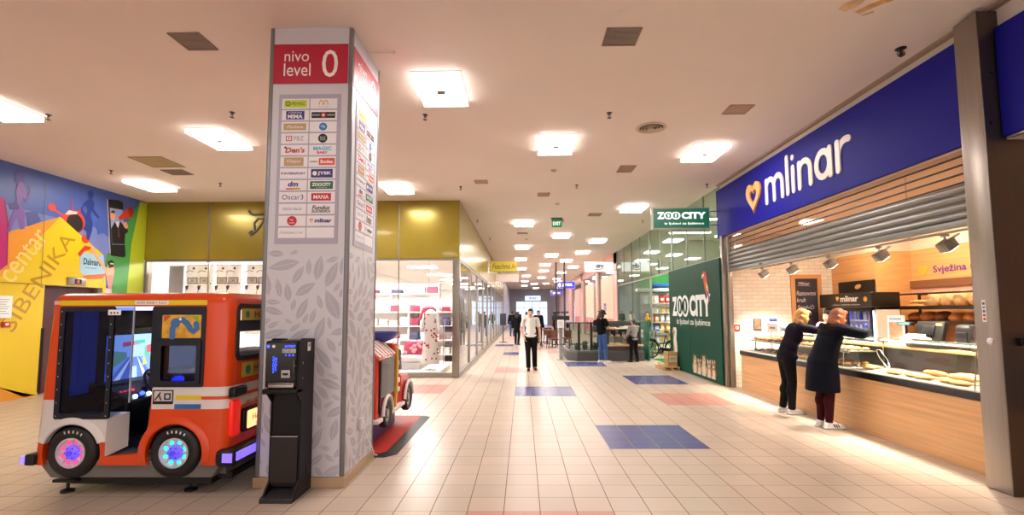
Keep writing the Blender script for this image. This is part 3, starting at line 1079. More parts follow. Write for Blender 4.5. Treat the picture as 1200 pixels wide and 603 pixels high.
def cell_logo(b, k, o, ux, uy, W_, H_):
    """printed shop marks; o centre of the cell"""
    o = Vector(o); ux = Vector(ux); uy = Vector(uy); nn = ux.cross(uy)
    def rect(u0, u1, v0, v1, m, d=.001):
        b.prism([(u0 * W_, v0 * H_), (u1 * W_, v0 * H_), (u1 * W_, v1 * H_), (u0 * W_, v1 * H_)], o, ux, uy, d - .0008, d, m)
    def disc(u, v, r, m, d=.001):
        b.prism(circ(u * W_, v * H_, r * H_, 18), o, ux, uy, d - .0008, d, m)
    def tx(s, u, v, w_, h_, m, d=.002, **kw):
        b.text(s, o + ux * u * W_ + uy * v * H_, ux, uy, m, w=w_ * W_, h=h_ * H_, d=d, **kw)
    if k == 0:
        rect(-.42, .42, -.36, .36, LG['lime']); disc(-.28, 0, .24, LG['dgreen'], .0014); disc(-.28, 0, .15, LG['lime'], .0018); tx('PEVEC', .1, 0, .5, .28, LG['dgreen'])
    elif k == 1:
        for s_ in (-1, 1):
            b.stroke([(.09 * W_ * s_ - .07 * W_ * math.cos(q / 8 * PI), -.1 * H_ + .42 * H_ * math.sin(q / 8 * PI)) for q in range(9)], .035 * W_, o, ux, uy, LG['yellow'], 0, .001)
        tx("McDonald's", 0, -.32, .36, .1, LG['grey'])
    elif k == 2:
        rect(-.34, .34, -.42, .42, LG['navy']); tx('KOZMETIKA', 0, .25, .5, .13, LG['white']); tx('MIMA', 0, -.12, .56, .42, LG['white'], off=.03)
    elif k == 3:
        rect(-.44, .44, -.3, .3, LG['black']); tx('SPORT', -.26, 0, .28, .16, LG['white']); tx('VISION', .27, 0, .28, .16, LG['white']); disc(0, 0, .26, LG['red'], .0014); disc(0, 0, .12, LG['white'], .0018)
    elif k == 4:
        rect(-.42, .42, -.34, .34, LG['gold']); tx('Modiana', 0, 0, .6, .3, LG['white'], shear=.3)
    elif k == 5:
        disc(0, 0, .4, LG['blue']); b.stroke([(-.06 * W_, .0), (0, .1 * H_), (.06 * W_, -.02 * H_), (.02 * W_, -.12 * H_)], .03 * W_, o, ux, uy, LG['white'], 0, .0016)
    elif k == 6:
        rect(-.32, -.1, -.26, .26, LG['red']); rect(-.29, -.13, -.18, .18, LG['white'], .0014); rect(-.23, -.19, -.1, .1, LG['red'], .0018); tx('PBZ', .16, 0, .36, .42, LG['grey'])
    elif k == 7:
        disc(0, 0, .45, LG['black']); tx('BLACK', 0, .08, .2, .16, LG['white']); tx('COFFEE', 0, -.14, .2, .12, LG['white'])
    elif k == 8:
        tx("Den's", .03, 0, .72, .55, LG['red'], off=.03, shear=.15); disc(-.33, .26, .1, LG['black'])
    elif k == 9:
        tx('MAGIC', 0, .14, .68, .38, LG['cyan'], off=.04); tx('BABY', 0, -.26, .4, .26, LG['pink'], off=.04)
    elif k == 10:
        rect(-.36, .36, -.42, .42, LG['gold']); tx('Vilapur', 0, .02, .56, .42, LG['white'])
    elif k == 11:
        tx('peko', -.3, 0, .28, .2, LG['black'], off=.03); rect(-.12, .46, -.34, .34, LG['orange']); tx('Bodea', .17, 0, .46, .36, LG['white'], off=.03)
    elif k == 12:
        tx('INTERSPORT', .05, 0, .8, .22, LG['navy'], off=.03, shear=.2); b.prism([(-.46 * W_, .12 * H_), (-.38 * W_, .12 * H_), (-.42 * W_, -.14 * H_)], o, ux, uy, 0, .001, LG['red'])
    elif k == 13:
        rect(-.4, .4, -.42, .42, LG['navy']); tx('JYSK', .1, -.02, .5, .4, LG['white'], off=.03); disc(-.26, .0, .22, LG['white'], .0014)
    elif k == 14:
        tx('dm', 0, .12, .38, .5, LG['navy'], off=.04, shear=.2)
        rect(-.26, .02, -.42, -.28, LG['orange']); rect(.02, .26, -.42, -.24, LG['yellow'])
    elif k == 15:
        rect(-.42, .42, -.38, .38, LG['green']); tx('ZOOCITY', 0, .06, .7, .34, LG['white'], off=.04); tx('za ljubimce', 0, -.24, .4, .1, LG['white'])
    elif k == 16:
        tx('Oscar3', 0, 0, .78, .48, LG['navy'])
    elif k == 17:
        rect(-.36, .36, -.36, .36, LG['red']); tx('MANA', 0, 0, .56, .4, LG['white'], off=.02)
    elif k == 18:
        tx('OLO OLO', 0, 0, .68, .24, LG['navy'], shear=.1)
    elif k == 19:
        tx('Fundus', 0, .12, .66, .42, LG['black'], shear=.3, off=.02); tx('ZLATARNICA', 0, -.24, .7, .26, LG['black'], off=.03, shear=.2)
    elif k == 20:
        disc(0, 0, .47, LG['red']); tx('vip', -.02, .08, .14, .2, LG['white'])
        tx('mobile', 0, -.18, .2, .14, LG['white'])
    elif k == 21:
        b.prism(heart(-.34 * W_, 0, .12 * W_, .42 * H_), o, ux, uy, 0, .001, LG['orange']); b.prism(heart(-.34 * W_, 0, .06 * W_, .2 * H_), o, ux, uy, .001, .0016, LG['white']); tx('mlinar', .1, .02, .62, .4, LG['navy'], off=.04)
    elif k == 22:
        tx('SOCIAL', -.12, 0, .44, .18, LG['grey'], off=.02); tx('STORE', .26, 0, .3, .18, LG['grey']); b.stroke([(-.44 * W_, -.1 * H_), (-.36 * W_, .16 * H_)], .02 * W_, o, ux, uy, LG['grey'], 0, .001)


def directory(name, lab, o, ux, uy, w_, h_):
    o = Vector(o); ux = Vector(ux); uy = Vector(uy); nn = ux.cross(uy)
    t = thing(name, lab, 'directory board', o + ux * w_ / 2)
    B().prism(rrect(0, w_, 0, h_, .006, 2), o, ux, uy, 0, .006, PLATE).build('board', t, smooth=0)
    mx_ = w_ * .055; gap = w_ * .02
    cw = (w_ - 2 * mx_ - gap) / 2
    ch = (h_ - .09) / 12
    for row in range(12):
        for cc in range(2):
            k = row * 2 + cc
            c0 = o + ux * (mx_ + cc * (cw + gap)) + uy * (h_ - .04 - (row + 1) * ch)
            cell = B().prism([(0, .008), (cw, .008), (cw, ch - .008), (0, ch - .008)], c0, ux, uy, .006, .009, CELL).build('name_plate', t, smooth=0)
            if k < 23:
                bb = B()
                cell_logo(bb, k, c0 + ux * cw / 2 + uy * ch / 2 + nn * .0095, ux, uy, cw, ch - .016)
                bb.build('shop_mark', cell, smooth=0)
    return t


directory('directory_board', 'lilac directory board of shop name plates on the front of the white pillar', (-2.49, PY0 + .007, 2.37), X3, Z3, .635, 1.545)
directory('directory_board', 'lilac directory board on the right side of the white pillar', (PX1 - .007, PY0 + .14, 2.37), Y3, Z3, .64, 1.545)
so = thing('wall_socket', 'white wall socket with a cable low on the right side of the pillar', 'socket', (PX1 - .008, 5.2, .5))
B().rbox(PX1 - .008, PX1 + .03, 5.15, 5.24, .44, .56, mat('socket_white', 'e4e2e6', .4), .008).build('face_plate', so)
b = B()
b.cyl((PX1 + .02, 5.195, .51), (PX1 + .035, 5.195, .51), .02, PAPER, n=12); b.build('plug', so)
b = B(); b.tube([(PX1 + .03, 5.195, .5), (PX1 + .028, 5.25, .42), (PX1 + .02, 5.35, .32), (PX1 + .02, 5.5, .2), (PX1 + .03, 5.62, .05), (PX1 + .02, 5.75, .012)], .006, PAPER); b.build('cord', so)
# =====================================================================  helper: boolean
def boolean(base, cutters):
    def mk(b):
        me = bpy.data.meshes.new('tmp')
        me.from_pydata([tuple(p) for p in b.v], [], b.f)
        bm = bmesh.new(); bm.from_mesh(me)
        bmesh.ops.recalc_face_normals(bm, faces=bm.faces)
        bm.to_mesh(me); bm.free()
        o = bpy.data.objects.new('tmp', me); C.objects.link(o)
        return o
    o = mk(base)
    cs = []
    for c in cutters:
        q = mk(c); cs.append(q)
        md = o.modifiers.new('b', 'BOOLEAN'); md.operation = 'DIFFERENCE'; md.object = q; md.solver = 'EXACT'
    dg = bpy.context.evaluated_depsgraph_get()
    me = bpy.data.meshes.new_from_object(o.evaluated_get(dg))
    for q in [o] + cs:
        m_ = q.data
        bpy.data.objects.remove(q); bpy.data.meshes.remove(m_)
    return me


# =====================================================================  children's bus ride
bus = thing('bus_ride', 'orange and white coin operated toy bus with lit wheels beside the white pillar', 'kiddie ride', (-3.6, 5.1, 0))
OR = mat('bus_orange', 'dc4508', .25, coat=.25, spec=.5)
BW = mat('bus_white', 'dcd8d8', .25, coat=.4)
NAVY = mat('bus_window_navy', '101a2a', .25)
RUB = mat('rubber_black', '111112', .5)
CHAS = mat('bus_chassis', '6d6a68', .5)
DINT = mat('bus_interior', '14161f', .5)
BY0, BY1 = 4.45, 5.75


def shear(b):
    for p in b.v:
        if p.x < -3.9:
            p.x -= (1.87 - p.z) * .055
    return b


outer = shear(B().rbox(-4.45, -2.72, BY0, BY1, .18, 1.875, OR, .10, 6))
inner = shear(B().rbox(-4.39, -2.78, BY0 + .05, BY1 - .05, .36, 1.80, OR, .06, 3))
H = [(-4.335, .71), (-4.335, 1.745), (-2.955, 1.745), (-2.955, 1.0), (-3.43, 1.0), (-3.445, .66), (-3.53, .40), (-3.84, .37), (-3.84, .71)]
c1 = B().prism(roundpoly(H, [.02, .04, .04, .03, .02, .1, .04, .01, .0]), (0, BY0, 0), X3, Z3, .3, -.2, OR)
c2 = B().prism(rrect(4.56, 5.62, 1.25, 1.75, .05), (-2.72, 0, 0), Y3, Z3, -.2, .3, OR)
c3 = B().prism(rrect(-4.25, -2.95, .95, 1.72, .06), (0, BY1, 0), X3, Z3, -.3, .2, OR)
c4 = B().prism(rrect(4.65, 5.55, 1.0, 1.7, .08), (-4.45, 0, 0), Y3, Z3, -.3, .2, OR)
cw = []
for wx in (-4.155, -3.2):
    for yy in (BY0, BY1):
        cw.append(B().cyl((wx, yy - .16, .40), (wx, yy + .16, .40), .27, OR, n=40))
cb = B().box(-5, -2, 4, 6.2, .1, .295, OR)
me = boolean(outer, [inner, c1, c2, c3, c4] + cw + [cb])
bm = bmesh.new(); bm.from_mesh(me); bpy.data.meshes.remove(me)
for z in (.50, .80, .885, .915, 1.0):
    bmesh.ops.bisect_plane(bm, geom=bm.verts[:] + bm.edges[:] + bm.faces[:], plane_co=(0, 0, z), plane_no=(0, 0, 1))
for x in (-3.84, -3.43, -2.97):
    bmesh.ops.bisect_plane(bm, geom=bm.verts[:] + bm.edges[:] + bm.faces[:], plane_co=(x, 0, 0), plane_no=(1, 0, 0))
me = bpy.data.meshes.new('body')
for f in bm.faces:
    c = f.calc_center_median()
    f.smooth = True
    wht = (c.x > -3.43 and .80 < c.z < 1.0 and not (c.x > -2.97 and .885 < c.z < .915)) or (c.x < -3.84 and .50 < c.z < .885)
    f.material_index = 1 if wht else 0
bm.to_mesh(me); bm.free()
me.materials.append(OR); me.materials.append(BW)
me.set_sharp_from_angle(angle=RAD(35))
me.transform(Matrix.Translation(-worldoff(bus)))
ob = bpy.data.objects.new('body', me); C.objects.link(ob); ob.parent = bus

SO = (0, BY0, 0)
# wheel arch flares
for wx, m in ((-4.155, BW), (-3.2, OR)):
    b = B()
    n = 26
    a0, a1 = (RAD(20), RAD(160)) if m is BW else (RAD(-14), RAD(194))
    sec = [(.262, -.03), (.262, .010), (.272, .018), (.31, .016), (.335, .003), (.335, -.03)]
    vs = []
    for i in range(n + 1):
        t = a0 + (a1 - a0) * i / n
        for r_q, d in sec:
            vs.append((wx + r_q * math.cos(t), BY0 - d, .40 + r_q * math.sin(t)))
    k = len(sec)
    fs = [(i * k + j, (i + 1) * k + j, (i + 1) * k + (j + 1) % k, i * k + (j + 1) % k) for i in range(n) for j in range(k)]
    fs += [tuple(range(k)), tuple(n * k + j for j in range(k - 1, -1, -1))]
    b.add(vs, fs, m)
    b.build('wheel_arch', bus)


def bus_wheel(wx, y, led1, led2, led3, lab):
    o = (wx, y, .405)
    ty = B().lathe([(.13, .05), (.135, .115), (.15, .125), (.2, .125), (.222, .11), (.235, .085), (.235, .02), (.222, 0), (.13, 0), (.13, .05)], RUB, o, NY, 40)
    for k in range(5):
        t = RAD(60 + k * 12)
        ty.box(-.006, .006, -.012, .012, 0, .002, mat('tyre_letter', 'd8d8d8', .6), Matrix.Translation((wx + .192 * math.cos(t), y - .1255, .405 + .192 * math.sin(t))) @ Matrix.Rotation(PI / 2 - t, 4, 'Y') @ Matrix.Rotation(RAD(90), 4, 'X'))
    w_ = ty.build('wheel', bus, label=lab)
    rim = B().lathe([(.132, .05), (.136, .125), (.124, .128), (.118, .10), (.085, .085), (.0001, .085)], mat('rim_frost', 'b7b4ba', .3, emit=led2, es=.08), o, NY, 36)
    for k in range(8):
        t = 2 * PI * k / 8
        rim.rcone((wx + .07 * math.cos(t), y - .09, .405 + .07 * math.sin(t)), .016, (wx + .118 * math.cos(t), y - .1, .405 + .118 * math.sin(t)), .011, mat('rim_grey', 'c9c6ca', .3))
    rim.build('rim', w_)
    hb = B().lathe([(.07, .085), (.07, .10), (.05, .125), (.03, .13), (.0001, .13)], mat('hub_' + led1, '6a5ad0', .3, emit=led1, es=.55), o, NY, 28)
    hb.lathe([(.026, .128), (.026, .14), (.0001, .14)], mat('hubcap_' + led1, '4a3ab0', .3, emit=led1, es=.3), o, NY, 18)
    for k in range(6):
        t = 2 * PI * k / 6
        hb.cyl((wx + .048 * math.cos(t), y - .115, .405 + .048 * math.sin(t)), (wx + .048 * math.cos(t), y - .13, .405 + .048 * math.sin(t)), .006, mat('hub_bolt', '24205a', .4), n=8)
    hb.build('hub', w_)
    b = B()
    for k in range(8):
        t = 2 * PI * (k + .5) / 8
        b.ball((wx + .096 * math.cos(t), y - .095, .405 + .096 * math.sin(t)), (.02, .012, .02), mat('led_' + led3 + led2, led3, .4, emit=led3, es=.9), 10, 6)
    b.build('wheel_lights', w_)


bus_wheel(-4.155, BY0 + .115, '6a4cff', 'd9b6c8', 'ff3c78', 'front wheel with pink and violet lights')
bus_wheel(-3.2, BY0 + .115, '5a4aff', 'a9d8de', '35f0e6', 'rear wheel with cyan and violet lights')
for wx in (-4.155, -3.2):
    B().lathe([(.1, 0), (.1, .1), (.2, .11), (.235, .08), (.235, .02), (.2, 0)], RUB, (wx, BY1 - .02, .405), NY, 28).build('wheel', bus)
# chassis and base
b = B()
b.box(-4.42, -2.8, BY0 + .14, BY1 - .1, .175, .36, CHAS)
b.prism([(-4.50, .335), (-4.36, .175), (-2.86, .175), (-2.76, .335)], (0, BY0 + .03, 0), X3, Z3, 0, -.1, CHAS)
b.build('chassis', bus, bev=.008)
b = B()
b.box(-4.3, -2.95, 4.62, 5.6, .07, .175, RUB)
b.box(-4.42, -4.2, 4.56, 5.6, .10, .13, RUB)
b.box(-2.95, -2.8, 4.7, 5.6, .10, .16, RUB)
b.build('base_frame', bus, bev=.006)
for fx, fy in ((-4.32, 4.62), (-3.17, 4.66), (-4.3, 5.5), (-3.0, 5.5)):
    b = B(); b.lathe([(.055, 0), (.055, .02), (.03, .03), (.014, .035), (.014, .11), (.0001, .11)], RUB, (fx, fy, 0), n=16)
    b.build('foot', bus)
# roof stripe and sign strip
b = B()
b.prism(rrect(-4.345, -2.95, 1.757, 1.803, .01, 3), SO, X3, Z3, 0, .006, mat('bus_yellow', 'e2c81e', .35))
b.build('yellow_stripe', bus)
b = B()
b.prism(rrect(-3.63, -3.31, 1.762, 1.798, .006, 2), SO, X3, Z3, .006, .009, PAPER)
b.text('KIDS RIDE 1 Kuna', (-3.47, BY0 - .009, 1.78), X3, Z3, INK, w=.28, h=.02, d=.001)
b.build('price_strip', bus, smooth=0)
b = B(); b.prism(rrect(-4.40, -4.26, 1.765, 1.80, .004, 2), SO, X3, Z3, 0, .003, mat('sticker_pink', 'e6b6a8', .4)); b.build('sticker', bus, smooth=0)
# side windows
b = B()
b.plate(rrect(-4.335, -3.82, .71, 1.745, .02, 3), [rrect(-4.285, -3.865, .76, 1.70, .02, 3)], (0, BY0 - .008, 0), X3, Z3, .02, NAVY)
for k in range(9):
    for xx in (-4.31, -3.843):
        b.cyl((xx, BY0 - .008, .74 + k * .12), (xx, BY0 - .013, .74 + k * .12), .006, CHROME, n=8)
b.build('window_frame', bus)
b = B(); b.box(-4.30, -3.85, BY0 + .0, BY0 + .006, .74, 1.72, glass('tinted_blue', '6f8fc4', 1.0)); b.build('window_pane', bus, smooth=0)
b = B()
b.prism([(-3.82, .79), (-3.64, .86), (-3.64, 1.74), (-3.82, 1.74)], (0, BY0 + .0, 0), X3, Z3, -.006, 0, glass('acrylic', 'b4c0d8', 1.0))
b.box(-3.645, -3.637, BY0 - .004, BY0 + .01, .86, 1.74, mat('acrylic_edge', 'aebace', .2))
b.build('door_pane', bus, smooth=0)
b = B()
b.plate(rrect(-3.46, -2.955, 1.0, 1.745, .02, 3), [rrect(-3.36, -3.02, 1.05, 1.385, .02, 3)], (0, BY0 - .008, 0), X3, Z3, .03, NAVY)
b.plate(rrect(-3.40, -2.985, 1.02, 1.44, .03, 3), [rrect(-3.355, -3.025, 1.06, 1.38, .02, 3)], (0, BY0 - .022, 0), X3, Z3, .016, NAVY, .004)
b.build('window_frame', bus)
b = B(); b.box(-3.36, -3.02, BY0 + .004, BY0 + .01, 1.05, 1.385, glass('tint_light', '8590a8', 1.0)); b.build('window_pane', bus, smooth=0)
b = B()
b.prism(rrect(-3.36, -2.995, 1.45, 1.665, .01, 3), (0, BY0 - .008, 0), X3, Z3, 0, .004, mat('poster_orange', 'd9a432', .4, noise=(14, .25)))
pst = b.build('window_poster', bus, label='orange poster with a blue long-necked dinosaur')
b = B()
BL = mat('dino_blue', '3f6fae', .5)
q = (0, BY0 - .012, 0)
b.stroke([(-3.26, 1.46), (-3.26, 1.54), (-3.23, 1.60), (-3.17, 1.62), (-3.12, 1.58), (-3.09, 1.53), (-3.06, 1.51), (-3.03, 1.54), (-3.04, 1.58)], .055, q, X3, Z3, BL, 0, .002)
b.prism(circ(-3.235, 1.59, .045, 14), q, X3, Z3, 0, .0025, BL)
b.prism(circ(-3.19, 1.625, .012, 10), q, X3, Z3, .0025, .003, PAPER)
for k in range(7):
    t = RAD(200 - k * 32)
    b.prism([(-3.18 + .085 * math.cos(t - .12), 1.555 + .075 * math.sin(t - .12)), (-3.18 + .085 * math.cos(t + .12), 1.555 + .075 * math.sin(t + .12)), (-3.18 + .115 * math.cos(t), 1.555 + .105 * math.sin(t))], q, X3, Z3, 0, .002, mat('dino_spike', '6fae6a', .5))
b.prism([(-3.34, 1.6), (-3.28, 1.655), (-3.3, 1.66), (-3.35, 1.655)], q, X3, Z3, 0, .001, mat('poster_red', 'c2542a', .5))
b.prism([(-3.10, 1.655), (-3.02, 1.655), (-3.02, 1.6)], q, X3, Z3, 0, .001, mat('poster_green', '7fae3c', .5))
b.build('dinosaur', pst, smooth=0)
b = B(); b.prism(rrect(-3.86, -3.74, 1.665, 1.715, .006, 2), (0, BY0 - .028, 0), X3, Z3, 0, .003, PAPER)
for k in range(3):
    b.prism(circ(-3.83 + k * .03, 1.685, .009, 10), (0, BY0 - .031, 0), X3, Z3, 0, .001, INK)
b.build('age_sticker', bus, smooth=0)
# entrance step walls (white, slanted)
b = B()
b.add([(-3.84, BY0, .71), (-3.84, BY0, .37), (-3.775, BY0 + .18, .42), (-3.775, BY0 + .18, .74)], [(0, 1, 2, 3)], BW)
b.add([(-3.84, BY0, .71), (-3.775, BY0 + .18, .74), (-4.3, BY0 + .18, .74), (-4.3, BY0, .71)], [(0, 1, 2, 3)], BW)
b.box(-3.70, -3.42, BY0 + .30, BY0 + .36, .37, .44, BW)
b.build('entrance_wall', bus, smooth=0)
B().box(-3.86, -3.42, BY0 + .02, BY0 + .34, .345, .37, mat('step_grey', '4b4a4c', .5)).build('step', bus)
# interior
b = B()
b.box(-4.42, -2.8, BY0 + .34, BY1 - .06, .36, .42, DINT)
b.box(-4.42, -4.36, BY0 + .06, BY1 - .06, .4, 1.76, DINT)
b.box(-2.83, -2.79, BY0 + .06, BY1 - .06, .42, 1.22, DINT)
b.box(-4.42, -2.8, BY1 - .09, BY1 - .06, .4, .93, DINT)
b.box(-4.36, -2.8, BY0 + .06, BY1 - .06, 1.77, 1.79, DINT)
b.box(-3.50, -2.85, BY0 + .06, BY1 - .1, .42, .8, mat('seat_box', '0f0f12', .4))
b.build('cabin_lining', bus)
b = B()
b.rbox(-3.16, -2.98, BY0 + .2, BY1 - .2, .8, 1.30, mat('seat_lilac', '8b8ca6', .4), .05)
b.rbox(-3.5, -3.0, BY0 + .2, BY1 - .2, .78, .86, mat('seat_lilac', '8b8ca6', .4), .03)
b.build('seat', bus)
# monitor facing the seat
mo = B().rbox(-4.36, -4.30, 4.84, 5.66, .86, 1.53, BLACK, .02).build('monitor', bus)
SCX = -4.295
b = B()
def scr(poly, c, d=0.0, es=1.0):
    b.prism(poly, (SCX, 0, 0), Y3, Z3, d, d + .0006, mat('scr_' + c, c, .3, emit=c, es=es))
scr([(4.92, .94), (5.58, .94), (5.58, 1.45), (4.92, 1.45)], '7fa6e0')
scr([(4.92, 1.22), (5.58, 1.20), (5.58, 1.45), (4.92, 1.45)], '9cc0f0', .0007)
scr([(4.92, .94), (5.58, .94), (5.36, 1.2), (5.2, 1.2)], '5a78b8', .0014)
scr([(5.0, .94), (5.08, .94), (5.245, 1.2), (5.235, 1.2)], 'e0e6f4', .002)
scr([(5.44, .94), (5.50, .94), (5.33, 1.2), (5.325, 1.2)], 'e0e6f4', .002)
scr([(4.92, 1.06), (5.18, 1.2), (5.18, 1.26), (4.92, 1.3)], '6c9a86', .002)
scr([(5.12, 1.32), (5.36, 1.34), (5.36, 1.38), (5.12, 1.37)], 'd0506a', .003)
scr([(5.28, 1.34), (5.42, 1.35), (5.42, 1.39), (5.28, 1.385)], '4fb0a8', .0035)
scr([(5.42, 1.2), (5.50, 1.2), (5.50, 1.34), (5.42, 1.31)], '58b890', .003)
scr([(5.45, 1.24), (5.52, 1.24), (5.52, 1.33), (5.45, 1.32)], 'd05a68', .0035)
scr([(5.22, .98), (5.33, .98), (5.32, 1.1), (5.24, 1.1)], 'a9d6ff', .003)
scr([(5.40, 1.10), (5.46, 1.12), (5.42, 1.2)], 'e8d24a', .003)
scr([(5.53, 1.0), (5.57, 1.0), (5.57, 1.4), (5.53, 1.4)], 'a77fe0', .003)
b.build('screen_picture', mo, smooth=0)
b = B()
b.rbox(-4.30, -3.98, 4.84, 5.62, .42, .82, BLACK, .04)
b.add([(-4.30, 4.84, .98), (-4.30, 5.62, .98), (-3.98, 5.62, .82), (-3.98, 4.84, .82)], [(0, 1, 2, 3)], BLACK)
b.rbox(-4.34, -4.2, 4.84, 5.62, .80, .96, BLACK, .03)
dash = b.build('dashboard', bus)
b = B()
tl = Matrix.Translation((-3.97, 5.2, .95)) @ Matrix.Rotation(RAD(60), 4, 'Y')
ring = [tl @ Vector((.14 * math.cos(t * PI / 12), .14 * math.sin(t * PI / 12), 0)) for t in range(24)]
b.tube(ring, .016, RUB, 8, True)
for k in range(3):
    t = PI / 2 + k * 2 * PI / 3
    b.rcone(tl @ Vector((0, 0, 0)), .02, tl @ Vector((.135 * math.cos(t), .135 * math.sin(t), 0)), .012, RUB)
b.cyl(tl @ Vector((0, 0, 0)), tl @ Vector((0, 0, -.16)), .025, RUB)
b.build('steering_wheel', dash)
b = B()
BLU = mat('led_blue', '2030ff', .4, emit='2a36ff', es=6)
CYA = mat('led_cyan', 'a0e8ff', .4, emit='b8ecff', es=5)
for k in range(7):
    b.ball((-3.99, 4.95 + k * .09, .83 + .02 * (k % 2)), .022, BLU if k % 2 else CYA, 10, 6)
for k in range(4):
    b.ball((-4.1, 4.9 + k * .05, .88), .014, mat('led_red2', 'ff2020', .4, emit='ff3040', es=2), 8, 6)
b.ball((-3.95, 5.5, .92), (.05, .08, .05), BLU, 14, 8)
b.build('button_lights', dash)
for k in range(2):
    B().box(-4.32 + .06 * k, -4.30 + .06 * k, BY0 + .12, BY0 + .3, .9 + .1 * k, 1.7, mat('blue_panel', '2f4f86', .3, emit='27518f', es=.5)).build('cabin_light_panel', bus)
B().cyl((-3.43, BY0 + .05, .62), (-3.43, BY0 + .03, .62), .018, mat('knob_red', 'a02020', .4), n=12).build('red_knob', bus)
b = B(); b.box(-4.0, -3.45, BY0 + .12, BY0 + .15, 1.71, 1.745, mat('cabin_tube', 'cfe6ff', .4, emit='b8c8ff', es=1.5)); b.build('cabin_tube_light', bus)
# sticker with entrance signs, stripes on the white band
b = B()
b.plate(rrect(-3.42, -3.23, .845, .975, .006, 2), [rrect(-3.41, -3.24, .872, .965, .004, 2)], (0, BY0 - .004, 0), X3, Z3, .003, INK)
b.stroke([(-3.395, .885), (-3.37, .92), (-3.35, .95)], .012, (0, BY0 - .004, 0), X3, Z3, INK, 0, .002)
b.stroke([(-3.365, .935), (-3.34, .885)], .012, (0, BY0 - .004, 0), X3, Z3, INK, 0, .002)
b.plate(rrect(-3.315, -3.255, .885, .945, .004, 2), [rrect(-3.303, -3.267, .897, .933, .003, 2)], (0, BY0 - .004, 0), X3, Z3, .003, INK)
b.text('ENTRANCE', (-3.325, BY0 - .004, .858), X3, Z3, INK, w=.14, h=.014, d=.003)
b.build('entrance_sign', bus, smooth=0)
b = B(); b.prism([(-3.21, .885), (-2.97, .885), (-2.97, .925), (-3.21, .925)], SO, X3, Z3, 0, .003, mat('bus_yellow2', 'e0c42c', .35)); b.build('yellow_stripe', bus, smooth=0)
b = B(); b.prism([(-3.215, .80), (-2.97, .80), (-2.97, .845), (-3.215, .845)], SO, X3, Z3, 0, .003, mat('bus_blue', '2a6cae', .35)); b.build('blue_stripe', bus, smooth=0)
# rear
RX = (-2.72, 0, 0)
b = B()
b.plate(rrect(4.535, 5.645, 1.225, 1.775, .07), [rrect(4.58, 5.60, 1.27, 1.735, .04)], (-2.708, 0, 0), Y3, Z3, .02, RUB, .005)
b.build('rear_window_frame', bus)
def happy(o_y0, o_y1, z0, z1, nm):
    b = B()
    b.prism(rrect(o_y0, o_y1, z0, z1, .01, 3), (-2.716, 0, 0), Y3, Z3, 0, .004, mat('banner_yellow', 'c9a93a', .4))
    s_ = b.build(nm, bus)
    b = B()
    b.text('HAPPY BUS', (-2.711, (o_y0 + o_y1) / 2 + .08, (z0 + z1) / 2), Y3, Z3, mat('banner_red', 'a8301c', .5), w=(o_y1 - o_y0) * .72, h=(z1 - z0) * .55, d=.001, off=.03)
    b.build('lettering', s_, smooth=0)
    b = B(); b.prism(circ(o_y0 + .1, (z0 + z1) / 2, (z1 - z0) * .32, 10), (-2.711, 0, 0), Y3, Z3, 0, .001, mat('banner_green', '2f7a5a', .5)); b.build('emblem', s_, smooth=0)
happy(4.60, 5.58, 1.61, 1.725, 'rear_banner')
happy(4.64, 5.52, 1.06, 1.20, 'rear_nameplate')
b = B(); b.box(-2.76, -2.75, 4.58, 5.6, 1.50, 1.61, mat('rear_visor', '2a2d38', .4)); b.build('rear_visor', bus)
b = B(); b.rbox(-2.73, -2.66, 4.46, 4.66, .90, .99, BLACK, .015); b.box(-2.662, -2.655, 4.48, 4.64, .925, .965, mat('dark_slot', '050505', .6)); b.build('grab_handle', bus)
b = B(); b.rbox(-2.74, -2.685, 4.48, 4.615, .53, .87, mat('tail_light_red', 'd0201a', .25, emit='ff2410', es=.25), .03); b.build('tail_light', bus)
b = B(); b.rbox(-2.74, -2.685, 5.585, 5.72, .53, .87, mat('tail_light_red', 'd0201a', .25, emit='ff2410', es=.25), .03); b.build('tail_light', bus)
b = B(); b.rbox(-2.73, -2.68, 4.66, 5.34, .54, .76, BLACK, .02); pl = b.build('number_plate_box', bus)
b = B()
b.prism(rrect(4.70, 5.30, .565, .735, .015, 3), (-2.679, 0, 0), Y3, Z3, 0, .003, mat('plate_lit', 'ffd9a0', .4, emit='ffcf8a', es=.8))
b.text('HAPPY BUS', (-2.676, 5.0, .66), Y3, Z3, mat('plate_red', 'c03a20', .5, emit='d04020', es=.4), w=.42, h=.06, d=.001, off=.02)
b.text('14 - 08', (-2.676, 5.0, .59), Y3, Z3, mat('plate_red', 'c03a20', .5, emit='d04020', es=.4), w=.3, h=.03, d=.001)
b.build('number_plate', pl, smooth=0)
b = B(); b.text('BUS RIDE', (-2.719, 5.0, .80), Y3, Z3, mat('rear_letter', 'b85a72', .4), w=.5, h=.06, d=.002, off=.02); b.build('rear_lettering', bus, smooth=0)
b = B(); b.rbox(-2.80, -2.62, 4.40, 5.80, .285, .44, RUB, .04); bp = b.build('rear_bumper', bus)
b = B(); b.rbox(-2.63, -2.612, 4.44, 5.76, .335, .415, mat('led_violet', '8a70ff', .3, emit='8066ff', es=.7), .01); b.box(-2.72, -2.63, 4.392, 4.398, .335, .415, mat('led_violet', '8a70ff', .3, emit='8066ff', es=.7)); b.build('bumper_light', bp)
b = B(); b.rbox(-4.565, -4.47, 4.42, 5.78, .295, .40, RUB, .022); bp = b.build('front_bumper', bus)
b = B(); b.rbox(-4.585, -4.55, 4.405, 4.49, .315, .385, mat('lamp_lilac', 'a98cff', .3, emit='9a80ff', es=.6), .01); b.build('bumper_light', bp)
b = B(); b.rbox(-4.50, -4.475, 4.43, 4.45, .95, 1.55, RUB, .01); b.build('mirror_bracket', bus)
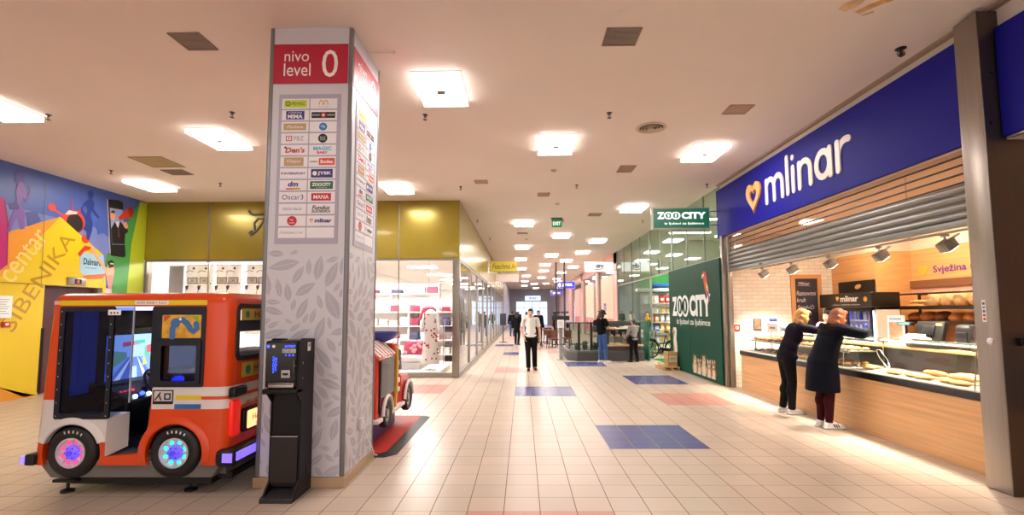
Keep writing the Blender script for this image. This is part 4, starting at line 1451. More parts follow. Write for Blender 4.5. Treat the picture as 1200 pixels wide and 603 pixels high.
# cables behind the bus
cb_ = thing('floor_cable', 'grey cables coiled on the floor between the toy bus and the pillar', 'cable', (-2.75, 5.3, 0))
b = B()
for k in range(3):
    b.tube([(-3.0 + .1 * k, 5.6, .015), (-2.8, 5.3 - .06 * k, .015), (-2.67, 5.2 - .05 * k, .015 + .01 * k), (-2.64 - .02 * k, 5.35, .015), (-2.75, 5.5 - .05 * k, .02), (-2.9, 5.35, .02), (-2.72, 5.12 + .03 * k, .015), (-2.63, 4.9, .012)], .008, mat('cable_grey', '5a585a', .5), 6)
b.build('cord', cb_)

# =====================================================================  payment machine
pm = thing('payment_machine', 'tall black self-service payment machine standing against the white pillar', 'payment machine', (-2.18, 4.52, 0))
PB = mat('machine_black', '09090b', .42, spec=.3)
MX0, MX1 = -2.33, -2.045
prof = [(4.715, .0), (4.715, 1.43), (4.46, 1.445), (4.405, 1.42), (4.39, 1.0), (4.375, .965), (4.375, .945), (4.46, .86), (4.46, .16), (4.35, .045), (4.35, .0)]
b = B(); b.prism([(y, z) for y, z in prof], (MX1 - .018, 0, 0), Y3, Z3, 0, .018, PB); b.build('side_panel', pm, bev=.004)
b = B(); b.prism([(y, z) for y, z in prof], (MX0, 0, 0), Y3, Z3, 0, .018, PB); b.build('side_panel', pm, bev=.004)
b = B()
b.box(MX0 + .018, MX1 - .018, 4.47, 4.70, .1, 1.42, PB)
b.rbox(MX0 - .03, MX1 - .018, 4.395, 4.48, 1.0, 1.425, PB, .015)
b.rbox(MX0 - .035, MX1 - .0, 4.365, 4.48, .945, .99, PB, .01)
b.build('cabinet', pm, bev=.003)
b = B(); b.box(MX0 + .02, MX1 - .02, 4.45, 4.475, .14, .55, mat('machine_panel', '1c1412', .35)); b.box(MX0 + .02, MX1 - .02, 4.447, 4.452, .55, .556, CHROME); b.build('door_panel', pm)
b = B(); b.prism([(4.335, .0), (4.335, .04), (4.46, .075), (4.7, .075), (4.7, 0)], (MX0 - .01, 0, 0), Y3, Z3, 0, MX1 - MX0 + .01, mat('foot_plate', '2a2a2c', .45)); b.build('foot_plate', pm, bev=.004)
b = B()
FY = (0, 4.394, 0)
b.prism(rrect(MX0 - .02, MX1 - .03, 1.06, 1.405, .02), FY, X3, Z3, 0, .006, mat('machine_gloss', '08080a', .12)); fp = b.build('front_panel', pm)
b = B()
EB = mat('display_blue', '2838ff', .3, emit='2c48ff', es=2.5)
Q = (0, 4.387, 0)
for k, s_ in enumerate('CHANGE'):
    b.text(s_, (-2.277, 4.387, 1.275 - k * .026), X3, Z3, EB, h=.02, d=.001, off=.03)
for k, s_ in enumerate('MONEY'):
    b.text(s_, (-2.255, 4.387, 1.262 - k * .026), X3, Z3, EB, h=.02, d=.001, off=.03)
b.text('AUTOMAT', (-2.13, 4.387, 1.375), X3, Z3, EB, w=.10, h=.022, d=.001, off=.03)
for x in (-2.33, -2.28):
    b.prism(circ(x + .0, 1.375, .014, 14), Q, X3, Z3, 0, .001, EB if x < -2.3 else PAPER)
b.text('1 2 5', (-2.13, 4.387, 1.295), X3, Z3, EB, w=.08, h=.016, d=.001, off=.03)
b.build('display', fp, smooth=0)
b = B()
b.prism(rrect(-2.20, -2.075, 1.315, 1.352, .003, 2), Q, X3, Z3, 0, .002, mat('label_silver', 'b9b4b4', .3))
for k in range(3):
    b.prism(rrect(-2.195 + k * .042, -2.16 + k * .042, 1.32, 1.347, .002, 2), (0, 4.385, 0), X3, Z3, 0, .001, mat('note_%d' % k, ('8aa0b8', 'b88a8a', '9ab08a')[k], .4))
b.build('banknote_label', fp, smooth=0)
b = B()
b.rbox(-2.20, -2.12, 4.375, 4.39, 1.09, 1.16, mat('label_silver', 'b9b4b4', .3), .004)
b.box(-2.185, -2.135, 4.372, 4.376, 1.115, 1.135, BLACK)
b.build('coin_slot', fp)
b = B()
b.lathe([(.0001, .012), (.016, .01), (.02, 0)], mat('gun_metal', '4c4c50', .25, .8), (-2.085, 4.388, 1.2), NY, 16)
b.rbox(-2.10, -2.075, 4.372, 4.39, 1.12, 1.25, mat('gun_metal', '4c4c50', .25, .8), .01)
b.build('note_inlet', fp)
b = B()
b.rbox(MX0 + .01, MX1 - .04, 4.38, 4.42, 1.0, 1.045, mat('tray_steel', 'b5b1ad', .3, .9), .006)
b.box(MX0 + .02, MX1 - .05, 4.377, 4.381, 1.03, 1.04, BLACK)
b.build('coin_tray', pm)
b = B(); b.box(MX1, MX1 + .002, 4.56, 4.62, 1.32, 1.40, PAPER); b.box(MX1 + .002, MX1 + .0025, 4.57, 4.61, 1.36, 1.39, mat('print_grey', '9a9a9a', .6)); b.build('side_label', pm, smooth=0)
b = B(); b.box(MX1, MX1 + .004, 4.60, 4.66, .17, .24, BLACK); b.cyl((MX1, 4.45, 1.22), (MX1 + .01, 4.45, 1.22), .01, CHROME, n=10); b.cyl((MX1, 4.45, 1.08), (MX1 + .01, 4.45, 1.08), .008, CHROME, n=10); b.build('lock', pm)

# =====================================================================  fire engine ride on the red mat
mt = thing('floor_mat', 'red rubber safety mat with black sloped edge under the toy fire engine', 'mat', (-2.2, 6.8, 0))
MATO = [(-2.95, 5.68), (-1.62, 5.68), (-1.50, 5.80), (-1.50, 7.84), (-1.60, 7.95), (-2.95, 7.95)]
MATI = [(-2.85, 5.78), (-1.70, 5.78), (-1.64, 5.86), (-1.64, 7.78), (-1.70, 7.85), (-2.85, 7.85)]
b = B()
k = len(MATO)
b.add([(x, y, .001) for x, y in MATO] + [(x, y, .022) for x, y in MATI], [(i, (i + 1) % k, k + (i + 1) % k, k + i) for i in range(k)], RUB)
b.build('edge_strip', mt, smooth=0)
B().prism(MATI, (0, 0, 0), X3, Y3, .0, .023, mat('mat_red', 'b3261c', .6, bump=(60, .2))).build('pad', mt, smooth=0)

ft = thing('fire_engine_ride', 'red toy fire engine ride on a violet base behind the white pillar', 'kiddie ride', (-2.15, 6.8, .023))
FR_ = mat('engine_red', 'c92b1a', .25, coat=.5)
FW = mat('engine_white', 'e8e2e0', .3)
FGY = mat('engine_grey', '7d7a78', .4, bump=(30, .3))
VIO = mat('base_violet', '3a2a78', .35)
EX = -1.80
b = B(); b.rbox(-2.45, -1.92, 6.0, 7.3, .024, .36, VIO, .03); b.build('base', ft)
b = B()
b.rbox(-2.5, EX, 5.95, 6.80, .34, 1.16, FR_, .03)
b.build('body', ft)
b = B()
b.prism(roundpoly([(6.74, .34), (7.18, .34), (7.18, .78), (7.10, .80), (7.04, 1.18), (6.96, 1.25), (6.74, 1.25)], .04), (-2.48, 0, 0), Y3, Z3, 0, .66, FR_)
b.build('cab', ft, bev=.015)
b = B()
b.prism(roundpoly([(7.12, .32), (7.72, .32), (7.78, .45), (7.74, .64), (7.6, .73), (7.12, .78)], .05), (-2.46, 0, 0), Y3, Z3, 0, .66, FR_)
b.build('bonnet', ft, bev=.04, seg=4)
b = B()
for k in range(26):
    b.rbox(EX, EX + .016, 6.12, 6.70, .60 + k * .019, .617 + k * .019, FGY, .005, 1)
b.box(EX - .01, EX + .004, 6.11, 6.71, .59, 1.10, BLACK)
b.build('roller_shutter', ft)
b = B(); b.rbox(EX, EX + .02, 6.03, 6.09, .42, 1.12, BLACK, .006); b.build('black_strip', ft)
# striped sloping ladder rack at the top
lr = B()
M4 = Matrix.Translation((EX - .10, 6.4, 1.19)) @ Matrix.Rotation(RAD(42), 4, 'Y')
lr.rbox(-.16, .16, -.45, .36, -.02, .02, FR_, .015, 2, M4)
lo_ = lr.build('ladder_rack', ft)
b = B()
for k in range(6):
    b.rbox(-.14, .14, -.41 + k * .13, -.345 + k * .13, .018, .035, FW, .006, 2, M4)
b.build('white_slats', lo_)
b = B()
b.prism(roundpoly([(6.74, .37), (6.80, .37), (6.86, .7), (6.88, 1.0), (6.84, 1.2), (6.78, 1.2), (6.80, .95), (6.79, .7)], .02), (EX + .002, 0, 0), Y3, Z3, 0, .025, mat('engine_gold', 'c9a227', .35))
b.build('gold_trim', ft)
b = B()
for k, z in enumerate((.55, .68, .80, .93)):
    b.rbox(EX + .0, EX + .02, 6.90, 7.0, z, z + .07, FW, .01, 2)
b.build('door_badges', ft)
b = B()
b.plate(roundpoly([(6.93, .86), (7.08, .86), (7.03, 1.13), (6.93, 1.16)], .02), [], (EX + .02, 0, 0), Y3, Z3, .01, mat('cab_window', '3b3f48', .2))
b.build('cab_window', ft)
b = B()
for y0, y1 in ((5.90, 6.10), (6.52, 7.22)):
    B().rbox(-2.5, EX + .045, y0, y1, .32, .37, FW, .012).build('running_board', ft)
for wy, rr, zz in ((6.32, .185, .38), (7.46, .205, .395)):
    b = B()
    a = [(EX + .04, wy + (rr + .035) * math.cos(t), zz + (rr + .035) * math.sin(t)) for t in [PI * k / 16 for k in range(17)]]
    b.tube(a, .022, FW, 8)
    b.build('mudguard', ft)
    for side in (1, -1):
        ox = EX - .05 if side > 0 else -2.45
        b = B().lathe([(rr * .55, 0), (rr * .6, .09), (rr * .9, .10), (rr, .08), (rr, .02), (rr * .9, 0)], RUB, (ox, wy, zz), X3 * side, 30)
        w_ = b.build('wheel', ft)
        b = B().lathe([(rr * .6, .085), (rr * .5, .06), (rr * .25, .05), (rr * .22, .09), (.0001, .09)], mat('engine_hub', '9a9694', .3, .6), (ox, wy, zz), X3 * side, 24)
        for q in range(6):
            t = q * PI / 3
            b.cyl((ox + side * .06, wy + rr * .4 * math.cos(t), zz + rr * .4 * math.sin(t)), (ox + side * .075, wy + rr * .4 * math.cos(t), zz + rr * .4 * math.sin(t)), rr * .06, BLACK, n=8)
        b.build('hub', w_)
b = B()
b.lathe([(.06, 0), (.10, .05), (.22, .10), (.26, .14), (.27, .19), (.255, .19), (.24, .145), (.2, .115), (.08, .07), (.0001, .07)], mat('engine_blue', '2c3f9a', .3), (-2.02, 6.72, 1.22), n=30)
b.cyl((-2.02, 6.72, 1.1), (-2.02, 6.72, 1.24), .05, mat('engine_blue', '2c3f9a', .3))
b.build('blue_beacon_bowl', ft)
b = B(); b.lathe([(.0001, .05), (.04, .04), (.055, 0), (.055, -.03)], mat('head_lamp', 'f0e6c0', .2), (EX - .1, 7.765, .52), Y3, 16); b.build('headlamp', ft)
b = B(); b.rbox(-2.47, EX + .01, 7.72, 7.82, .30, .38, CHROME, .02); b.build('bumper', ft)
# =====================================================================  bakery shell
WOOD = mat('wood_panel', 'd9a36a', .45, noise=(2.2, .13), stretch=(1, .35, 9))
WOODF = mat('counter_wood', 'd6a673', .42, noise=(2.4, .14), stretch=(1, .4, 11))
SIGNB = mat('sign_blue', '12128c', .6, spec=.2)
BULK = mat('bulkhead_white', 'd9d2cc', .6)


def brick_mat():
    m = bpy.data.materials.new('white_brick')
    m.use_nodes = True
    nt = m.node_tree; N = nt.nodes; L = nt.links
    p = N['Principled BSDF']; p.inputs['Roughness'].default_value = .5
    tc = N.new('ShaderNodeTexCoord')
    mp = N.new('ShaderNodeMapping'); mp.inputs['Rotation'].default_value = (RAD(-90), 0, 0)
    L.new(tc.outputs['Object'], mp.inputs[0])
    br = N.new('ShaderNodeTexBrick')
    br.inputs['Scale'].default_value = 1; br.inputs['Brick Width'].default_value = .26; br.inputs['Row Height'].default_value = .085; br.inputs['Mortar Size'].default_value = .006
    br.inputs['Color1'].default_value = lin('ebe2d8'); br.inputs['Color2'].default_value = lin('ddd2c6'); br.inputs['Mortar'].default_value = lin('c9bcae')
    L.new(mp.outputs[0], br.inputs['Vector'])
    L.new(br.outputs['Color'], p.inputs['Base Color'])
    bu = N.new('ShaderNodeBump'); bu.inputs['Strength'].default_value = .3; bu.inputs['Distance'].default_value = .01; bu.invert = True
    L.new(br.outputs['Fac'], bu.inputs['Height']); L.new(bu.outputs[0], p.inputs['Normal'])
    return m


BRICK = brick_mat()
BCZ = 3.42
WTOP = 2.86
PLAS = mat('plaster_warm', 'ead9c6', .7)
b = B()
b.box(4.66, 12, 10.9, 11.08, 0, CZ, BRICK)
b.build('wall_bakery_end', kind='structure')
b = B(); b.box(7.0, 7.7, 9.55, 10.9, 0, WTOP, WOOD); b.box(7.003, 7.7, 9.553, 10.9, WTOP, BCZ + .1, PLAS); b.build('wall_bakery_pier', kind='structure')
b = B(); b.box(7.7, 7.9, -8, 10.9, 0, WTOP, WOOD); b.box(7.703, 7.9, -8, 10.9, WTOP, BCZ + .1, PLAS); b.build('wall_bakery_back', kind='structure')
b = B(); b.box(4.85, 7.9, -8, 10.9, BCZ, BCZ + .1, mat('bakery_ceiling', 'efe4da', .7)); b.build('ceiling_bakery', kind='structure')
b = B()
b.box(4.62, 4.85, 4.7, 11.08, 3.38, CZ, BULK)
b.box(4.62, 4.85, -8, 4.7, 3.3, CZ, BULK)
b.build('wall_right_bulkhead', kind='structure')
b = B(); b.box(4.55, 4.62, -8, 11.1, CZ - .035, CZ, mat('edge_brown', '9c8877', .5)); b.build('trim_4', kind='structure')
# corner post between pet shop and bakery
b = B()
b.rbox(4.53, 4.62, 10.86, 10.96, 0, 3.4, STEEL, .008)
b.rbox(4.62, 4.72, 10.80, 10.96, 0, 3.4, FR, .008)
b.build('trim_5', kind='structure')

# fascia sign
fs = thing('bakery_fascia_sign', 'long blue shop fascia with white rounded lettering and orange heart', 'shop sign', (4.6, 8, 3.4))
B().box(4.575, 4.62, 4.78, 11.2, 3.385, 4.5, SIGNB).build('panel', fs, bev=.006)
FO = Vector((4.575, 0, 0)); NYv = Vector((0, -1, 0))
LW = mat('letter_white', 'efe6df', .4)


def arc(cx, cy, r, a0, a1, n=10, ry=None):
    return [(cx + r * math.cos(RAD(a0 + (a1 - a0) * i / n)), cy + (ry or r) * math.sin(RAD(a0 + (a1 - a0) * i / n))) for i in range(n + 1)]


def rounded_word(b, o, ux, uy, k, m, d0, d1):
    """the word in thick rounded strokes; x-height 1, stroke .23, scaled by k"""
    w_ = .23
    u = 0.0
    S_ = []
    # m
    S_ += [[(u, 0), (u, .98)], [(u, .55)] + arc(u + .31, .62, .31, 170, 0, 10, .36) + [(u + .62, 0)], [(u + .62, .55)] + arc(u + .93, .62, .31, 170, 0, 10, .36) + [(u + 1.24, 0)]]
    u += 1.62
    S_ += [[(u, 0), (u, 1.5)]]; u += .40
    S_ += [[(u, 0), (u, .96)], [(u, 1.38), (u + .001, 1.39)]]; u += .42
    S_ += [[(u, 0), (u, .98)], [(u, .5)] + arc(u + .34, .60, .34, 170, 0, 10, .38) + [(u + .68, 0)]]; u += 1.04
    S_ += [arc(u + .36, .49, .36, 20, 380, 26, .47), [(u + .74, .96), (u + .74, 0)]]; u += 1.14
    S_ += [[(u, 0), (u, .98)], [(u, .5)] + arc(u + .40, .56, .38, 165, 70, 8, .42)]
    tot = u + .55
    for q in S_:
        b.stroke([(p[0] * k[0], p[1] * k[1]) for p in q], w_ * (k[0] + k[1]) / 2, o, ux, uy, m, d0, d1)
    return tot


b = B()
rounded_word(b, Vector((4.575, 8.86, 3.70)), NYv, Z3, (.44, .41), LW, .0, .014)
b.build('lettering', fs)
b = B()
ho = heart(0, 0, .56, .60)
hi_ = heart(0, .01, .30, .30)
b.plate(ho, [hi_], (4.53, 9.33, 3.90), NYv, Z3, .04, mat('heart_orange', 'f0a860', .4, noise=(1.5, .12)))
b.build('heart_emblem', fs)

# stainless pillar
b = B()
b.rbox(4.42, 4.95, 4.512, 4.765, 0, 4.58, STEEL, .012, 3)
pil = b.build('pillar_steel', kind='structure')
b = B(); b.box(4.424, 4.95, 4.508, 4.514, 0.0, 4.58, mat('shaded_steel', '5f5652', .36, .8, noise=(3, .08), stretch=(60, 60, .6))); b.build('shaded_side', pil)  # added sheet: dim reflection on this pillar face painted as darker steel
st = thing('pillar_sticker', 'small white sticker strip with coloured pictograms on the steel pillar', 'sticker', (4.418, 4.66, 1.65))
b = B(); b.box(4.4165, 4.4195, 4.632, 4.672, 1.57, 1.78, PAPER); b.build('sheet', st, smooth=0)
b = B()
for k, c_ in enumerate(('c04a3a', 'b03040', '3a58a0', '8a8a90', '505058')):
    b.box(4.4155, 4.4166, 4.64, 4.664, 1.585 + k * .037, 1.61 + k * .037, mat('picto_' + c_, c_, .5))
b.build('pictograms', st, smooth=0)
bt = thing('pillar_button', 'round white button on the front of the steel pillar', 'button', (4.41, 4.61, 1.39))
b = B(); b.lathe([(.028, 0), (.028, .012), (.02, .018), (.0001, .018)], mat('button_white', 'e2e0e4', .3), (4.419, 4.61, 1.39), (-1, 0, 0), 18); b.build('cap', bt)
b = B(); b.lathe([(.034, 0), (.034, .006), (.027, .008)], CHROME, (4.419, 4.61, 1.39), (-1, 0, 0), 18); b.build('collar', bt)
lk = thing('key_switch', 'black key switch box on the dark side of the steel pillar', 'key switch', (4.62, 4.50, 1.38))
b = B(); b.rbox(4.55, 4.66, 4.455, 4.509, 1.355, 1.425, BLACK, .006); b.build('housing', lk)
b = B(); b.rbox(4.60, 4.65, 4.448, 4.458, 1.365, 1.415, CHROME, .004); b.cyl((4.625, 4.449, 1.39), (4.625, 4.444, 1.39), .012, DARKGREY, n=12); b.build('key_plate', lk)
B().rbox(4.46, 4.49, 4.50, 4.509, 3.45, 3.48, BLACK, .004).build('cable_hole', lk)
B().rbox(4.50, 4.53, 4.50, 4.509, 3.95, 3.97, BLACK, .004).build('cable_hole', lk)

f2 = thing('second_fascia_sign', 'blue shop fascia beyond the steel pillar at the right edge', 'shop sign', (4.6, 3.4, 3.33))
B().box(4.56, 4.62, 2.0, 4.495, 3.32, 4.40, SIGNB).build('panel', f2, bev=.012)
b = B()
b.box(4.585, 4.62, 2.0, 4.45, 3.30, 3.325, FR)
b.build('lower_rail', f2)

# rolling shutter
sh = thing('roller_shutter', 'grey roller shutter half lowered above the bakery counter', 'shutter', (4.68, 7.8, 2.6))
SHG = mat('shutter_grey', '8b8c8a', .38, .7)
CLS = glass('shutter_clear', 'f4e9e0', 1.2)
b = B(); cl_ = B()
ztop = 3.40
for k in range(8):
    z1 = ztop - k * .095
    z0 = z1 - .095
    if k < 4:
        cl_.box(4.672, 4.678, 4.80, 10.80, z0 + .022, z1, CLS)
        b.tube([(4.675, 4.80, z0 + .011), (4.675, 10.80, z0 + .011)], .012, mat('shutter_dark', '4b4845', .45, .5), 8)
    else:
        pr = [(4.69, z0), (4.672, z0 + .01), (4.656, z0 + .03), (4.652, z0 + .048), (4.656, z0 + .066), (4.672, z0 + .088), (4.69, z0 + .093)]
        b.prism([(p[0], p[1]) for p in pr], (0, 4.80, 0), X3, Z3, 0, -6.0, SHG)
b.build('slats', sh)
cl_.build('clear_slats', sh, smooth=0)
b = B()
b.rbox(4.645, 4.70, 4.80, 10.80, 2.565, 2.64, SHG, .008)
b.box(4.64, 4.645, 9.3, 9.42, 2.585, 2.62, BLACK)
b.build('bottom_rail', sh)
for y in (4.77, 10.79):
    B().rbox(4.625, 4.695, y, y + .04, 0.001, 3.38, FR, .006).build('guide_rail', sh)

# ---------------------------------------------------------------- counter
CX = 4.72
ct = thing('bakery_counter', 'long wood-fronted bakery counter with glass display case', 'counter', (5.1, 7.6, 0))
b = B()
b.box(CX, CX + .06, 1.5, 10.5, .0, .745, WOODF)
b.box(CX + .06, 5.55, 1.5, 10.5, .0, .74, mat('counter_core', 'cfc5bb', .6))
b.box(CX, 5.55, 10.5, 10.52, 0, .745, WOODF)
b.build('front_panel', ct, bev=.003)
B().rbox(CX - .02, CX + .10, 1.5, 10.54, .745, .832, mat('counter_band', '191416', .3), .006).build('bumper_strip', ct)
B().box(CX - .012, CX + .03, 1.5, 10.53, .832, .842, mat('glass_channel', 'd8d2cb', .3, .6)).build('glass_channel', ct)
DECK = mat('deck_grey', '9c8e86', .4)
b = B(); b.box(CX + .02, 5.55, 1.5, 10.5, .74, .838, DECK); b.build('deck', ct)
CASEG = glass('case_glass', refl=.8)
ys = [1.6, 3.4, 5.16, 7.24, 8.86, 10.48]
for y0, y1 in zip(ys[:-1], ys[1:]):
    b = B()
    b.add([(4.735, y0 + .004, .842), (4.735, y1 - .004, .842), (4.79, y1 - .004, 1.275), (4.79, y0 + .004, 1.275)], [(0, 1, 2, 3)], CASEG)
    b.add([(4.741, y0 + .004, .842), (4.741, y1 - .004, .842), (4.796, y1 - .004, 1.275), (4.796, y0 + .004, 1.275)], [(3, 2, 1, 0)], CASEG)
    b.build('front_pane', ct, smooth=0)
    b = B(); b.box(4.775, 5.36, y0, y1, 1.275, 1.285, glass('case_top', 'e6f0ea', .9)); b.build('top_pane', ct, smooth=0)
EDG = mat('glass_edge', '9fb3a6', .25)
b = B()
b.box(4.768, 4.776, 1.6, 10.48, 1.274, 1.285, EDG)
b.box(5.36, 5.37, 1.6, 10.48, 1.272, 1.285, mat('glass_channel', 'd8d2cb', .3, .6))
for y in ys:
    b.tube([(4.742, y, .842), (4.79, y, 1.278)], .006, CHROME, 8)
    b.box(5.352, 5.368, y - .008, y + .008, .838, 1.275, CHROME)
b.build('case_frame', ct)
b = B(); b.box(4.86, 5.34, 7.26, 10.46, 1.055, 1.063, glass('case_shelf', 'e8f2ee', .8)); b.box(4.855, 4.862, 7.26, 10.46, 1.053, 1.065, EDG)
for y in (7.3, 8.868, 10.455):
    b.box(5.0, 5.02, y - .01, y + .01, .838, 1.055, CHROME)
b.build('middle_shelf', ct, smooth=0)
# case back-side service ledge
b = B(); b.box(5.37, 5.75, 1.5, 10.4, 1.14, 1.17, mat('ledge_wood', 'c08d58', .4)); b.box(5.52, 5.56, 1.5, 10.4, .74, 1.14, mat('ledge_core', '3d362f', .5)); b.build('service_ledge', ct, bev=.004)
# case light tube (under the top glass)
b = B(); b.cyl((5.30, 7.3, 1.255), (5.30, 10.4, 1.255), .012, mat('case_tube', 'fff0dc', .4, emit='fff0d8', es=14), n=10); b.cyl((5.30, 4.9, 1.255), (5.30, 7.2, 1.255), .012, mat('case_tube', 'fff0dc', .4, emit='fff0d8', es=14), n=10)
b.build('case_light', ct)

# ---------------------------------------------------------------- bread and pastry
CRUST = mat('crust', 'b9763a', .6, noise=(14, .22), bump=(40, .3))
CRUSTD = mat('crust_dark', '6f4428', .6, noise=(14, .2), bump=(40, .3))
PALE = mat('crust_pale', 'd2a468', .6, noise=(16, .14), bump=(40, .25))
FLOUR = mat('crust_floured', 'd8b888', .75, noise=(9, .16), bump=(40, .3))


def bread_b(L_, W_, H_, m, slashes=0, m2=None, curve=0.0, n=22):
    """a loaf lying along x, standing on z=0"""
    b = B()
    k = 14
    vs = []; fs = []
    for i in range(n + 1):
        u = -1 + 2 * i / n
        r = max(1e-3, (1 - abs(u) ** 2.6) ** .5)
        for j in range(k):
            t = 2 * PI * j / k
            y = W_ / 2 * r * math.cos(t)
            z = H_ * (.42 + .58 * r * math.sin(t)) if math.sin(t) > 0 else H_ * (.42 + .42 * r * math.sin(t))
            if slashes and math.sin(t) > .35:
                z -= H_ * .10 * max(0, math.cos(u * PI * slashes + t * 1.2)) ** 6
            vs.append((u * L_ / 2, y + curve * u * u, z))
    for i in range(n):
        for j in range(k):
            fs.append((i * k + j, (i + 1) * k + j, (i + 1) * k + (j + 1) % k, i * k + (j + 1) % k))
    fs += [tuple(range(k)), tuple(n * k + j for j in range(k - 1, -1, -1))]
    b.add(vs, fs, m)
    return b


def place(proto, spots, label, group, first):
    for (x, y, z, rot, sc) in spots:
        if first[0]:
            o = proto; first[0] = False
            o.location = (x, y, z); o.rotation_euler = (0, 0, rot); o.scale = sc if hasattr(sc, '__len__') else (sc,) * 3
            o['label'] = label; o['group'] = group
        else:
            dup(proto, (x, y, z), rot, label, group, sc)


rr = random.Random(11)
pr_round = bread_b(.36, .30, .19, FLOUR, 1.5).build('round_loaf', label='-', cat='bread')
pr_golden = bread_b(.30, .25, .15, CRUST, 2).build('golden_loaf', label='-', cat='bread')
pr_dark = bread_b(.30, .24, .15, CRUSTD, 2).build('dark_loaf', label='-', cat='bread')
pr_bag = bread_b(.44, .10, .08, PALE, 3).build('baguette', label='-', cat='bread')
pr_ciab = bread_b(.36, .15, .085, PALE, 0).build('ciabatta', label='-', cat='bread')
pr_roll = bread_b(.13, .10, .065, CRUST, 1).build('bread_roll', label='-', cat='pastry')
pr_past = bread_b(.15, .085, .055, PALE, 2, curve=.02).build('pastry', label='-', cat='pastry')
pr_cros = bread_b(.15, .06, .055, CRUST, 4, curve=.045).build('croissant', label='-', cat='pastry')
pr_dpas = bread_b(.12, .09, .05, CRUSTD, 1).build('chocolate_pastry', label='-', cat='pastry')
F = {k: [True] for k in 'abcdefghi'}
# bread rack on the back wall
br = thing('bread_rack', 'black metal bread rack with wooden shelves on the bakery back wall', 'rack', (7.45, 8.4, 0))
BKM = mat('rack_black', '1a1512', .45)
b = B()
for y in (9.3, 7.45, 5.6):
    for x in (7.22, 7.62):
        b.box(x - .015, x + .015, y - .02, y + .02, 0, 2.0, BKM)
for x in (7.22, 7.62):
    b.box(x - .012, x + .012, 5.6, 9.3, 1.97, 2.0, BKM)
b.build('frame', br)
for z in (1.735, 1.475, 1.1):
    b = B(); b.box(7.2, 7.64, 5.58, 9.32, z - .03, z, mat('rack_wood', 'b08050', .5)); b.box(7.19, 7.2, 5.58, 9.32, z - .035, z + .03, BKM); b.build('shelf', br)
place(pr_bag, [(7.34, 9.05, 1.737, 1.57, .9), (7.45, 9.05, 1.737, 1.57, .9), (7.4, 9.05, 1.812, 1.57, .9), (7.53, 9.05, 1.737, 1.57, .7)], 'pale baguette in the bundle at the left end of the upper bread shelf', 'baguettes on the upper bread shelf', F['a'])
place(pr_round, [(7.40, 8.66, 1.737, .1, (.85, .86, 1.5)), (7.41, 8.39, 1.737, 3.1, (.85, .86, 1.42)), (7.4, 8.12, 1.737, .05, (.85, .86, 1.5)), (7.41, 7.85, 1.737, 3.2, (.85, .86, 1.4)), (7.4, 7.3, 1.737, .0, (.85, .86, 1.45)), (7.4, 7.03, 1.737, .1, (.85, .86, 1.45))], 'large floury round loaf on the upper shelf of the bread rack', 'round loaves on the upper bread shelf', F['b'])
place(pr_golden, [(7.4, 9.1, 1.477, .1, (1, 1, 1.2)), (7.4, 8.82, 1.477, .05, (1, 1, 1.25)), (7.4, 8.24, 1.477, .1, (1, 1, 1.15)), (7.4, 7.96, 1.477, .0, (1, 1, 1.15)), (7.4, 7.68, 1.477, .1, (1, 1, 1.1)), (7.4, 7.28, 1.477, .1, (1, 1, 1.1))], 'golden loaf on the lower shelf of the bread rack', 'golden loaves on the lower bread shelf', F['c'])
place(pr_dark, [(7.4, 8.53, 1.477, .05, (1, 1, 1.3))], 'dark brown loaf between golden ones on the lower bread shelf', 'dark loaves', F['d'])
# case, right part: ciabattas along the front, flat breads on a board
place(pr_ciab, [(4.92, 5.52, .840, 1.75, .66), (4.96, 5.76, .840, 1.2, .7), (4.92, 6.01, .840, 1.8, .68), (4.96, 6.26, .840, 1.3, .66), (4.93, 6.5, .840, 1.7, .64)], 'pale ciabatta loaf in the row along the front of the display case', 'ciabattas in the display case', F['e'])
tr = thing('bread_board', 'pale wooden board of flat breads at the back of the display case', 'board', (5.25, 5.9, .838))
B().rbox(5.05, 5.32, 5.4, 6.4, .839, .858, mat('board_pale', 'd8bd92', .5), .006).build('board', tr)
place(pr_bag, [(5.12, 5.7, .860, 1.55, 1), (5.25, 5.75, .860, 1.6, 1), (5.18, 6.15, .860, 1.5, .9)], 'flat baguette on the pale board in the display case', 'baguettes in the display case', F['a'])
b = B(); b.box(4.84, 5.05, 6.74, 7.2, .839, .85, PAPER); b.build('tray_paper', label='white paper sheet with flat bread by the middle case pillar', cat='paper', loc=(4.95, 6.95, .838))
place(pr_ciab, [(4.91, 6.95, .852, 1.5, .8), (5.04, 7.0, .852, 1.55, .62)], 'floured flat loaf lying on white paper in the display case', 'flat loaves on the paper', F['e'])
# trays in the left part
kinds = [('f', pr_roll, 'golden roll'), ('g', pr_past, 'pale braided pastry'), ('h', pr_cros, 'croissant'), ('i', pr_dpas, 'chocolate pastry')]
TRAY = mat('tray_metal', '8e8580', .35, .6)
lays = [(.838, 'deck'), (1.063, 'glass shelf')]
for lz, ln in lays:
    for q in range(4):
        y0 = 7.32 + q * .78
        t = B().rbox(4.85 if lz < 1 else 4.88, 5.30, y0, y0 + .72, lz + .001, lz + .014, TRAY, .005).build('pastry_tray', label='metal tray of pastries on the case %s, %s from the middle case post' % (ln, ['first', 'second', 'third', 'fourth'][q]), cat='tray', loc=(5.07, y0 + .36, lz))
        f_, pr_, nm = kinds[(q + (1 if lz > 1 else 0)) % 4]
        sp = []
        for i in range(4):
            for j in range(3):
                sp.append(((4.93 if lz < 1 else 4.96) + j * .135, y0 + .10 + i * .172, lz + .0155, 1.2 + rr.random() * .8, .85 + rr.random() * .15))
        place(pr_, sp, nm + ' on the %s tray of the case %s' % (['first', 'second', 'third', 'fourth'][q], ln), nm + 's, tray %s, %s' % (q + 1, ln), F[f_])
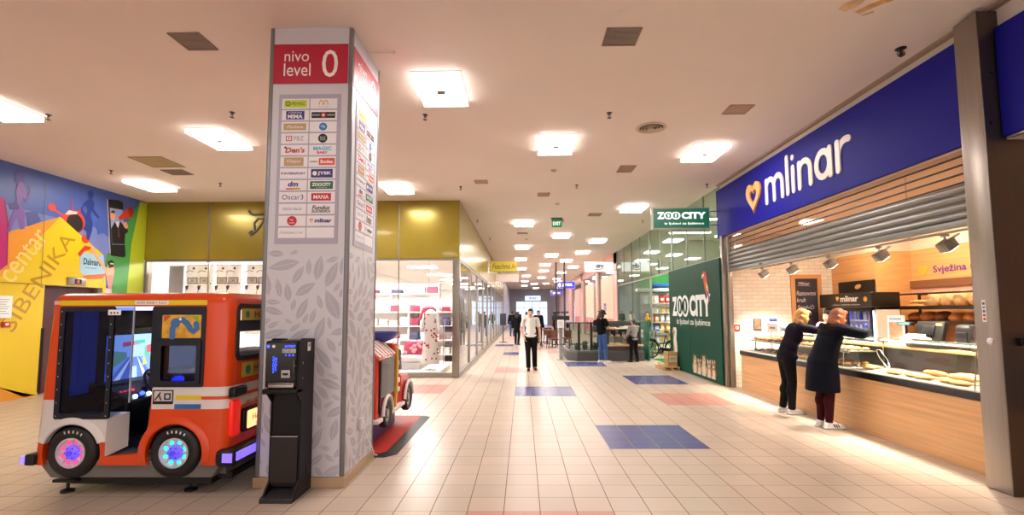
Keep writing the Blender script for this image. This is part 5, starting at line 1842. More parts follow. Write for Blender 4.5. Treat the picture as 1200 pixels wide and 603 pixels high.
# tongs and price wire
tg = thing('serving_tongs', 'yellow handled serving tongs standing in the display case', 'tongs', (5.0, 5.30, .84))
b = B(); b.tube([(5.0, 5.26, .85), (5.01, 5.28, 1.0), (5.03, 5.32, 1.12), (5.05, 5.4, 1.18), (5.06, 5.46, 1.16)], .014, mat('tongs_yellow', 'd9a21c', .4), 8); b.build('handle', tg)
b = B(); b.tube([(5.0, 5.25, .85), (4.98, 5.2, .95), (5.0, 5.24, 1.1)], .006, CHROME, 6); b.build('jaw', tg)
wl = thing('wire_tongs', 'looped steel wire tongs lying in the display case', 'tongs', (5.1, 6.3, .84))
b = B(); b.tube([(5.0, 6.66, .86), (5.02, 6.72, 1.0), (5.04, 6.88, 1.13), (5.06, 6.98, 1.12), (5.08, 6.96, 1.02), (5.07, 6.85, .93), (5.04, 6.7, .87)], .007, CHROME, 8); b.build('loop', tg and wl)
b = B(); b.ball((5.0, 6.66, .862), (.02, .025, .02), CHROME, 10, 6); b.build('tip', wl)

# ---------------------------------------------------------------- things on the counter
pf = thing('photo_card', 'small standing photo card at the left end of the counter top', 'card', (4.98, 10.15, 1.287))
B().box(4.86, 5.03, 10.2, 10.212, 1.287, 1.52, BLACK).build('frame', pf, bev=.003)
B().box(4.875, 5.015, 10.197, 10.2, 1.305, 1.505, mat('photo_brown', '8a6a55', .5, noise=(14, .5))).build('picture', pf, smooth=0)
fg = thing('cookie_jar', 'white and blue rounded jar on the counter beside the photo card', 'jar', (5.1, 9.85, 1.287))
b = B(); b.lathe([(.0001, 0), (.07, 0), (.09, .04), (.095, .1), (.08, .16), (.05, .19), (.0001, .19)], mat('jar_white', 'e9e6ea', .25), (5.12, 9.9, 1.287), n=22); b.build('body', fg)
b = B(); b.lathe([(.06, .185), (.075, .2), (.07, .24), (.03, .27), (.0001, .27)], mat('jar_blue', '3a4a9c', .3), (5.12, 9.9, 1.287), n=22); b.build('lid', fg)
b = B(); b.prism(circ(5.12, 1.38, .05, 16), (0, 9.803, 0), X3, Z3, 0, .002, mat('jar_blue', '3a4a9c', .3)); b.prism(circ(5.12, 1.38, .03, 16), (0, 9.80, 0), X3, Z3, 0, .002, PAPER); b.build('label_print', fg, smooth=0)
for k, (y, h, lab) in enumerate(((9.55, .16, 'tall white cardboard cake box on the counter beside the blue-lidded jar'), (9.1, .10, 'low white cardboard box with a blue mark on the counter behind the blond customer'))):
    t = thing('cake_box', lab, 'box', (5.08, y, 1.287), 0, 'cake boxes on the counter')
    b = B(); b.box(4.92, 5.24, y - .2, y + .2, 1.287, 1.287 + h, mat('box_white', 'f1ece6', .6)); b.build('body', t, bev=.005)
    b = B(); b.box(4.915, 5.245, y - .205, y + .205, 1.287 + h * .7, 1.287 + h + .006, mat('box_white', 'f1ece6', .6)); b.build('lid', t, bev=.004)
    b = B(); b.box(4.9185, 4.9205, y - .1, y + .1, 1.30 + h * .2, 1.30 + h * .45, mat('box_mark_%d' % k, ('c07a5a', '3f6fc0')[k], .5)); b.build('mark', t, smooth=0)
# till
ps = thing('cash_register', 'black touch screen till with customer display on the bakery counter', 'cash register', (5.6, 6.6, 1.17))
b = B(); b.rbox(5.42, 5.74, 6.35, 6.9, 1.171, 1.25, BLACK, .015); b.build('base', ps)
Mx = Matrix.Translation((5.55, 6.62, 1.40)) @ Matrix.Rotation(RAD(14), 4, 'Y')
b = B(); b.rbox(-.03, .03, -.22, .22, -.13, .13, mat('till_back', '14110f', .5, spec=.2), .012, 3, Mx); b.rbox(-.05, -.03, -.10, .10, -.07, .07, BLACK, .01, 2, Mx); b.build('screen', ps)
b = B(); b.rbox(-.034, -.031, -.19, -.10, .075, .10, mat('till_tag', 'c9b04a', .5), .001, 1, Mx); b.build('tag', ps)
b = B(); b.cyl((5.48, 6.95, 1.172), (5.48, 6.95, 1.47), .014, BLACK); b.rbox(5.45, 5.51, 6.82, 7.08, 1.47, 1.52, BLACK, .01); b.box(5.447, 5.451, 6.85, 7.05, 1.48, 1.51, mat('vfd', '3f6a6a', .3, emit='4f8a8a', es=.06)); b.build('customer_display', ps)
b = B(); b.add([(5.30, 6.55, 1.30), (5.30, 6.85, 1.30), (5.42, 6.85, 1.36), (5.42, 6.55, 1.36)], [(0, 3, 2, 1)], PAPER); b.add([(5.30, 6.55, 1.287), (5.30, 6.85, 1.287), (5.42, 6.85, 1.287), (5.42, 6.55, 1.287), (5.30, 6.55, 1.30), (5.30, 6.85, 1.30), (5.42, 6.85, 1.36), (5.42, 6.55, 1.36)], [(0, 1, 5, 4), (2, 3, 7, 6), (1, 2, 6, 5), (3, 0, 4, 7)], PAPER); b.add([(5.33, 6.58, 1.317), (5.33, 6.74, 1.317), (5.36, 6.74, 1.333), (5.36, 6.58, 1.333)], [(0, 3, 2, 1)], mat('box_mark_1', '3f6fc0', .5)); b.build('leaflet_stand', ps, smooth=0)
bx = thing('order_printer', 'dark rounded machine behind the till', 'printer', (5.75, 6.25, 1.17))
b = B(); b.rbox(5.58, 5.74, 6.08, 6.32, 1.171, 1.5, mat('till_back', '14110f', .5, spec=.2), .06, 4); b.build('housing', bx)
b = B(); b.rbox(5.57, 5.585, 6.12, 6.28, 1.26, 1.4, BLACK, .005); b.build('front_plate', bx)
bg = thing('display_box', 'black advertising box with a glowing bread picture beside the steel pillar', 'display', (5.6, 5.75, 1.17))
b = B(); b.rbox(5.5, 5.74, 5.5, 6.0, 1.171, 1.50, BLACK, .01); b.build('housing', bg)
b = B()
b.prism(rrect(-5.94, -5.56, 1.22, 1.46, .01, 2), (5.4985, 0, 0), NYv, Z3, 0, .001, mat('ad_dark', '2a1410', .4))
b.prism(circ(-5.84, 1.38, .055, 16), (5.497, 0, 0), NYv, Z3, 0, .001, mat('ad_bread', 'd98a4a', .5))
b.prism(circ(-5.70, 1.32, .11, 16, ry=.035), (5.4965, 0, 0), NYv, Z3, 0, .001, mat('ad_bread2', 'c05a2a', .5))
b.build('picture', bg, smooth=0)
lf = thing('leaflet_bag', 'crumpled paper bag on the counter glass in front of the till', 'bag', (5.1, 6.3, 1.287))
b = B(); b.ball((5.1, 6.25, 1.319), (.06, .16, .03), mat('bag_paper', 'cdb9a3', .7, bump=(20, .6)), 14, 8)
b.build('body', lf)

# fridge
fr = thing('drinks_fridge', 'black drinks fridge with blue-lit glass doors against the bakery wall', 'fridge', (6.75, 9.75, 0))
FX = 6.5
b = B()
b.box(FX + .05, 6.99, 8.98, 9.02, 0, 1.74, mat('fridge_white', 'dcd4cc', .4))
b.box(FX + .05, 6.99, 10.42, 10.46, 0, 1.74, BLACK)
b.box(6.95, 6.99, 9.02, 10.42, 0, 1.74, mat('fridge_inside', '9fb2e8', .4))
b.box(FX + .02, 6.99, 8.98, 10.46, 0, .2, BLACK)
b.box(FX + .05, 6.99, 8.98, 10.46, 1.70, 1.74, BLACK)
b.build('cabinet', fr, bev=.005)
b = B(); b.rbox(FX - .05, 6.99, 8.95, 10.5, 1.74, 2.03, mat('fridge_head', '15100e', .35), .02); hd = b.build('header', fr)
b = B()
b.text('mlinar', (FX - .051, 9.55, 1.92), NYv, Z3, PAPER, w=.52, h=.12, d=.002, off=.03)
b.text('pekara s ljubavlju od jutra', (FX - .051, 9.65, 1.80), NYv, Z3, PAPER, w=.8, h=.03, d=.002)
b.prism(heart(-9.9, 1.92, .10, .10), (FX - .051, 0, 0), NYv, Z3, 0, .002, mat('heart_yellow', 'f0b43c', .4))
b.prism(circ(-9.10, 1.90, .05, 14), (FX - .051, 0, 0), NYv, Z3, 0, .002, mat('heart_yellow', 'f0b43c', .4))
b.build('lettering', hd, smooth=0)
for y0, y1 in ((9.04, 9.73), (9.74, 10.42)):
    b = B()
    b.plate([(-y1, .2), (-y0, .2), (-y0, 1.72), (-y1, 1.72)], [[(-y1 + .05, .25), (-y0 - .05, .25), (-y0 - .05, 1.67), (-y1 + .05, 1.67)]], (FX, 0, 0), NYv, Z3, .03, BLACK)
    d_ = b.build('door', fr)
    b = B(); b.box(FX + .01, FX + .016, y0 + .05, y1 - .05, .25, 1.67, CLEAR); b.build('door_pane', d_, smooth=0)
    b = B(); b.cyl((FX - .03, y0 + .03, .8), (FX - .03, y0 + .03, 1.3), .012, CHROME, n=10); b.build('handle', d_)
for z in (.5, .85, 1.2, 1.5):
    B().box(FX + .06, 6.95, 9.03, 10.41, z - .012, z, mat('fridge_shelf', 'c9d4f0', .3)).build('shelf', fr)
b = B()
for y in (9.05, 9.735, 10.40):
    b.cyl((FX + .05, y, .25), (FX + .05, y, 1.68), .012, mat('fridge_tube', 'c8d4ff', .4, emit='8fa8ff', es=5), n=8)
b.build('fridge_light', fr)
btl = thing('drink_bottle', '-', 'bottle', (0, 0, 0))
b = B(); b.lathe([(.0001, 0), (.032, 0), (.034, .02), (.034, .14), (.014, .19), (.013, .22), (.0001, .22)], mat('bottle_blue', '3b5ac8', .15), n=12); b.build('body', btl)
b = B(); b.lathe([(.0155, .205), (.0155, .23), (.0001, .23)], PAPER, n=10); b.build('cap', btl)
bt2 = thing('drink_bottle', '-', 'bottle', (0, 0, 0))
b = B(); b.lathe([(.0001, 0), (.032, 0), (.034, .02), (.034, .14), (.014, .19), (.013, .22), (.0001, .22)], mat('bottle_clear', 'b9c6ea', .1), n=12); b.build('body', bt2)
b = B(); b.lathe([(.0155, .205), (.0155, .23), (.0001, .23)], mat('cap_red', 'b03040', .4), n=10); b.build('cap', bt2)
fb = {0: [True], 1: [True]}
for k, z in enumerate((.5, .85, 1.2, 1.5)):
    for i in range(10):
        y = 9.12 + i * .135
        if abs(y - 9.735) < .04:
            y += .06
        c_ = (i // 3 + k) % 2
        if z + .23 > 1.72:
            pass
        place((btl, bt2)[c_], [(FX + .14, y, z + .002, 0, .85 if z > 1.4 else 1)], '%s drink bottle on the %s fridge shelf' % (('blue', 'pale red-capped')[c_], ['lowest', 'second', 'third', 'top'][k]), '%s bottles, %s fridge shelf' % (('blue', 'pale')[c_], ['lowest', 'second', 'third', 'top'][k]), fb[c_])
bs_ = thing('menu_board_lightbox', 'dark sign board with an orange loaf emblem above the drinks fridge', 'sign', (6.98, 10.0, 2.05))
b = B(); b.box(6.955, 6.998, 9.58, 10.62, 2.05, 2.30, mat('fridge_head', '15100e', .35))
for k in range(5):
    b.box(6.95, 6.956, 9.58, 10.62, 2.07 + k * .045, 2.085 + k * .045, mat('board_rib', '2c2420', .4))
b.build('panel', bs_)
b = B(); b.prism([(p[0] * .9 - 10.0 + p[1] * .5, p[1] * .9 + 2.18) for p in circ(0, 0, .10, 18, ry=.055)], (6.95, 0, 0), NYv, Z3, 0, .003, mat('heart_yellow2', 'e8b070', .4)); b.build('emblem', bs_, smooth=0)
po = thing('bread_poster', 'small standing poster with a loaf photo beside the drinks fridge', 'poster', (6.4, 8.55, 1.17))
b = B(); b.box(6.55, 6.575, 8.35, 8.72, 1.0, 1.60, PAPER); b.build('board', po)
b = B(); b.box(6.547, 6.55, 8.38, 8.69, 1.16, 1.48, mat('poster_loaf', 'b97f62', .5, noise=(9, .35))); b.box(6.547, 6.55, 8.40, 8.67, 1.51, 1.56, mat('poster_blue', '8fb3d4', .5)); b.build('picture', po, smooth=0)
b = B(); b.cyl((6.56, 8.53, 0), (6.56, 8.53, 1.0), .015, CHROME); b.lathe([(.12, 0), (.12, .012), (.02, .02)], CHROME, (6.56, 8.53, 0), n=18); b.build('stand', po)

# chalk board
cbd = thing('chalkboard', 'wood framed chalkboard with handwritten offers on the white brick wall', 'chalkboard', (6.4, 10.88, 1.0))
CB0, CB1 = 6.06, 6.74
b = B(); b.plate([(CB0, .95), (CB1, .95), (CB1, 2.5), (CB0, 2.5)], [[(CB0 + .09, 1.04), (CB1 - .09, 1.04), (CB1 - .09, 2.41), (CB0 + .09, 2.41)]], (0, 10.865, 0), X3, Z3, .03, mat('frame_wood', 'c89058', .45)); b.build('frame', cbd)
B().box(CB0 + .08, CB1 - .08, 10.885, 10.895, 1.03, 2.42, mat('slate', '2b2734', .6)).build('slate', cbd)
b = B()
CH = mat('chalk', 'cfc9d6', .8)
Y_ = 10.884
b.text('Mlinar', (6.36, Y_, 2.30), X3, Z3, CH, w=.26, h=.07, d=.001, shear=.25)
b.box(6.22, 6.5, Y_ - .002, Y_ - .001, 2.245, 2.25, CH)
b.text('Raznovrsni', (6.40, Y_, 2.08), X3, Z3, CH, w=.44, h=.10, d=.001, shear=.25)
b.text('kruh', (6.28, Y_, 1.93), X3, Z3, CH, w=.2, h=.10, d=.001, shear=.25)
b.text('Sendviči', (6.38, Y_, 1.77), X3, Z3, CH, w=.38, h=.10, d=.001, shear=.25)
b.text('i kolači', (6.34, Y_, 1.62), X3, Z3, mat('chalk_blue', '8f92e0', .8), w=.32, h=.08, d=.001, shear=.25)
b.build('chalk_writing', cbd, smooth=0)
fs_ = thing('fire_sign', 'small red fire alarm sign on the brick wall beside the shutter post', 'sign', (4.80, 10.89, 1.31))
b = B(); b.rbox(4.745, 4.885, 10.875, 10.899, 1.24, 1.38, mat('alarm_red', 'c02a1e', .4), .008); b.build('panel', fs_)
b = B(); b.plate(rrect(4.78, 4.85, 1.275, 1.345, .01, 2), [rrect(4.80, 4.83, 1.295, 1.325, .005, 2)], (0, 10.873, 0), X3, Z3, .002, PAPER); b.build('pictogram', fs_, smooth=0)

# back wall lettering and stripe
wl_ = thing('wall_slogan', 'purple wall slogan with a yellow heart above the bread rack', 'wall lettering', (7.69, 8.6, 2.4))
b = B()
PUR = mat('slogan_purple', '5a2a8a', .5)
b.text('Svježina u', (7.698, 8.62, 2.43), NYv, Z3, PUR, w=.84, h=.17, d=.003, off=.02)
b.build('lettering', wl_, smooth=0)
b = B(); b.prism(heart(-9.26, 2.43, .20, .22), (7.698, 0, 0), NYv, Z3, 0, .006, mat('heart_yellow', 'f0b43c', .4)); b.build('heart_emblem', wl_, smooth=0)
b = B(); b.box(7.66, 7.7, -6, 9.55, 2.12, 2.26, mat('stripe_brown', '7a5238', .5)); b.box(7.69, 7.7, -6, 9.55, 2.0, 2.12, mat('stripe_rose', 'd0a594', .5)); b.build('trim_6', kind='structure')

# spot track
tk = thing('spotlight_track', 'white ceiling track rail carrying the bakery spotlights', 'track', (5.0, 7.8, 2.6))
b = B(); b.box(4.985, 5.015, 1.5, 10.55, 2.58, 2.605, mat('track_white', 'ded8d4', .4)); b.build('rail', tk)
b = B()
for y in (2.5, 4.5, 6.2, 8.4, 10.3):
    b.cyl((5.0, y, 2.6), (5.0, y, BCZ), .006, CHROME, n=8)
b.build('suspension_rod', tk)
SPW = mat('spot_white', 'd4ccc6', .4)
SPG = mat('spot_grey', '8d8883', .4)


def spot(y, k, lab):
    t = thing('track_spotlight', lab, 'spotlight', (5.0, y, 2.58), 0, 'spotlights on the bakery track')
    b = B(); b.rbox(4.985, 5.015, y - .05, y + .05, 2.55, 2.58, SPW, .005); b.cyl((5.0, y, 2.55), (5.0, y, 2.50), .01, SPW, n=8); b.build('adapter', t)
    M_ = Matrix.Translation((5.02, y, 2.45)) @ Matrix.Rotation(RAD(-35), 4, 'Y')
    b = B(); b.rbox(-.075, .075, -.07, .07, -.06, .06, SPG, .012, 2, M_); b.rbox(.075, .2, -.02, .02, .02, .04, SPW, .004, 1, M_); b.build('head', t)
    b = B(); b.rbox(-.06, .06, -.055, .055, -.064, -.058, mat('spot_lens', 'fff2e0', .3, emit='fff0dc', es=14), .002, 1, M_); b.build('lens', t)
    L_ = bpy.data.lights.new('spot_beam', 'SPOT')
    L_.energy = SPOTW; L_.color = (1, .86, .70); L_.spot_size = RAD(110); L_.spot_blend = .8; L_.shadow_soft_size = .05
    lo = bpy.data.objects.new('spot_beam', L_); C.objects.link(lo); lo.parent = t
    lo.location = (.05, 0, -.21); lo.rotation_euler = (0, RAD(-12), 0)
    return t


for k, (y, nm) in enumerate(((10.0, 'first spotlight on the bakery track, at the brick wall end'), (8.93, 'second spotlight on the bakery track from the brick wall'), (7.83, 'third spotlight on the bakery track, left of the drinks fridge'), (6.73, 'fourth spotlight on the bakery track, right of the drinks fridge'), (5.68, 'nearest spotlight on the bakery track, by the steel pillar'))):
    spot(y, k, nm)
# flush ceiling downlights in the bakery
for k, (x, y) in enumerate(((6.3, 9.2), (6.3, 7.4), (6.3, 5.6), (6.8, 8.3))):
    t = thing('downlight', 'round flush downlight in the bakery ceiling, %s from the brick wall' % ('first', 'second', 'third', 'middle one')[k], 'downlight', (x, y, BCZ), 0, 'bakery downlights')
    b = B(); b.lathe([(.19, 0), (.19, -.012), (.15, -.018), (.145, 0)], PAPER, (x, y, BCZ), n=24); b.build('bezel', t)
    b = B(); b.lathe([(.148, -.010), (.0001, -.012)], mat('downlight_glow', 'fff2e0', .3, emit='ffe2bf', es=DOWNE), (x, y, BCZ), n=24); b.build('lamp', t)
# =====================================================================  pet shop
GRN = mat('pet_green', '0a4433', .5, spec=.15)
ZX = 4.50
zp = thing('advertising_hoarding', 'tall dark green advertising panel with white lettering and printed animals', 'hoarding', (4.53, 12.8, 0))
B().box(ZX, ZX + .06, 10.97, 14.78, .01, 2.9, GRN).build('board', zp, bev=.004)
b = B()
b.box(ZX - .004, ZX, 13.0, 13.006, .02, 2.9, mat('panel_joint', '0a3228', .5))
b.build('joint', zp)


def zoo_word(b, o, ux, uy, W_, H_, m, dk, d):
    """heavy capitals; the two Os carry a slit like cat eyes"""
    b.text('Z', o + ux * (.075 * W_) + uy * H_ / 2, ux, uy, m, w=.15 * W_, h=H_, d=d, off=.05)
    for c_ in (.235, .385):
        p = o + ux * (c_ * W_) + uy * H_ / 2
        b.prism(circ(0, 0, .095 * W_, 26, ry=H_ * .54), p, ux, uy, 0, d, m)
        b.prism(circ(0, 0, .060 * W_, 22, ry=H_ * .40), p, ux, uy, 0, d + .001, dk)
        b.prism(circ(0, 0, .018 * W_, 16, ry=H_ * .27), p, ux, uy, 0, d + .002, m)
    b.text('CITY', o + ux * (.75 * W_) + uy * H_ / 2, ux, uy, m, w=.5 * W_, h=H_, d=d, off=.05)


b = B()
PW = mat('print_white', 'e9efec', .5)
zoo_word(b, Vector((ZX, 14.48, 1.55)), NYv, Z3, 2.95, .56, PW, GRN, .003)
b.text('iz ljubavi za ljubimce', (ZX, 12.85, 1.38), NYv, Z3, PW, w=2.5, h=.20, d=.003, off=.01)
b.build('lettering', zp, smooth=0)
ZO = (ZX, 0, 0)
b = B()
def zpr(pts, c, d):
    b.prism([(-y, z) for y, z in pts], ZO, NYv, Z3, 0, d, mat('print_' + c, c, .5))
zpr([(12.02, 2.60), (11.92, 2.68), (11.80, 2.64), (11.74, 2.5), (11.72, 2.3), (11.66, 2.15), (11.74, 2.05), (11.86, 2.2), (11.92, 2.38), (11.96, 2.5), (12.0, 2.52)], 'c8392c', .003)
zpr([(12.03, 2.60), (12.0, 2.50), (12.06, 2.52)], 'e8dcc8', .004)
zpr([(11.94, 2.62), (12.0, 2.60), (11.96, 2.54), (11.90, 2.56)], 'efe6da', .004)
zpr([(11.80, 2.42), (11.68, 2.3), (11.62, 2.1), (11.70, 2.12), (11.78, 2.25)], 'd9b93c', .004)
zpr([(11.74, 2.26), (11.62, 2.1), (11.56, 1.93), (11.66, 2.0), (11.72, 2.12)], '3a6fae', .005)
zpr([(11.70, 2.12), (11.66, 1.92), (11.60, 1.92), (11.62, 2.05)], 'b8372c', .0055)
b.build('printed_parrot', zp, smooth=0, label='printed red and blue parrot')
b = B()
def el_(cy, cz, ry, rz, n=18):
    return [(cy + ry * math.cos(2 * PI * q / n), cz + rz * math.sin(2 * PI * q / n)) for q in range(n)]
for k, (y, c1, c2, h) in enumerate(((12.72, 'b9a287', '8a5a34', .44), (12.42, 'a87346', 'c9b496', .36), (12.1, 'c4ad8e', '94683e', .48), (11.78, 'a98560', 'd0bea2', .40), (11.5, '8f5c36', 'c0a482', .42))):
    e = .0002 * k
    zpr(el_(y, .09 + h * .32, .17, h * .34), c1, .003 + e)
    zpr(el_(y - .02, .09 + h * .26, .08, h * .26), 'd9ccb6', .0045 + e)
    zpr(el_(y - .02, .1 + h * .74, .115, h * .24), c1, .0055 + e)
    for q in (-1, 1):
        zpr([(y - .02 + q * .105, .1 + h * .84), (y - .02 + q * .09, .1 + h * 1.06), (y - .02 + q * .03, .1 + h * .95)], c2, .0065 + e)
        zpr(el_(y - .02 + q * .045, .1 + h * .77, .014, .016, 10), '2a1c16', .008 + e)
        zpr(el_(y + q * .07, .11, .045, .03, 12), 'd9ccb6', .007 + e)
    zpr(el_(y - .02, .1 + h * .64, .05, .035, 12), 'd9ccb6', .0072 + e)
    zpr(el_(y + .03, .1 + h * .86, .04, .03, 12), c2, .0071 + e)
    zpr(el_(y - .02, .1 + h * .67, .012, .009, 8), '5a3a34', .0085 + e)
b.build('printed_kittens', zp, smooth=0, label='printed row of kittens')
b = B()
zpr([(14.5, 1.12), (14.42, 1.22), (14.34, 1.20), (14.22, 1.22), (14.14, 1.12), (14.16, .98), (14.2, .9), (14.14, .75), (14.12, .5), (14.08, .1), (14.42, .1), (14.44, .5), (14.46, .8), (14.42, .95)], 'ddd3c4', .003)
zpr([(14.44, 1.15), (14.36, 1.18), (14.32, 1.05), (14.38, .98), (14.45, 1.02)], '9a7a5c', .004)
zpr([(14.42, .8), (14.36, .6), (14.38, .3), (14.43, .3)], 'b39a7c', .004)
for q in (14.38, 14.24):
    zpr([(q + .02, 1.08), (q, 1.10), (q - .02, 1.08), (q, 1.06)], '241a16', .005)
zpr([(14.33, 1.0), (14.28, 1.0), (14.305, .97)], '241a16', .005)
b.build('printed_dog', zp, smooth=0, label='printed pale dog sitting upright')

# glazed front of the pet shop
ZG = 4.62
ZF = mat('zoo_frame', '8d938c', .35, .7)
b = B()
for y in (14.82, 17.4, 20.4, 23.4):
    b.box(ZG, ZG + .06, y - .025, y + .025, 0 if y > 17 or y < 15 else 2.9, CZ, ZF)
for y in (12.2, 13.5, 16.1, 18.9, 21.9):
    b.box(ZG + .01, ZG + .05, y - .012, y + .012, 2.9, CZ, ZF)
b.box(ZG, ZG + .06, 10.98, 23.4, 2.9, 2.95, ZF)
b.box(ZG, ZG + .06, 17.4, 23.4, 0, .08, ZF)
w3 = b.build('window_3', kind='structure')
b = B()
ZGL = glass('zoo_glass', 'd8e6dc', 1.3)
yy = [11.0, 12.2, 13.5, 14.82, 16.1, 17.4, 18.9, 20.4, 21.9, 23.4]
for y0, y1 in zip(yy[:-1], yy[1:]):
    b.box(ZG + .025, ZG + .033, y0 + .01, y1 - .01, 2.95, CZ - .01, ZGL)
for y0, y1 in ((17.4, 20.4), (20.4, 23.4)):
    b.box(ZG + .025, ZG + .033, y0 + .03, y1 - .03, .08, 2.9, ZGL)
b.build('window_pane', w3, smooth=0)
LIME = mat('zoo_wall_green', '2f9a40', .5)
ZPALE = mat('zoo_wall_pale2', 'b4b8aa', .6)
b = B(); b.box(4.7, 12, 23.4, 23.6, 0, CZ, ZPALE); b.build('wall_pet_shop_far', kind='structure')
b = B(); b.box(9.8, 10.0, 11.1, 23.4, 0, CZ, mat('zoo_wall_pale', 'cfd6c4', .6)); b.build('wall_pet_shop_back', kind='structure')
tu = thing('green_mat', 'bright green entrance mat of the pet shop', 'mat', (5.4, 16.1, 0))
B().box(4.62, 6.4, 14.95, 17.3, .001, .014, mat('turf_green', '3f9a3c', .9, bump=(200, .5))).build('pile', tu)

# product wall facing the entrance
PCOL = ['c8443a', 'e6e0d8', '3a6ab0', 'd9a83a', '7a9a4a', 'f0ece4', '8a4a8a', 'dd7a3a', 'b8c8d8', '4a3a34', 'e9b7b0', '2f7a5a']


def bag_proto(c):
    t = thing('pet_food_bag', '-', 'bag', (0, 0, 0))
    b = B()
    vs = []; fs = []
    prof = [(.02, 0, 1), (.055, .02, 1), (.07, .10, 1), (.062, .22, 1), (.03, .29, 1.0), (.006, .32, 1)]
    n = 12
    for d_, z, w_ in prof:
        for i in range(n):
            t_ = 2 * PI * i / n
            cx = math.copysign(abs(math.cos(t_)) ** .6, math.cos(t_)); sy = math.copysign(abs(math.sin(t_)) ** .8, math.sin(t_))
            vs.append((.10 * cx * w_, d_ * sy, z))
    for j in range(len(prof) - 1):
        for i in range(n):
            fs.append((j * n + i, j * n + (i + 1) % n, (j + 1) * n + (i + 1) % n, (j + 1) * n + i))
    fs.append(tuple(range(n - 1, -1, -1))); fs.append(tuple((len(prof) - 1) * n + i for i in range(n)))
    b.add(vs, fs, mat('pack_' + c, c, .35))
    b.build('pouch', t)
    b = B(); b.prism(rrect(-.06, .06, .09, .19, .015, 3), (0, -.071, 0), X3, Z3, 0, .004, PAPER); b.prism(circ(0, .15, .025, 10), (0, -.075, 0), X3, Z3, 0, .002, mat('pack_' + PCOL[(PCOL.index(c) + 5) % 12], PCOL[(PCOL.index(c) + 5) % 12], .35)); b.build('front_label', t, smooth=0)
    return t


def box_proto(c):
    t = thing('pet_food_box', '-', 'box', (0, 0, 0))
    B().box(-.085, .085, -.06, .06, 0, .25, mat('pack_' + c, c, .4)).build('carton', t, bev=.003)
    b = B(); b.box(-.06, .06, -.0615, -.06, .08, .2, PAPER); b.box(-.05, .05, -.063, -.0615, .03, .055, mat('pack_d9a83a', 'd9a83a', .35)); b.build('front_label', t, smooth=0)
    return t


def tin_proto(c):
    t = thing('pet_food_tin', '-', 'tin', (0, 0, 0))
    b = B(); b.lathe([(.0001, 0), (.06, 0), (.062, .006), (.062, .13), (.06, .136), (.0001, .134)], mat('pack_' + c, c, .3), n=18); b.build('can', t)
    b = B(); b.lathe([(.0635, .125), (.0635, .138), (.05, .14), (.0001, .136)], CHROME, n=18); b.build('lid', t)
    return t


BAGS = [bag_proto(c) for c in PCOL[:6]]
BOXS = [box_proto(c) for c in PCOL[4:10]]
TINS = [tin_proto(c) for c in (PCOL[0], PCOL[8], PCOL[3])]
CN = dict(zip(PCOL, ['red', 'off-white', 'blue', 'mustard', 'olive', 'cream', 'purple', 'orange', 'pale blue', 'dark brown', 'pink', 'green']))
used = {}
ORD = ['lowest', 'second', 'third', 'fourth', 'fifth', 'top']


def stock(proto, col, kind, loc, rot, where):
    lab = '%s %s on %s' % (CN[col], kind, where)
    if id(proto) not in used:
        used[id(proto)] = 1
        proto.location = loc; proto.rotation_euler = (0, 0, rot); proto['label'] = lab; proto['group'] = 'goods on ' + where
        return
    dup(proto, loc, rot, lab, 'goods on ' + where)


def gondola(name, lab, x0, x1, y, zs, hgt, seed, where, n):
    t = thing(name, lab, 'shelf unit', ((x0 + x1) / 2, y, 0))
    b = B()
    for i in range(4):
        x = x0 + (x1 - x0) * i / 3
        b.box(x - .02, x + .02, y + .12, y + .16, 0, hgt, SHM)
    b.build('upright', t)
    B().box(x0, x1, y + .16, y + .18, 0, hgt, mat('gondola_back', 'e4e2dc', .5)).build('back_panel', t)
    r = random.Random(seed)
    for k, z in enumerate(zs):
        b = B(); b.box(x0, x1, y - .22, y + .16, z - .03, z, SHM); sh_ = b.build('shelf', t)
        b = B(); b.box(x0, x1, y - .228, y - .22, z - .04, z + .01, mat('price_rail', 'b9c0c4', .4))
        for i in range(int((x1 - x0) / .3)):
            b.box(x0 + .1 + i * .3, x0 + .18 + i * .3, y - .231, y - .228, z - .032, z + .004, mat('pack_d9a83a', 'd9a83a', .35) if i % 3 else PAPER)
        b.build('price_rail', sh_)
        step = (x1 - x0) / n
        mode = (k + seed) % 3
        for i in range(n):
            x = x0 + step * (i + .5)
            w_ = 'shelf %s of the %s' % (ORD[k], where)
            q = (i // 3 + k) % 6
            if mode == 0:
                stock(BAGS[q], PCOL[q], 'pet food bag', (x, y - .07, z + .002), r.uniform(-.15, .15), w_)
            elif mode == 1:
                stock(BOXS[q], PCOL[4 + q], 'pet food box', (x, y - .1, z + .002), r.uniform(-.08, .08), w_)
            else:
                j = q % 3
                stock(TINS[j], (PCOL[0], PCOL[8], PCOL[3])[j], 'pet food tin', (x, y - .12, z + .002), 0, w_)
    return t


gondola('pet_shop_shelf', 'long white shelf wall of pet food facing the pet shop entrance', 4.85, 8.0, 19.6, (.12, .5, .88, 1.26, 1.64, 2.02), 2.45, 1, 'pet food wall', 14)
b = B(); b.box(4.75, 9.8, 19.85, 19.95, 3.25, CZ, ZPALE); b.box(4.75, 9.8, 19.85, 19.95, 0, 3.25, LIME); b.build('wall_pet_shop_divider', kind='structure')
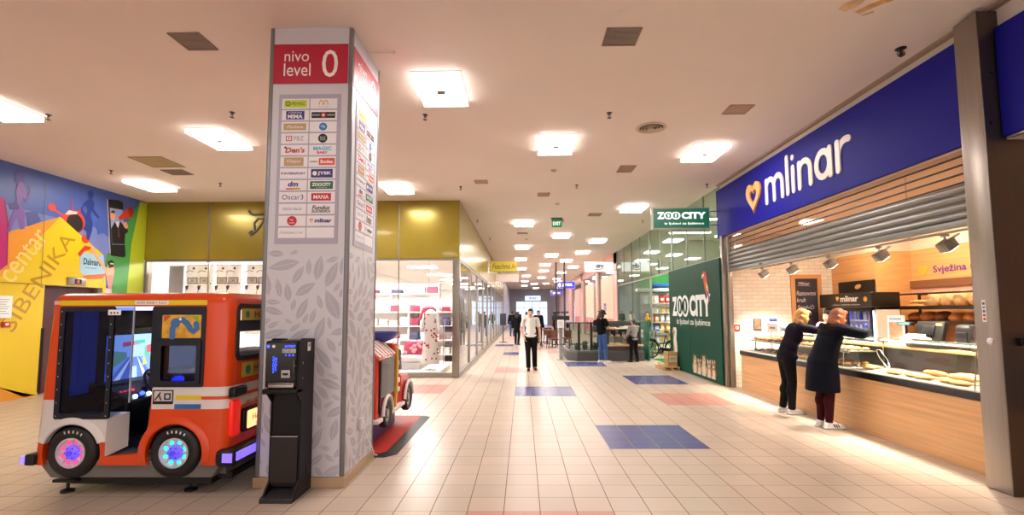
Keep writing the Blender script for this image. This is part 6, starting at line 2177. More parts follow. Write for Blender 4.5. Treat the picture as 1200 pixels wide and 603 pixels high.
# pet beds on top of the shelf
for k, (x, z, c1, c2, lab) in enumerate(((5.62, 2.455, 'e6e8ec', '2a3a8a', 'white and navy pet bed, lower of the stack on the pet food wall'), (5.62, 2.65, '2f6fc0', 'dfe8f2', 'bright blue pet bed on top of the stack on the pet food wall'), (4.92, 2.455, 'd8dcd6', '3a3f44', 'grey pet bed beside the blue one on the pet food wall'), (6.32, 2.455, 'e2ddd2', '4a4a4a', 'pale pet bed right of the blue one on the pet food wall'))):
    t = thing('pet_bed', lab, 'pet bed', (x, 19.55, z))
    pts = [(x + .26 * math.cos(a), 19.55 + .2 * math.sin(a), z + .09) for a in [2 * PI * i / 28 for i in range(28)]]
    b = B(); b.tube(pts, .08, mat('bed_' + c1, c1, .8), 10, True); b.build('rim', t)
    b = B(); b.ball((x, 19.55, z + .06), (.24, .18, .055), mat('bed_' + c2, c2, .8), 18, 8); b.build('cushion', t)

# bicycle
bk = thing('bicycle', 'small black bicycle parked at the pet shop entrance', 'bicycle', (4.75, 16.3, 0))
BKB = mat('bike_black', '141416', .3)
def wheelb(cx, nm):
    b = B()
    pts = [(cx + .31 * math.cos(a), 16.3, .335 + .31 * math.sin(a)) for a in [2 * PI * i / 36 for i in range(36)]]
    b.tube(pts, .019, RUB, 8, True)
    pts = [(cx + .285 * math.cos(a), 16.3, .335 + .285 * math.sin(a)) for a in [2 * PI * i / 36 for i in range(36)]]
    b.tube(pts, .009, CHROME, 6, True)
    w_ = b.build(nm, bk)
    b = B()
    for i in range(16):
        a = 2 * PI * i / 16
        b.cyl((cx, 16.28 + .04 * (i % 2), .335), (cx + .28 * math.cos(a), 16.3, .335 + .28 * math.sin(a)), .0022, CHROME, n=5)
    b.cyl((cx, 16.25, .335), (cx, 16.35, .335), .025, CHROME, n=12)
    b.build('spokes', w_)
wheelb(5.10, 'wheel'); wheelb(4.18, 'wheel')
b = B()
P = dict(bb=(4.66, 16.3, .31), rear=(5.10, 16.3, .335), seat=(4.82, 16.3, .82), head=(4.36, 16.3, .80), headl=(4.33, 16.3, .68), front=(4.18, 16.3, .335))
for a_, c_ in (('bb', 'seat'), ('bb', 'headl'), ('seat', 'head')):
    b.cyl(P[a_], P[c_], .017, BKB, n=10)
for s_ in (-.05, .05):
    for a_, c_ in (('rear', 'bb'), ('rear', 'seat')):
        p = Vector(P[a_]) + Vector((0, s_, 0)); q = Vector(P[c_]) + Vector((0, s_ * .4, 0)); b.cyl(p, q, .009, BKB, n=8)
    b.cyl(Vector(P['front']) + Vector((0, s_, 0)), Vector(P['headl']) + Vector((0, s_ * .7, 0)), .011, BKB, n=8)
b.cyl(P['headl'], (4.39, 16.3, .98), .016, BKB, n=10)
b.cyl(P['seat'], (4.85, 16.3, .93), .013, CHROME, n=10)
b.build('frame', bk)
b = B(); b.ball((4.87, 16.3, .95), (.13, .06, .03), BKB, 14, 8); b.build('saddle', bk)
b = B(); b.tube([(4.5, 16.02, 1.0), (4.42, 16.08, 1.02), (4.38, 16.2, 1.0), (4.38, 16.4, 1.0), (4.42, 16.52, 1.02), (4.5, 16.58, 1.0)], .012, CHROME, 8); b.build('handlebar', bk)
b = B(); b.lathe([(.10, -.008), (.105, 0), (.10, .008), (.03, .008), (.03, -.008)], BKB, (4.66, 16.25, .31), Y3, 24); b.cyl((4.66, 16.22, .31), (4.74, 16.2, .17), .012, CHROME, n=8); b.rbox(4.70, 4.79, 16.13, 16.22, .155, .175, RUB, .004)
b.rbox(4.66, 5.08, 16.24, 16.255, .28, .40, BKB, .03)
b.build('crank', bk)
b = B()
for cx in (5.10, 4.18):
    b.tube([(cx + .345 * math.cos(a), 16.3, .335 + .345 * math.sin(a)) for a in [RAD(20 + 8 * i) for i in range(19)]], .014, BKB, 6)
b.cyl((5.0, 16.35, .2), (5.05, 16.42, .0), .008, CHROME, n=8)
b.build('mudguard', bk)

bk.location = (4.93, 16.9, .022); bk.rotation_euler = (0, 0, RAD(-58))

# pallet and crate
pw = mat('pallet_wood', 'b99a68', .6, noise=(5, .15))
plt = thing('wooden_pallet', 'low wooden pallet in front of the green panel', 'pallet', (4.22, 14.25, 0))
b = B()
for k in range(5):
    b.box(3.98, 4.46, 13.82 + k * .18, 13.96 + k * .18, .085, .105, pw)
for x in (4.0, 4.2, 4.4):
    b.box(x, x + .06, 13.82, 14.68, .02, .085, pw)
b.box(3.98, 4.46, 13.82, 14.68, .001, .02, pw)
b.build('boards', plt, bev=.003)
cr = thing('wooden_crate', 'square wooden crate with a printed sign standing on the pallet', 'crate', (4.32, 14.2, .105))
b = B()
b.box(4.18, 4.45, 13.98, 14.4, .106, .125, pw)
for k in range(4):
    b.box(4.18, 4.45, 13.98, 13.995, .125 + k * .1, .215 + k * .1, pw)
    b.box(4.18, 4.195, 13.98, 14.4, .125 + k * .1, .215 + k * .1, pw)
    b.box(4.435, 4.45, 13.98, 14.4, .125 + k * .1, .215 + k * .1, pw)
    b.box(4.18, 4.45, 14.385, 14.4, .125 + k * .1, .215 + k * .1, pw)
b.build('slats', cr, bev=.003)
b = B(); b.box(4.21, 4.42, 13.972, 13.98, .22, .40, mat('crate_label', 'd9cba8', .6)); b.text('ZOO', (4.315, 13.971, .33), X3, Z3, mat('crate_ink', '5a4a34', .6), w=.14, h=.06, d=.001, off=.02); b.text('CITY', (4.315, 13.971, .26), X3, Z3, mat('crate_ink', '5a4a34', .6), w=.12, h=.03, d=.001); b.build('sign_plate', cr, smooth=0)
b = B(); b.box(3.99, 4.10, 14.4, 14.6, .106, .2, mat('bone_white', 'e4dccb', .6)); b.build('small_carton', label='small pale carton on the wooden pallet beside the crate', cat='carton', loc=(4.05, 14.5, .106))

# =====================================================================  hanging signs
def hang_sign(name, lab, x0, x1, y, z0, z1, face, edge, fixto=None, es=0.0):
    t = thing(name, lab, 'hanging sign', ((x0 + x1) / 2, y, z0))
    B().rbox(x0, x1, y - .07, y + .07, z0, z1, edge, .01, 2).build('case', t)
    b = B(); b.box(x0 + .025, x1 - .025, y - .074, y - .07, z0 + .025, z1 - .025, face); b.box(x0 + .025, x1 - .025, y + .07, y + .074, z0 + .025, z1 - .025, face)
    f_ = b.build('face', t, smooth=0)
    b = B()
    if fixto is not None:
        for z in (z0 + .1, z1 - .08):
            a_, c_ = (x1, fixto) if fixto > x1 else (fixto, x0)
            b.cyl((a_, y, z), (c_, y, z), .012, CHROME, n=8)
    else:
        for x in (x0 + .15, x1 - .15):
            b.cyl((x, y, z1), (x, y, CZ), .008, CHROME, n=8)
    b.build('bracket', t)
    return t, f_


ALU = mat('sign_alu', 'b9bdb8', .35, .6)
zg = mat('zoo_face', '14614a', .35, emit='14614a', es=.25)
t, f_ = hang_sign('hanging_pet_shop_sign', 'green hanging light box with bold white lettering beside the blue fascia', 2.99, 4.32, 11.0, 3.57, 4.07, zg, ALU, 4.573)
b = B()
PWE = mat('zoo_letter', 'f2f6f2', .4, emit='ffffff', es=.5)
zoo_word(b, Vector((3.10, 10.926, 3.80)), X3, Z3, 1.12, .16, PWE, zg, .004)
b.text('iz ljubavi za ljubimce', (3.72, 10.926, 3.69), X3, Z3, PWE, w=.9, h=.07, d=.003, off=.01)
b.build('lettering', f_, smooth=0)
dmf = mat('dm_face', 'f2f1f4', .35, emit='ffffff', es=.7)
t, f_ = hang_sign('hanging_drugstore_sign', 'white hanging light box with blue italic letters and an orange swoosh', 3.05, 4.46, 23.5, 3.62, 4.12, dmf, mat('sign_white', 'e4e4e8', .4), 4.62)
b = B()
DMB = mat('dm_blue', '20309a', .4)
b.text('dm', (3.78, 23.425, 3.93), X3, Z3, DMB, w=.42, h=.22, d=.003, shear=.2, off=.05)
b.prism([(3.50, 3.74), (3.75, 3.70), (3.75, 3.76), (3.52, 3.79)], (0, 23.425, 0), X3, Z3, 0, .003, mat('dm_orange', 'e0502a', .4))
b.prism([(3.76, 3.72), (4.0, 3.76), (4.02, 3.81), (3.76, 3.80)], (0, 23.425, 0), X3, Z3, 0, .003, mat('dm_yellow', 'f0b83a', .4))
b.build('lettering', f_, smooth=0)
jf = mat('jysk_face', '2f34c0', .35, emit='3038d0', es=.7)
t, f_ = hang_sign('hanging_furnishing_sign', 'royal blue hanging light box with white capitals deeper in the mall', 2.67, 4.05, 37.0, 3.46, 4.02, jf, mat('sign_white', 'e4e4e8', .4))
b = B(); b.text('JYSK', (3.46, 36.925, 3.74), X3, Z3, PWE, w=.85, h=.26, d=.003, off=.05); b.prism(circ(2.86, 3.74, .1, 16, ry=.16), (0, 36.925, 0), X3, Z3, 0, .003, PWE); b.build('lettering', f_, smooth=0)
pf_ = mat('violet_face', '5a4ab0', .35, emit='5a4ab0', es=.5)
t, f_ = hang_sign('hanging_distant_sign', 'small violet hanging light box behind the royal blue sign', 2.9, 4.2, 50.0, 3.4, 3.9, pf_, mat('sign_white', 'e4e4e8', .4))
b = B(); b.text('MANA', (3.55, 49.925, 3.65), X3, Z3, PWE, w=.8, h=.2, d=.003, off=.03); b.build('lettering', f_, smooth=0)
gf_ = mat('gold_face', 'c0a83c', .35, emit='c0a83c', es=.25)
t, f_ = hang_sign('hanging_linen_sign', 'gold hanging sign with dark script lettering on the left of the mall', -1.58, -.24, 23.0, 3.62, 4.14, gf_, mat('gold_edge', 'b39a34', .4), SX)
b = B(); b.text('Feachma.in', (-.91, 22.925, 3.88), X3, Z3, INK, w=1.1, h=.26, d=.003, shear=.35); b.build('lettering', f_, smooth=0)
t, f_ = hang_sign('hanging_blank_sign', 'plain pinkish white hanging sign behind the gold one', -1.55, -.25, 30.0, 3.56, 4.08, mat('blank_face', 'e6d5cd', .4, emit='e6d5cd', es=.3), mat('sign_white', 'e4e4e8', .4), SX)
b = B(); b.box(-1.45, -.35, 29.922, 29.926, 3.62, 3.63, mat('blank_line', 'c9b4ab', .5)); b.build('lower_line', f_, smooth=0)
# exit sign
ex = thing('exit_sign', 'small green ceiling exit sign with white letters', 'exit sign', (1.08, 14.9, 4.3))
b = B(); b.box(.90, 1.26, 14.86, 14.94, CZ - .05, CZ - .001, mat('exit_case', '4a5a52', .4)); b.build('case', ex)
b = B(); b.box(.92, 1.24, 14.89, 14.91, 4.33, 4.58, mat('exit_green', '1d7a4e', .3, emit='1d8a52', es=.35)); f_ = b.build('face', ex)
b = B(); b.text('EXIT', (1.08, 14.888, 4.45), X3, Z3, PWE, w=.24, h=.11, d=.002, off=.03); b.build('lettering', f_, smooth=0)

# =====================================================================  kiosk island
KG = mat('kiosk_grey', '4a4747', .45)
ks = thing('kiosk_island', 'dark grey kiosk island with chamfered plinth in the middle of the mall', 'kiosk', (2.9, 17.5, 0))
KP = [(1.55, 16.95), (1.85, 16.55), (4.15, 16.55), (4.15, 18.8), (1.55, 18.8)]
b = B(); b.prism(KP, (0, 0, 0), X3, Y3, 0, .30, KG); b.prism([(x + (.02 if x < 3 else -.02), y + .02) for x, y in KP], (0, 0, 0), X3, Y3, .30, .34, mat('kiosk_top', '5f5b58', .3)); b.build('plinth', ks, bev=.01)
b = B()
for x, y in ((1.95, 16.8), (2.38, 16.8), (1.7, 18.6), (4.05, 16.8), (4.05, 18.6), (2.9, 18.6)):
    b.box(x - .04, x + .04, y - .04, y + .04, .34, 1.28, mat('kiosk_post', '2c2a2a', .4))
b.build('post', ks, bev=.004)
b = B(); b.box(1.62, 4.1, 16.72, 16.92, 1.28, 1.32, mat('kiosk_rail', '3c4440', .3)); b.box(1.62, 1.82, 16.92, 18.7, 1.28, 1.32, mat('kiosk_rail', '3c4440', .3)); b.box(2.9, 4.1, 18.5, 18.7, 1.28, 1.32, mat('kiosk_rail', '3c4440', .3)); b.build('top_rail', ks, bev=.005)
b = B(); b.box(1.64, 2.9, 16.76, 16.768, .34, 1.28, glass('kiosk_glass', 'd5e2da', 1.0)); b.box(1.64, 1.648, 16.77, 18.7, .34, 1.28, glass('kiosk_glass', 'd5e2da', 1.0)); b.build('glass_pane', ks, smooth=0)
b = B(); b.rbox(2.75, 4.1, 16.50, 17.0, .50, .56, mat('kiosk_wood', 'd2a878', .4), .01); b.box(2.8, 4.05, 16.6, 16.95, .34, .50, KG); b.build('lower_counter', ks)
b = B(); b.rbox(2.95, 3.75, 16.55, 17.0, 1.08, 1.12, mat('kiosk_wood2', 'e2d6c4', .4), .01); b.box(2.9, 2.96, 16.62, 17.0, .56, 1.08, mat('kiosk_post', '2c2a2a', .4)); b.box(3.72, 3.78, 16.62, 17.0, .56, 1.08, mat('kiosk_post', '2c2a2a', .4)); b.build('upper_counter', ks)
b = B(); b.box(2.8, 4.1, 17.05, 17.10, .34, 1.28, mat('kiosk_back', '4b4843', .5)); b.build('back_panel', ks)
gb = thing('green_counter_board', 'dark green side board at the right end of the kiosk', 'board', (4.4, 17.5, 0))
b = B(); b.box(4.30, 4.36, 16.62, 18.7, .0, 1.31, mat('board_green', '0f6a4c', .4)); b.box(4.28, 4.40, 16.6, 18.72, 1.31, 1.34, mat('board_green_top', '0c5a40', .4)); b.build('panel', gb, bev=.004)
b = B(); b.text('ZOO', (4.297, 17.6, .9), NYv, Z3, PW, w=.8, h=.3, d=.003, off=.03); b.build('lettering', gb, smooth=0)
# toy giraffe-like ornament: plain yellow plush bird on the board
pl_ = thing('plush_toy', 'yellow plush parrot perched on the green side board', 'toy', (4.33, 16.75, 1.34))
PZ = .012
YEL = mat('plush_yellow', 'dba42c', .8)
b = B(); b.ball((4.33, 16.75, 1.443), (.06, .07, .10), YEL); b.ball((4.33, 16.73, 1.56), (.05, .055, .055), YEL); b.rcone((4.33, 16.79, 1.40), .035, (4.33, 16.86, 1.362), .012, YEL); b.build('body', pl_)
b = B(); b.rcone((4.33, 16.69, 1.55), .022, (4.33, 16.655, 1.53), .006, mat('plush_orange', 'c9502a', .7)); b.ball((4.30, 16.69, 1.575), .009, BLACK, 8, 6); b.ball((4.36, 16.69, 1.575), .009, BLACK, 8, 6); b.build('beak', pl_)
# planters / terrariums on the plinth
PLM = mat('plant_olive', '6a6a48', .7)
for k, (x, y, h) in enumerate(((1.95, 17.35, .2), (2.25, 17.5, .3), (2.6, 17.35, .24))):
    t = thing('potted_plant', ['small potted plant at the left corner of the kiosk plinth', 'tall potted plant between the kiosk posts', 'potted plant on the kiosk plinth behind the backpacker'][k], 'plant', (x, y, .34), 0, 'plants on the kiosk plinth')
    b = B(); b.lathe([(.0001, 0), (.08, 0), (.10, .14), (.09, .14), (.08, .11), (.0001, .11)], mat('pot_brown', '7a5f4a', .6), (x, y, .341), n=18); b.build('pot', t)
    b = B()
    r = random.Random(k)
    for q in range(46):
        a = 2 * PI * r.random(); e = r.uniform(.1, 1.2); L_ = h * r.uniform(.6, 1)
        d_ = Vector((math.cos(a) * math.cos(e), math.sin(a) * math.cos(e), math.sin(e)))
        p0 = Vector((x, y, .45)); p1 = p0 + d_ * L_ * .6; p2 = p0 + d_ * L_ + Vector((0, 0, -.05))
        s_ = d_.cross(Z3).normalized() * .022
        b.add([p0, p1 + s_, p2, p1 - s_], [(0, 1, 2, 3)], PLM)
    b.build('foliage', t, smooth=0)
for k, (x, z, w_, c_) in enumerate(((3.07, .563, .16, 'e2dcd0'), (3.3, .563, .2, 'd8d0c0'), (3.52, .563, .14, 'b9b2a4'), (3.88, .563, .16, '8a8478'))):
    t = thing('bird_cage', ['white wire cage, first from the left on the kiosk wood shelf', 'large pale wire cage in the middle of the kiosk wood shelf', 'small grey wire cage by the boy on the kiosk shelf', 'dark wire cage at the right end of the kiosk shelf'][k], 'cage', (x, 16.8, z), 0, 'cages on the kiosk shelf')
    b = B(); b.box(x - w_ / 2, x + w_ / 2, 16.72, 16.9, z, z + .04, mat('cage_' + c_, c_, .5)); b.build('tray', t)
    b = B()
    for i in range(7):
        xx = x - w_ / 2 + w_ * i / 6
        for yy_ in (16.72, 16.9):
            b.cyl((xx, yy_, z + .04), (xx, yy_, z + .26), .004, mat('cage_' + c_, c_, .5), n=6)
    b.lathe([(w_ * .5, .26), (w_ * .35, .32), (.0001, .35)], mat('cage_' + c_, c_, .5), (x, 16.81, z), n=14)
    b.build('bars', t)
for k, (x, c_) in enumerate(((3.15, 'f0ede6'), (3.45, 'd9d2c4'), (3.6, 'e4d9c9'))):
    t = B().rbox(x - .08, x + .08, 16.66, 16.86, 1.121, 1.15 + .02 * k, mat('sheet_' + c_, c_, .6), .006).build('leaflet_stack', label=['white leaflet stack on the raised kiosk counter', 'beige leaflet stack in the middle of the raised kiosk counter', 'rosy leaflet stack beside the boy on the raised kiosk counter'][k], cat='leaflets', group='leaflets on the kiosk', loc=(x, 16.76, 1.121))
for k, (x, c_) in enumerate(((3.05, 'd8d4cc'), (3.32, 'b9b4aa'), (3.55, 'dcd6ca'))):
    t = thing('price_card', ['first price card hanging on the dark kiosk back panel', 'second price card hanging on the dark kiosk back panel', 'third price card hanging on the dark kiosk back panel'][k], 'card', (x, 17.04, .8), 0, 'price cards on the kiosk')
    B().box(x - .05, x + .05, 17.042, 17.048, .78 + .08 * (k % 2), .98 + .08 * (k % 2), mat('sheet2_' + c_, c_, .6)).build('sheet', t)
    b = B(); b.box(x - .035, x + .035, 17.039, 17.042, .84 + .08 * (k % 2), .85 + .08 * (k % 2), INK); b.build('print', t, smooth=0)
ist = thing('info_stand', 'slim grey stand with a white sign plate at the left end of the kiosk', 'sign stand', (1.34, 17.05, 0))
b = B(); b.lathe([(.0001, 0), (.16, 0), (.16, .015), (.03, .03)], STEEL, (1.34, 17.05, 0), n=24); b.build('base', ist)
b = B(); b.box(1.29, 1.39, 17.04, 17.06, .03, 1.2, glass('acrylic2', 'c8d2d4', 1.0)); b.cyl((1.29, 17.05, .02), (1.29, 17.05, 1.2), .012, STEEL, n=8); b.cyl((1.39, 17.05, .02), (1.39, 17.05, 1.2), .012, STEEL, n=8); b.build('pole', ist)
b = B(); b.rbox(1.22, 1.46, 17.035, 17.05, 1.12, 1.40, PAPER, .005); f_ = b.build('sign_plate', ist)
b = B()
for k in range(5):
    b.box(1.26, 1.42 - .03 * (k % 2), 17.033, 17.035, 1.34 - k * .035, 1.35 - k * .035, mat('print_grey', '9a9a9a', .6))
b.build('print_lines', f_, smooth=0)

# =====================================================================  drugstore front beyond
PINK = mat('drug_front', 'e9b9ae', .45, noise=(2, .05))
b = B()
b.box(4.62, 4.9, 23.6, 24.3, 0, CZ, PINK); b.box(4.62, 4.9, 29.6, 30.4, 0, CZ, PINK); b.box(4.62, 4.9, 37, 37.8, 0, CZ, PINK); b.box(4.62, 4.9, 45.5, 66, 0, CZ, PINK)
b.box(4.62, 4.9, 23.6, 66, 4.1, CZ, PINK)
b.build('wall_drugstore_front', kind='structure')
b = B(); b.box(8.4, 8.6, 23.6, 66, 0, CZ, mat('drug_wall', 'f0d2c2', .6)); b.build('wall_drugstore_back', kind='structure')
b = B()
for y0, y1 in ((24.3, 29.6), (30.4, 37), (37.8, 45.5)):
    b.box(4.72, 4.78, y0, y0 + .06, 0, 4.1, FR); b.box(4.72, 4.78, y1 - .06, y1, 0, 4.1, FR); b.box(4.72, 4.78, y0, y1, 4.04, 4.1, FR); b.box(4.72, 4.78, y0, y1, 0, .1, FR)
w4 = b.build('window_4', kind='structure')
b = B()
for y0, y1 in ((24.36, 29.54), (30.46, 36.94), (37.86, 45.44)):
    b.box(4.745, 4.753, y0, y1, .1, 4.04, PANE)
b.build('window_pane', w4, smooth=0)
for k, (y, lab, s_) in enumerate(((26.6, 'tall peach poster with blue letters in the drugstore window', 'dm'), (33.5, 'tall cream poster in the second drugstore window', ''), (41.0, 'tall rose poster in the farthest drugstore window', ''))):
    t = thing('window_poster', lab, 'poster', (4.68, y, .15))
    B().box(4.66, 4.69, y - 1.9, y + 1.9, .15, 3.6, mat('poster_%d' % k, ('f3cdb2', 'f6dfc8', 'eec4b4')[k], .5)).build('sheet', t)
    b = B()
    if s_:
        b.text('m', (4.66, y + .6, 1.95), NYv, Z3, DMB, w=.8, h=.42, d=.003, off=.05)
    b.box(4.656, 4.66, y - 1.8, y + 1.8, .2, 1.3, mat('poster_red_%d' % k, ('d8707a', 'd98a90', 'd87a7a')[k], .5))
    for q in range(4):
        b.box(4.653, 4.656, y - 1.6 + q * .85, y - 1.05 + q * .85, .5, 1.1, mat('poster_box_%d' % (q % 2), ('e9a7a7', 'b8485a')[q % 2], .5))
    b.build('print', t, smooth=0)

# end of the mall
b = B(); b.box(-1.9, 4.9, 62, 62.2, 3.0, CZ, mat('end_wall', 'b4b8c8', .5)); b.box(-1.9, -.9, 62, 62.2, 0, 3, mat('end_wall', 'b4b8c8', .5)); b.box(3.2, 4.9, 62, 62.2, 0, 3, mat('end_wall', 'b4b8c8', .5)); b.build('wall_end', kind='structure')
b = B()
for x in (-.9, .13, 1.16, 2.2, 3.15):
    b.box(x, x + .06, 62.05, 62.12, 0, 3.0, FR)
b.box(-.9, 3.2, 62.05, 62.12, 2.2, 2.26, FR)
w5 = b.build('window_5', kind='structure')
b = B(); b.box(-.9, 3.2, 62.08, 62.09, 0, 3.0, PANE); b.build('window_pane', w5, smooth=0)
b = B(); b.box(-3, 6, 66, 66.2, 0, CZ, mat('daylight_sky', 'cfe0f6', .8, emit='b9d2f8', es=1.1)); b.build('wall_daylight', kind='structure')
b = B(); b.box(-1.85, -1.65, 41.3, 62, 0, CZ, mat('far_left_wall', 'a9a4ac', .4, noise=(.8, .2))); b.build('wall_left_far', kind='structure')
el = thing('entrance_sign', 'blue sign over the bright glazed entrance at the end of the mall', 'sign', (1.2, 61.9, 3.1))
B().box(.3, 2.3, 61.88, 61.96, 3.15, 3.75, mat('entrance_face', 'cfdcf0', .4, emit='cfdcf0', es=.8)).build('panel', el)
b = B(); b.text('IZLAZ', (1.3, 61.878, 3.45), X3, Z3, mat('entrance_blue', '3a55b0', .4), w=1.0, h=.26, d=.002, off=.03); b.build('lettering', el, smooth=0)

# slim dark posts with loud-hailer arms
for k, x in enumerate((1.72, 2.18)):
    t = thing('dark_post', ['slim black post with small side boards, left of the pair behind the kiosk', 'slim black post with small side boards, right of the pair behind the kiosk'][k], 'post', (x, 24.6 + k * .4, 0), 0, 'pair of black posts')
    y = 24.6 + k * .4
    b = B(); b.cyl((x, y, 0), (x, y, CZ - .25 if k else CZ - .4), .05, mat('post_black', '343742', .4), n=18); b.lathe([(.22, 0), (.22, .03), (.08, .06)], mat('post_black', '343742', .4), (x, y, .0), n=20); b.build('shaft', t)
    b = B(); b.rbox(x - .24, x + .24, y - .12, y - .06, 1.25, 1.48, mat('board_black', '1a1c24', .4), .02); b.rbox(x - .2, x + .2, y - .12, y - .06, 1.62, 1.70, mat('board_black', '1a1c24', .4), .02); b.build('side_board', t)
qp = thing('queue_sign', 'dark sign stand beside the left glass wall', 'sign stand', (-1.1, 26.8, 0))
b = B(); b.lathe([(.0001, 0), (.22, 0), (.22, .03), (.03, .05)], mat('post_black', '343742', .4), (-1.1, 26.8, 0), n=20); b.cyl((-1.1, 26.8, .03), (-1.1, 26.8, 1.1), .03, mat('post_black', '343742', .4), n=12); b.build('stand', qp)
b = B(); b.rbox(-1.27, -.93, 26.77, 26.82, .95, 1.6, mat('post_black', '343742', .4), .015); b.build('panel', qp)

# cafe seating
def cafe_chair():
    t = thing('cafe_chair', '-', 'chair', (0, 0, 0))
    BR = mat('chair_brown', '6a3a26', .5)
    b = B(); b.rbox(-.23, .23, -.22, .22, .42, .48, BR, .03); b.build('seat', t)
    b = B()
    n = 10
    vs = []; fs = []
    for i in range(n + 1):
        a = RAD(20 + 140 * i / n)
        for r_q, z in ((.23, .48), (.25, .82), (.225, .82), (.205, .48)):
            vs.append((r_q * math.cos(a), r_q * math.sin(a) * .95, z))
    for i in range(n):
        for j in range(4):
            fs.append((i * 4 + j, (i + 1) * 4 + j, (i + 1) * 4 + (j + 1) % 4, i * 4 + (j + 1) % 4))
    fs += [(0, 1, 2, 3), (n * 4 + 3, n * 4 + 2, n * 4 + 1, n * 4)]
    b.add(vs, fs, BR); b.build('backrest', t)
    for sx in (-1, 1):
        for sy in (-1, 1):
            b = B(); b.cyl((sx * .18, sy * .17, .43), (sx * .22, sy * .21, 0), .016, mat('chair_leg', '2c1c14', .4), n=8); b.build('leg', t)
    return t


cc = cafe_chair()
labs = ['brown cafe chair nearest to the kiosk', 'brown cafe chair at the first cafe table, turned away', 'brown cafe chair on the left of the second cafe table', 'brown cafe chair behind the second cafe table', 'brown cafe chair by the black posts', 'brown cafe chair farthest in the cafe row']
for k, (x, y, r) in enumerate(((1.35, 22.2, .2), (.7, 23.0, 1.6), (.6, 25.4, 1.6), (1.35, 26.35, .1), (2.1, 23.1, -1.5), (.65, 27.4, 1.7))):
    if k == 0:
        cc.location = (x, y, 0); cc.rotation_euler = (0, 0, r); cc['label'] = labs[0]; cc['group'] = 'cafe chairs'
    else:
        dup(cc, (x, y, 0), r, labs[k], 'cafe chairs')
for k, (x, y) in enumerate(((1.4, 23.0), (1.3, 25.5), (1.35, 27.2))):
    t = thing('cafe_table', ['round brown cafe table nearest to the kiosk', 'round brown cafe table in the middle of the cafe row', 'round brown cafe table farthest in the cafe row'][k], 'table', (x, y, 0), 0, 'cafe tables')
    b = B(); b.lathe([(.0001, .75), (.33, .75), (.34, .735), (.33, .72), (.0001, .72)], mat('table_brown', '5a3424', .35), (x, y, 0), n=28); b.build('table_top', t)
    b = B(); b.lathe([(.22, 0), (.22, .02), (.03, .05), (.028, .72)], mat('chair_leg', '2c1c14', .4), (x, y, 0), n=20); b.build('pedestal', t)

# =====================================================================  ceiling fittings
LAMPE = mat('lamp_diffuser', 'ffffff', .4, emit='fff6f0', es=LAMP)
LAMPF = mat('lamp_frame', 'a9a09a', .4)
LAMPS = mat('lamp_side', 'f4f0ec', .4, emit='fff6f0', es=LAMP * .12)


def lamp_proto():
    t = thing('ceiling_lamp', '-', 'ceiling lamp', (0, 0, CZ))
    hx, hy = .315, .43
    b = B(); b.box(-hx, hx, -hy, hy, CZ - .008, CZ - .001, LAMPF); b.box(-hx, hx, hy - .012, hy + .006, CZ - .08, CZ - .008, LAMPF); b.build('frame', t)
    b = B(); b.box(-hx + .01, hx - .01, -hy + .01, hy - .012, CZ - .064, CZ - .008, LAMPS); b.box(-hx + .012, hx - .012, -hy + .012, hy - .014, CZ - .07, CZ - .064, LAMPE); b.build('diffuser', t)
    b = B(); b.box(-.055, .055, -.06, .06, CZ - .076, CZ - .07, mat('lamp_sensor', 'a39a94', .5)); b.build('sensor_plate', t)
    return t


lp = lamp_proto()
LPS = [(-1.06, 6.08, 'square ceiling lamp right of the white pillar'), (.60, 8.20, 'square ceiling lamp over the middle of the mall, nearest to the camera'), (3.37, 8.68, 'square ceiling lamp beside the blue fascia'),
       (-5.08, 7.80, 'square ceiling lamp above the toy bus, left of the pillar'), (-8.5, 10.66, 'square ceiling lamp closest to the mural and gold fascia corner'), (-7.5, 6.5, 'square ceiling lamp cut by the left picture edge'),
       (-2.95, 11.05, 'square ceiling lamp in front of the gold fascia right of the pillar'), (3.15, 13.4, 'square ceiling lamp left of the green hanging sign'), (.05, 15.6, 'square ceiling lamp before the exit sign'),
       (3.1, 19.6, 'ceiling lamp above the kiosk'), (2.95, 23.4, 'ceiling lamp beside the white hanging sign'), (2.5, 27.2, 'ceiling lamp behind the white hanging sign'), (0.0, 21.4, 'ceiling lamp right of the gold hanging sign'),
       (-.1, 26.4, 'second ceiling lamp right of the gold hanging sign'), (3.3, 31.0, 'ceiling lamp before the royal blue sign'), (-.1, 32.2, 'third ceiling lamp along the left side of the mall'), (.3, 38.5, 'fourth ceiling lamp along the left side of the mall'),
       (2.9, 35.5, 'ceiling lamp just before the royal blue sign'), (3.0, 42, 'ceiling lamp behind the royal blue sign'), (.2, 45, 'fifth ceiling lamp along the left side of the mall'), (2.4, 49, 'ceiling lamp over the far mall, right row'), (.2, 53, 'ceiling lamp over the far mall, left row'), (1.6, 58, 'ceiling lamp nearest to the mall end'),
       (1.5, 18.2, 'ceiling lamp between the exit sign and the kiosk'), (1.5, 24.6, 'ceiling lamp above the black posts'), (1.4, 29.5, 'ceiling lamp over the cafe tables'), (1.5, 34, 'ceiling lamp in the middle row before the royal blue sign'), (1.6, 40.5, 'ceiling lamp in the middle row behind the royal blue sign'), (3.4, 46, 'far ceiling lamp beside the drugstore front'), (1.2, 49.5, 'far ceiling lamp in the middle row'),
       (-3.6, 1.6, 'ceiling lamp behind the viewpoint on the left'), (1.2, 1.5, 'ceiling lamp over the viewpoint'), (3.3, -2.2, 'ceiling lamp behind the viewpoint on the right'), (-1.2, -4.5, 'ceiling lamp behind the viewpoint in the middle')]
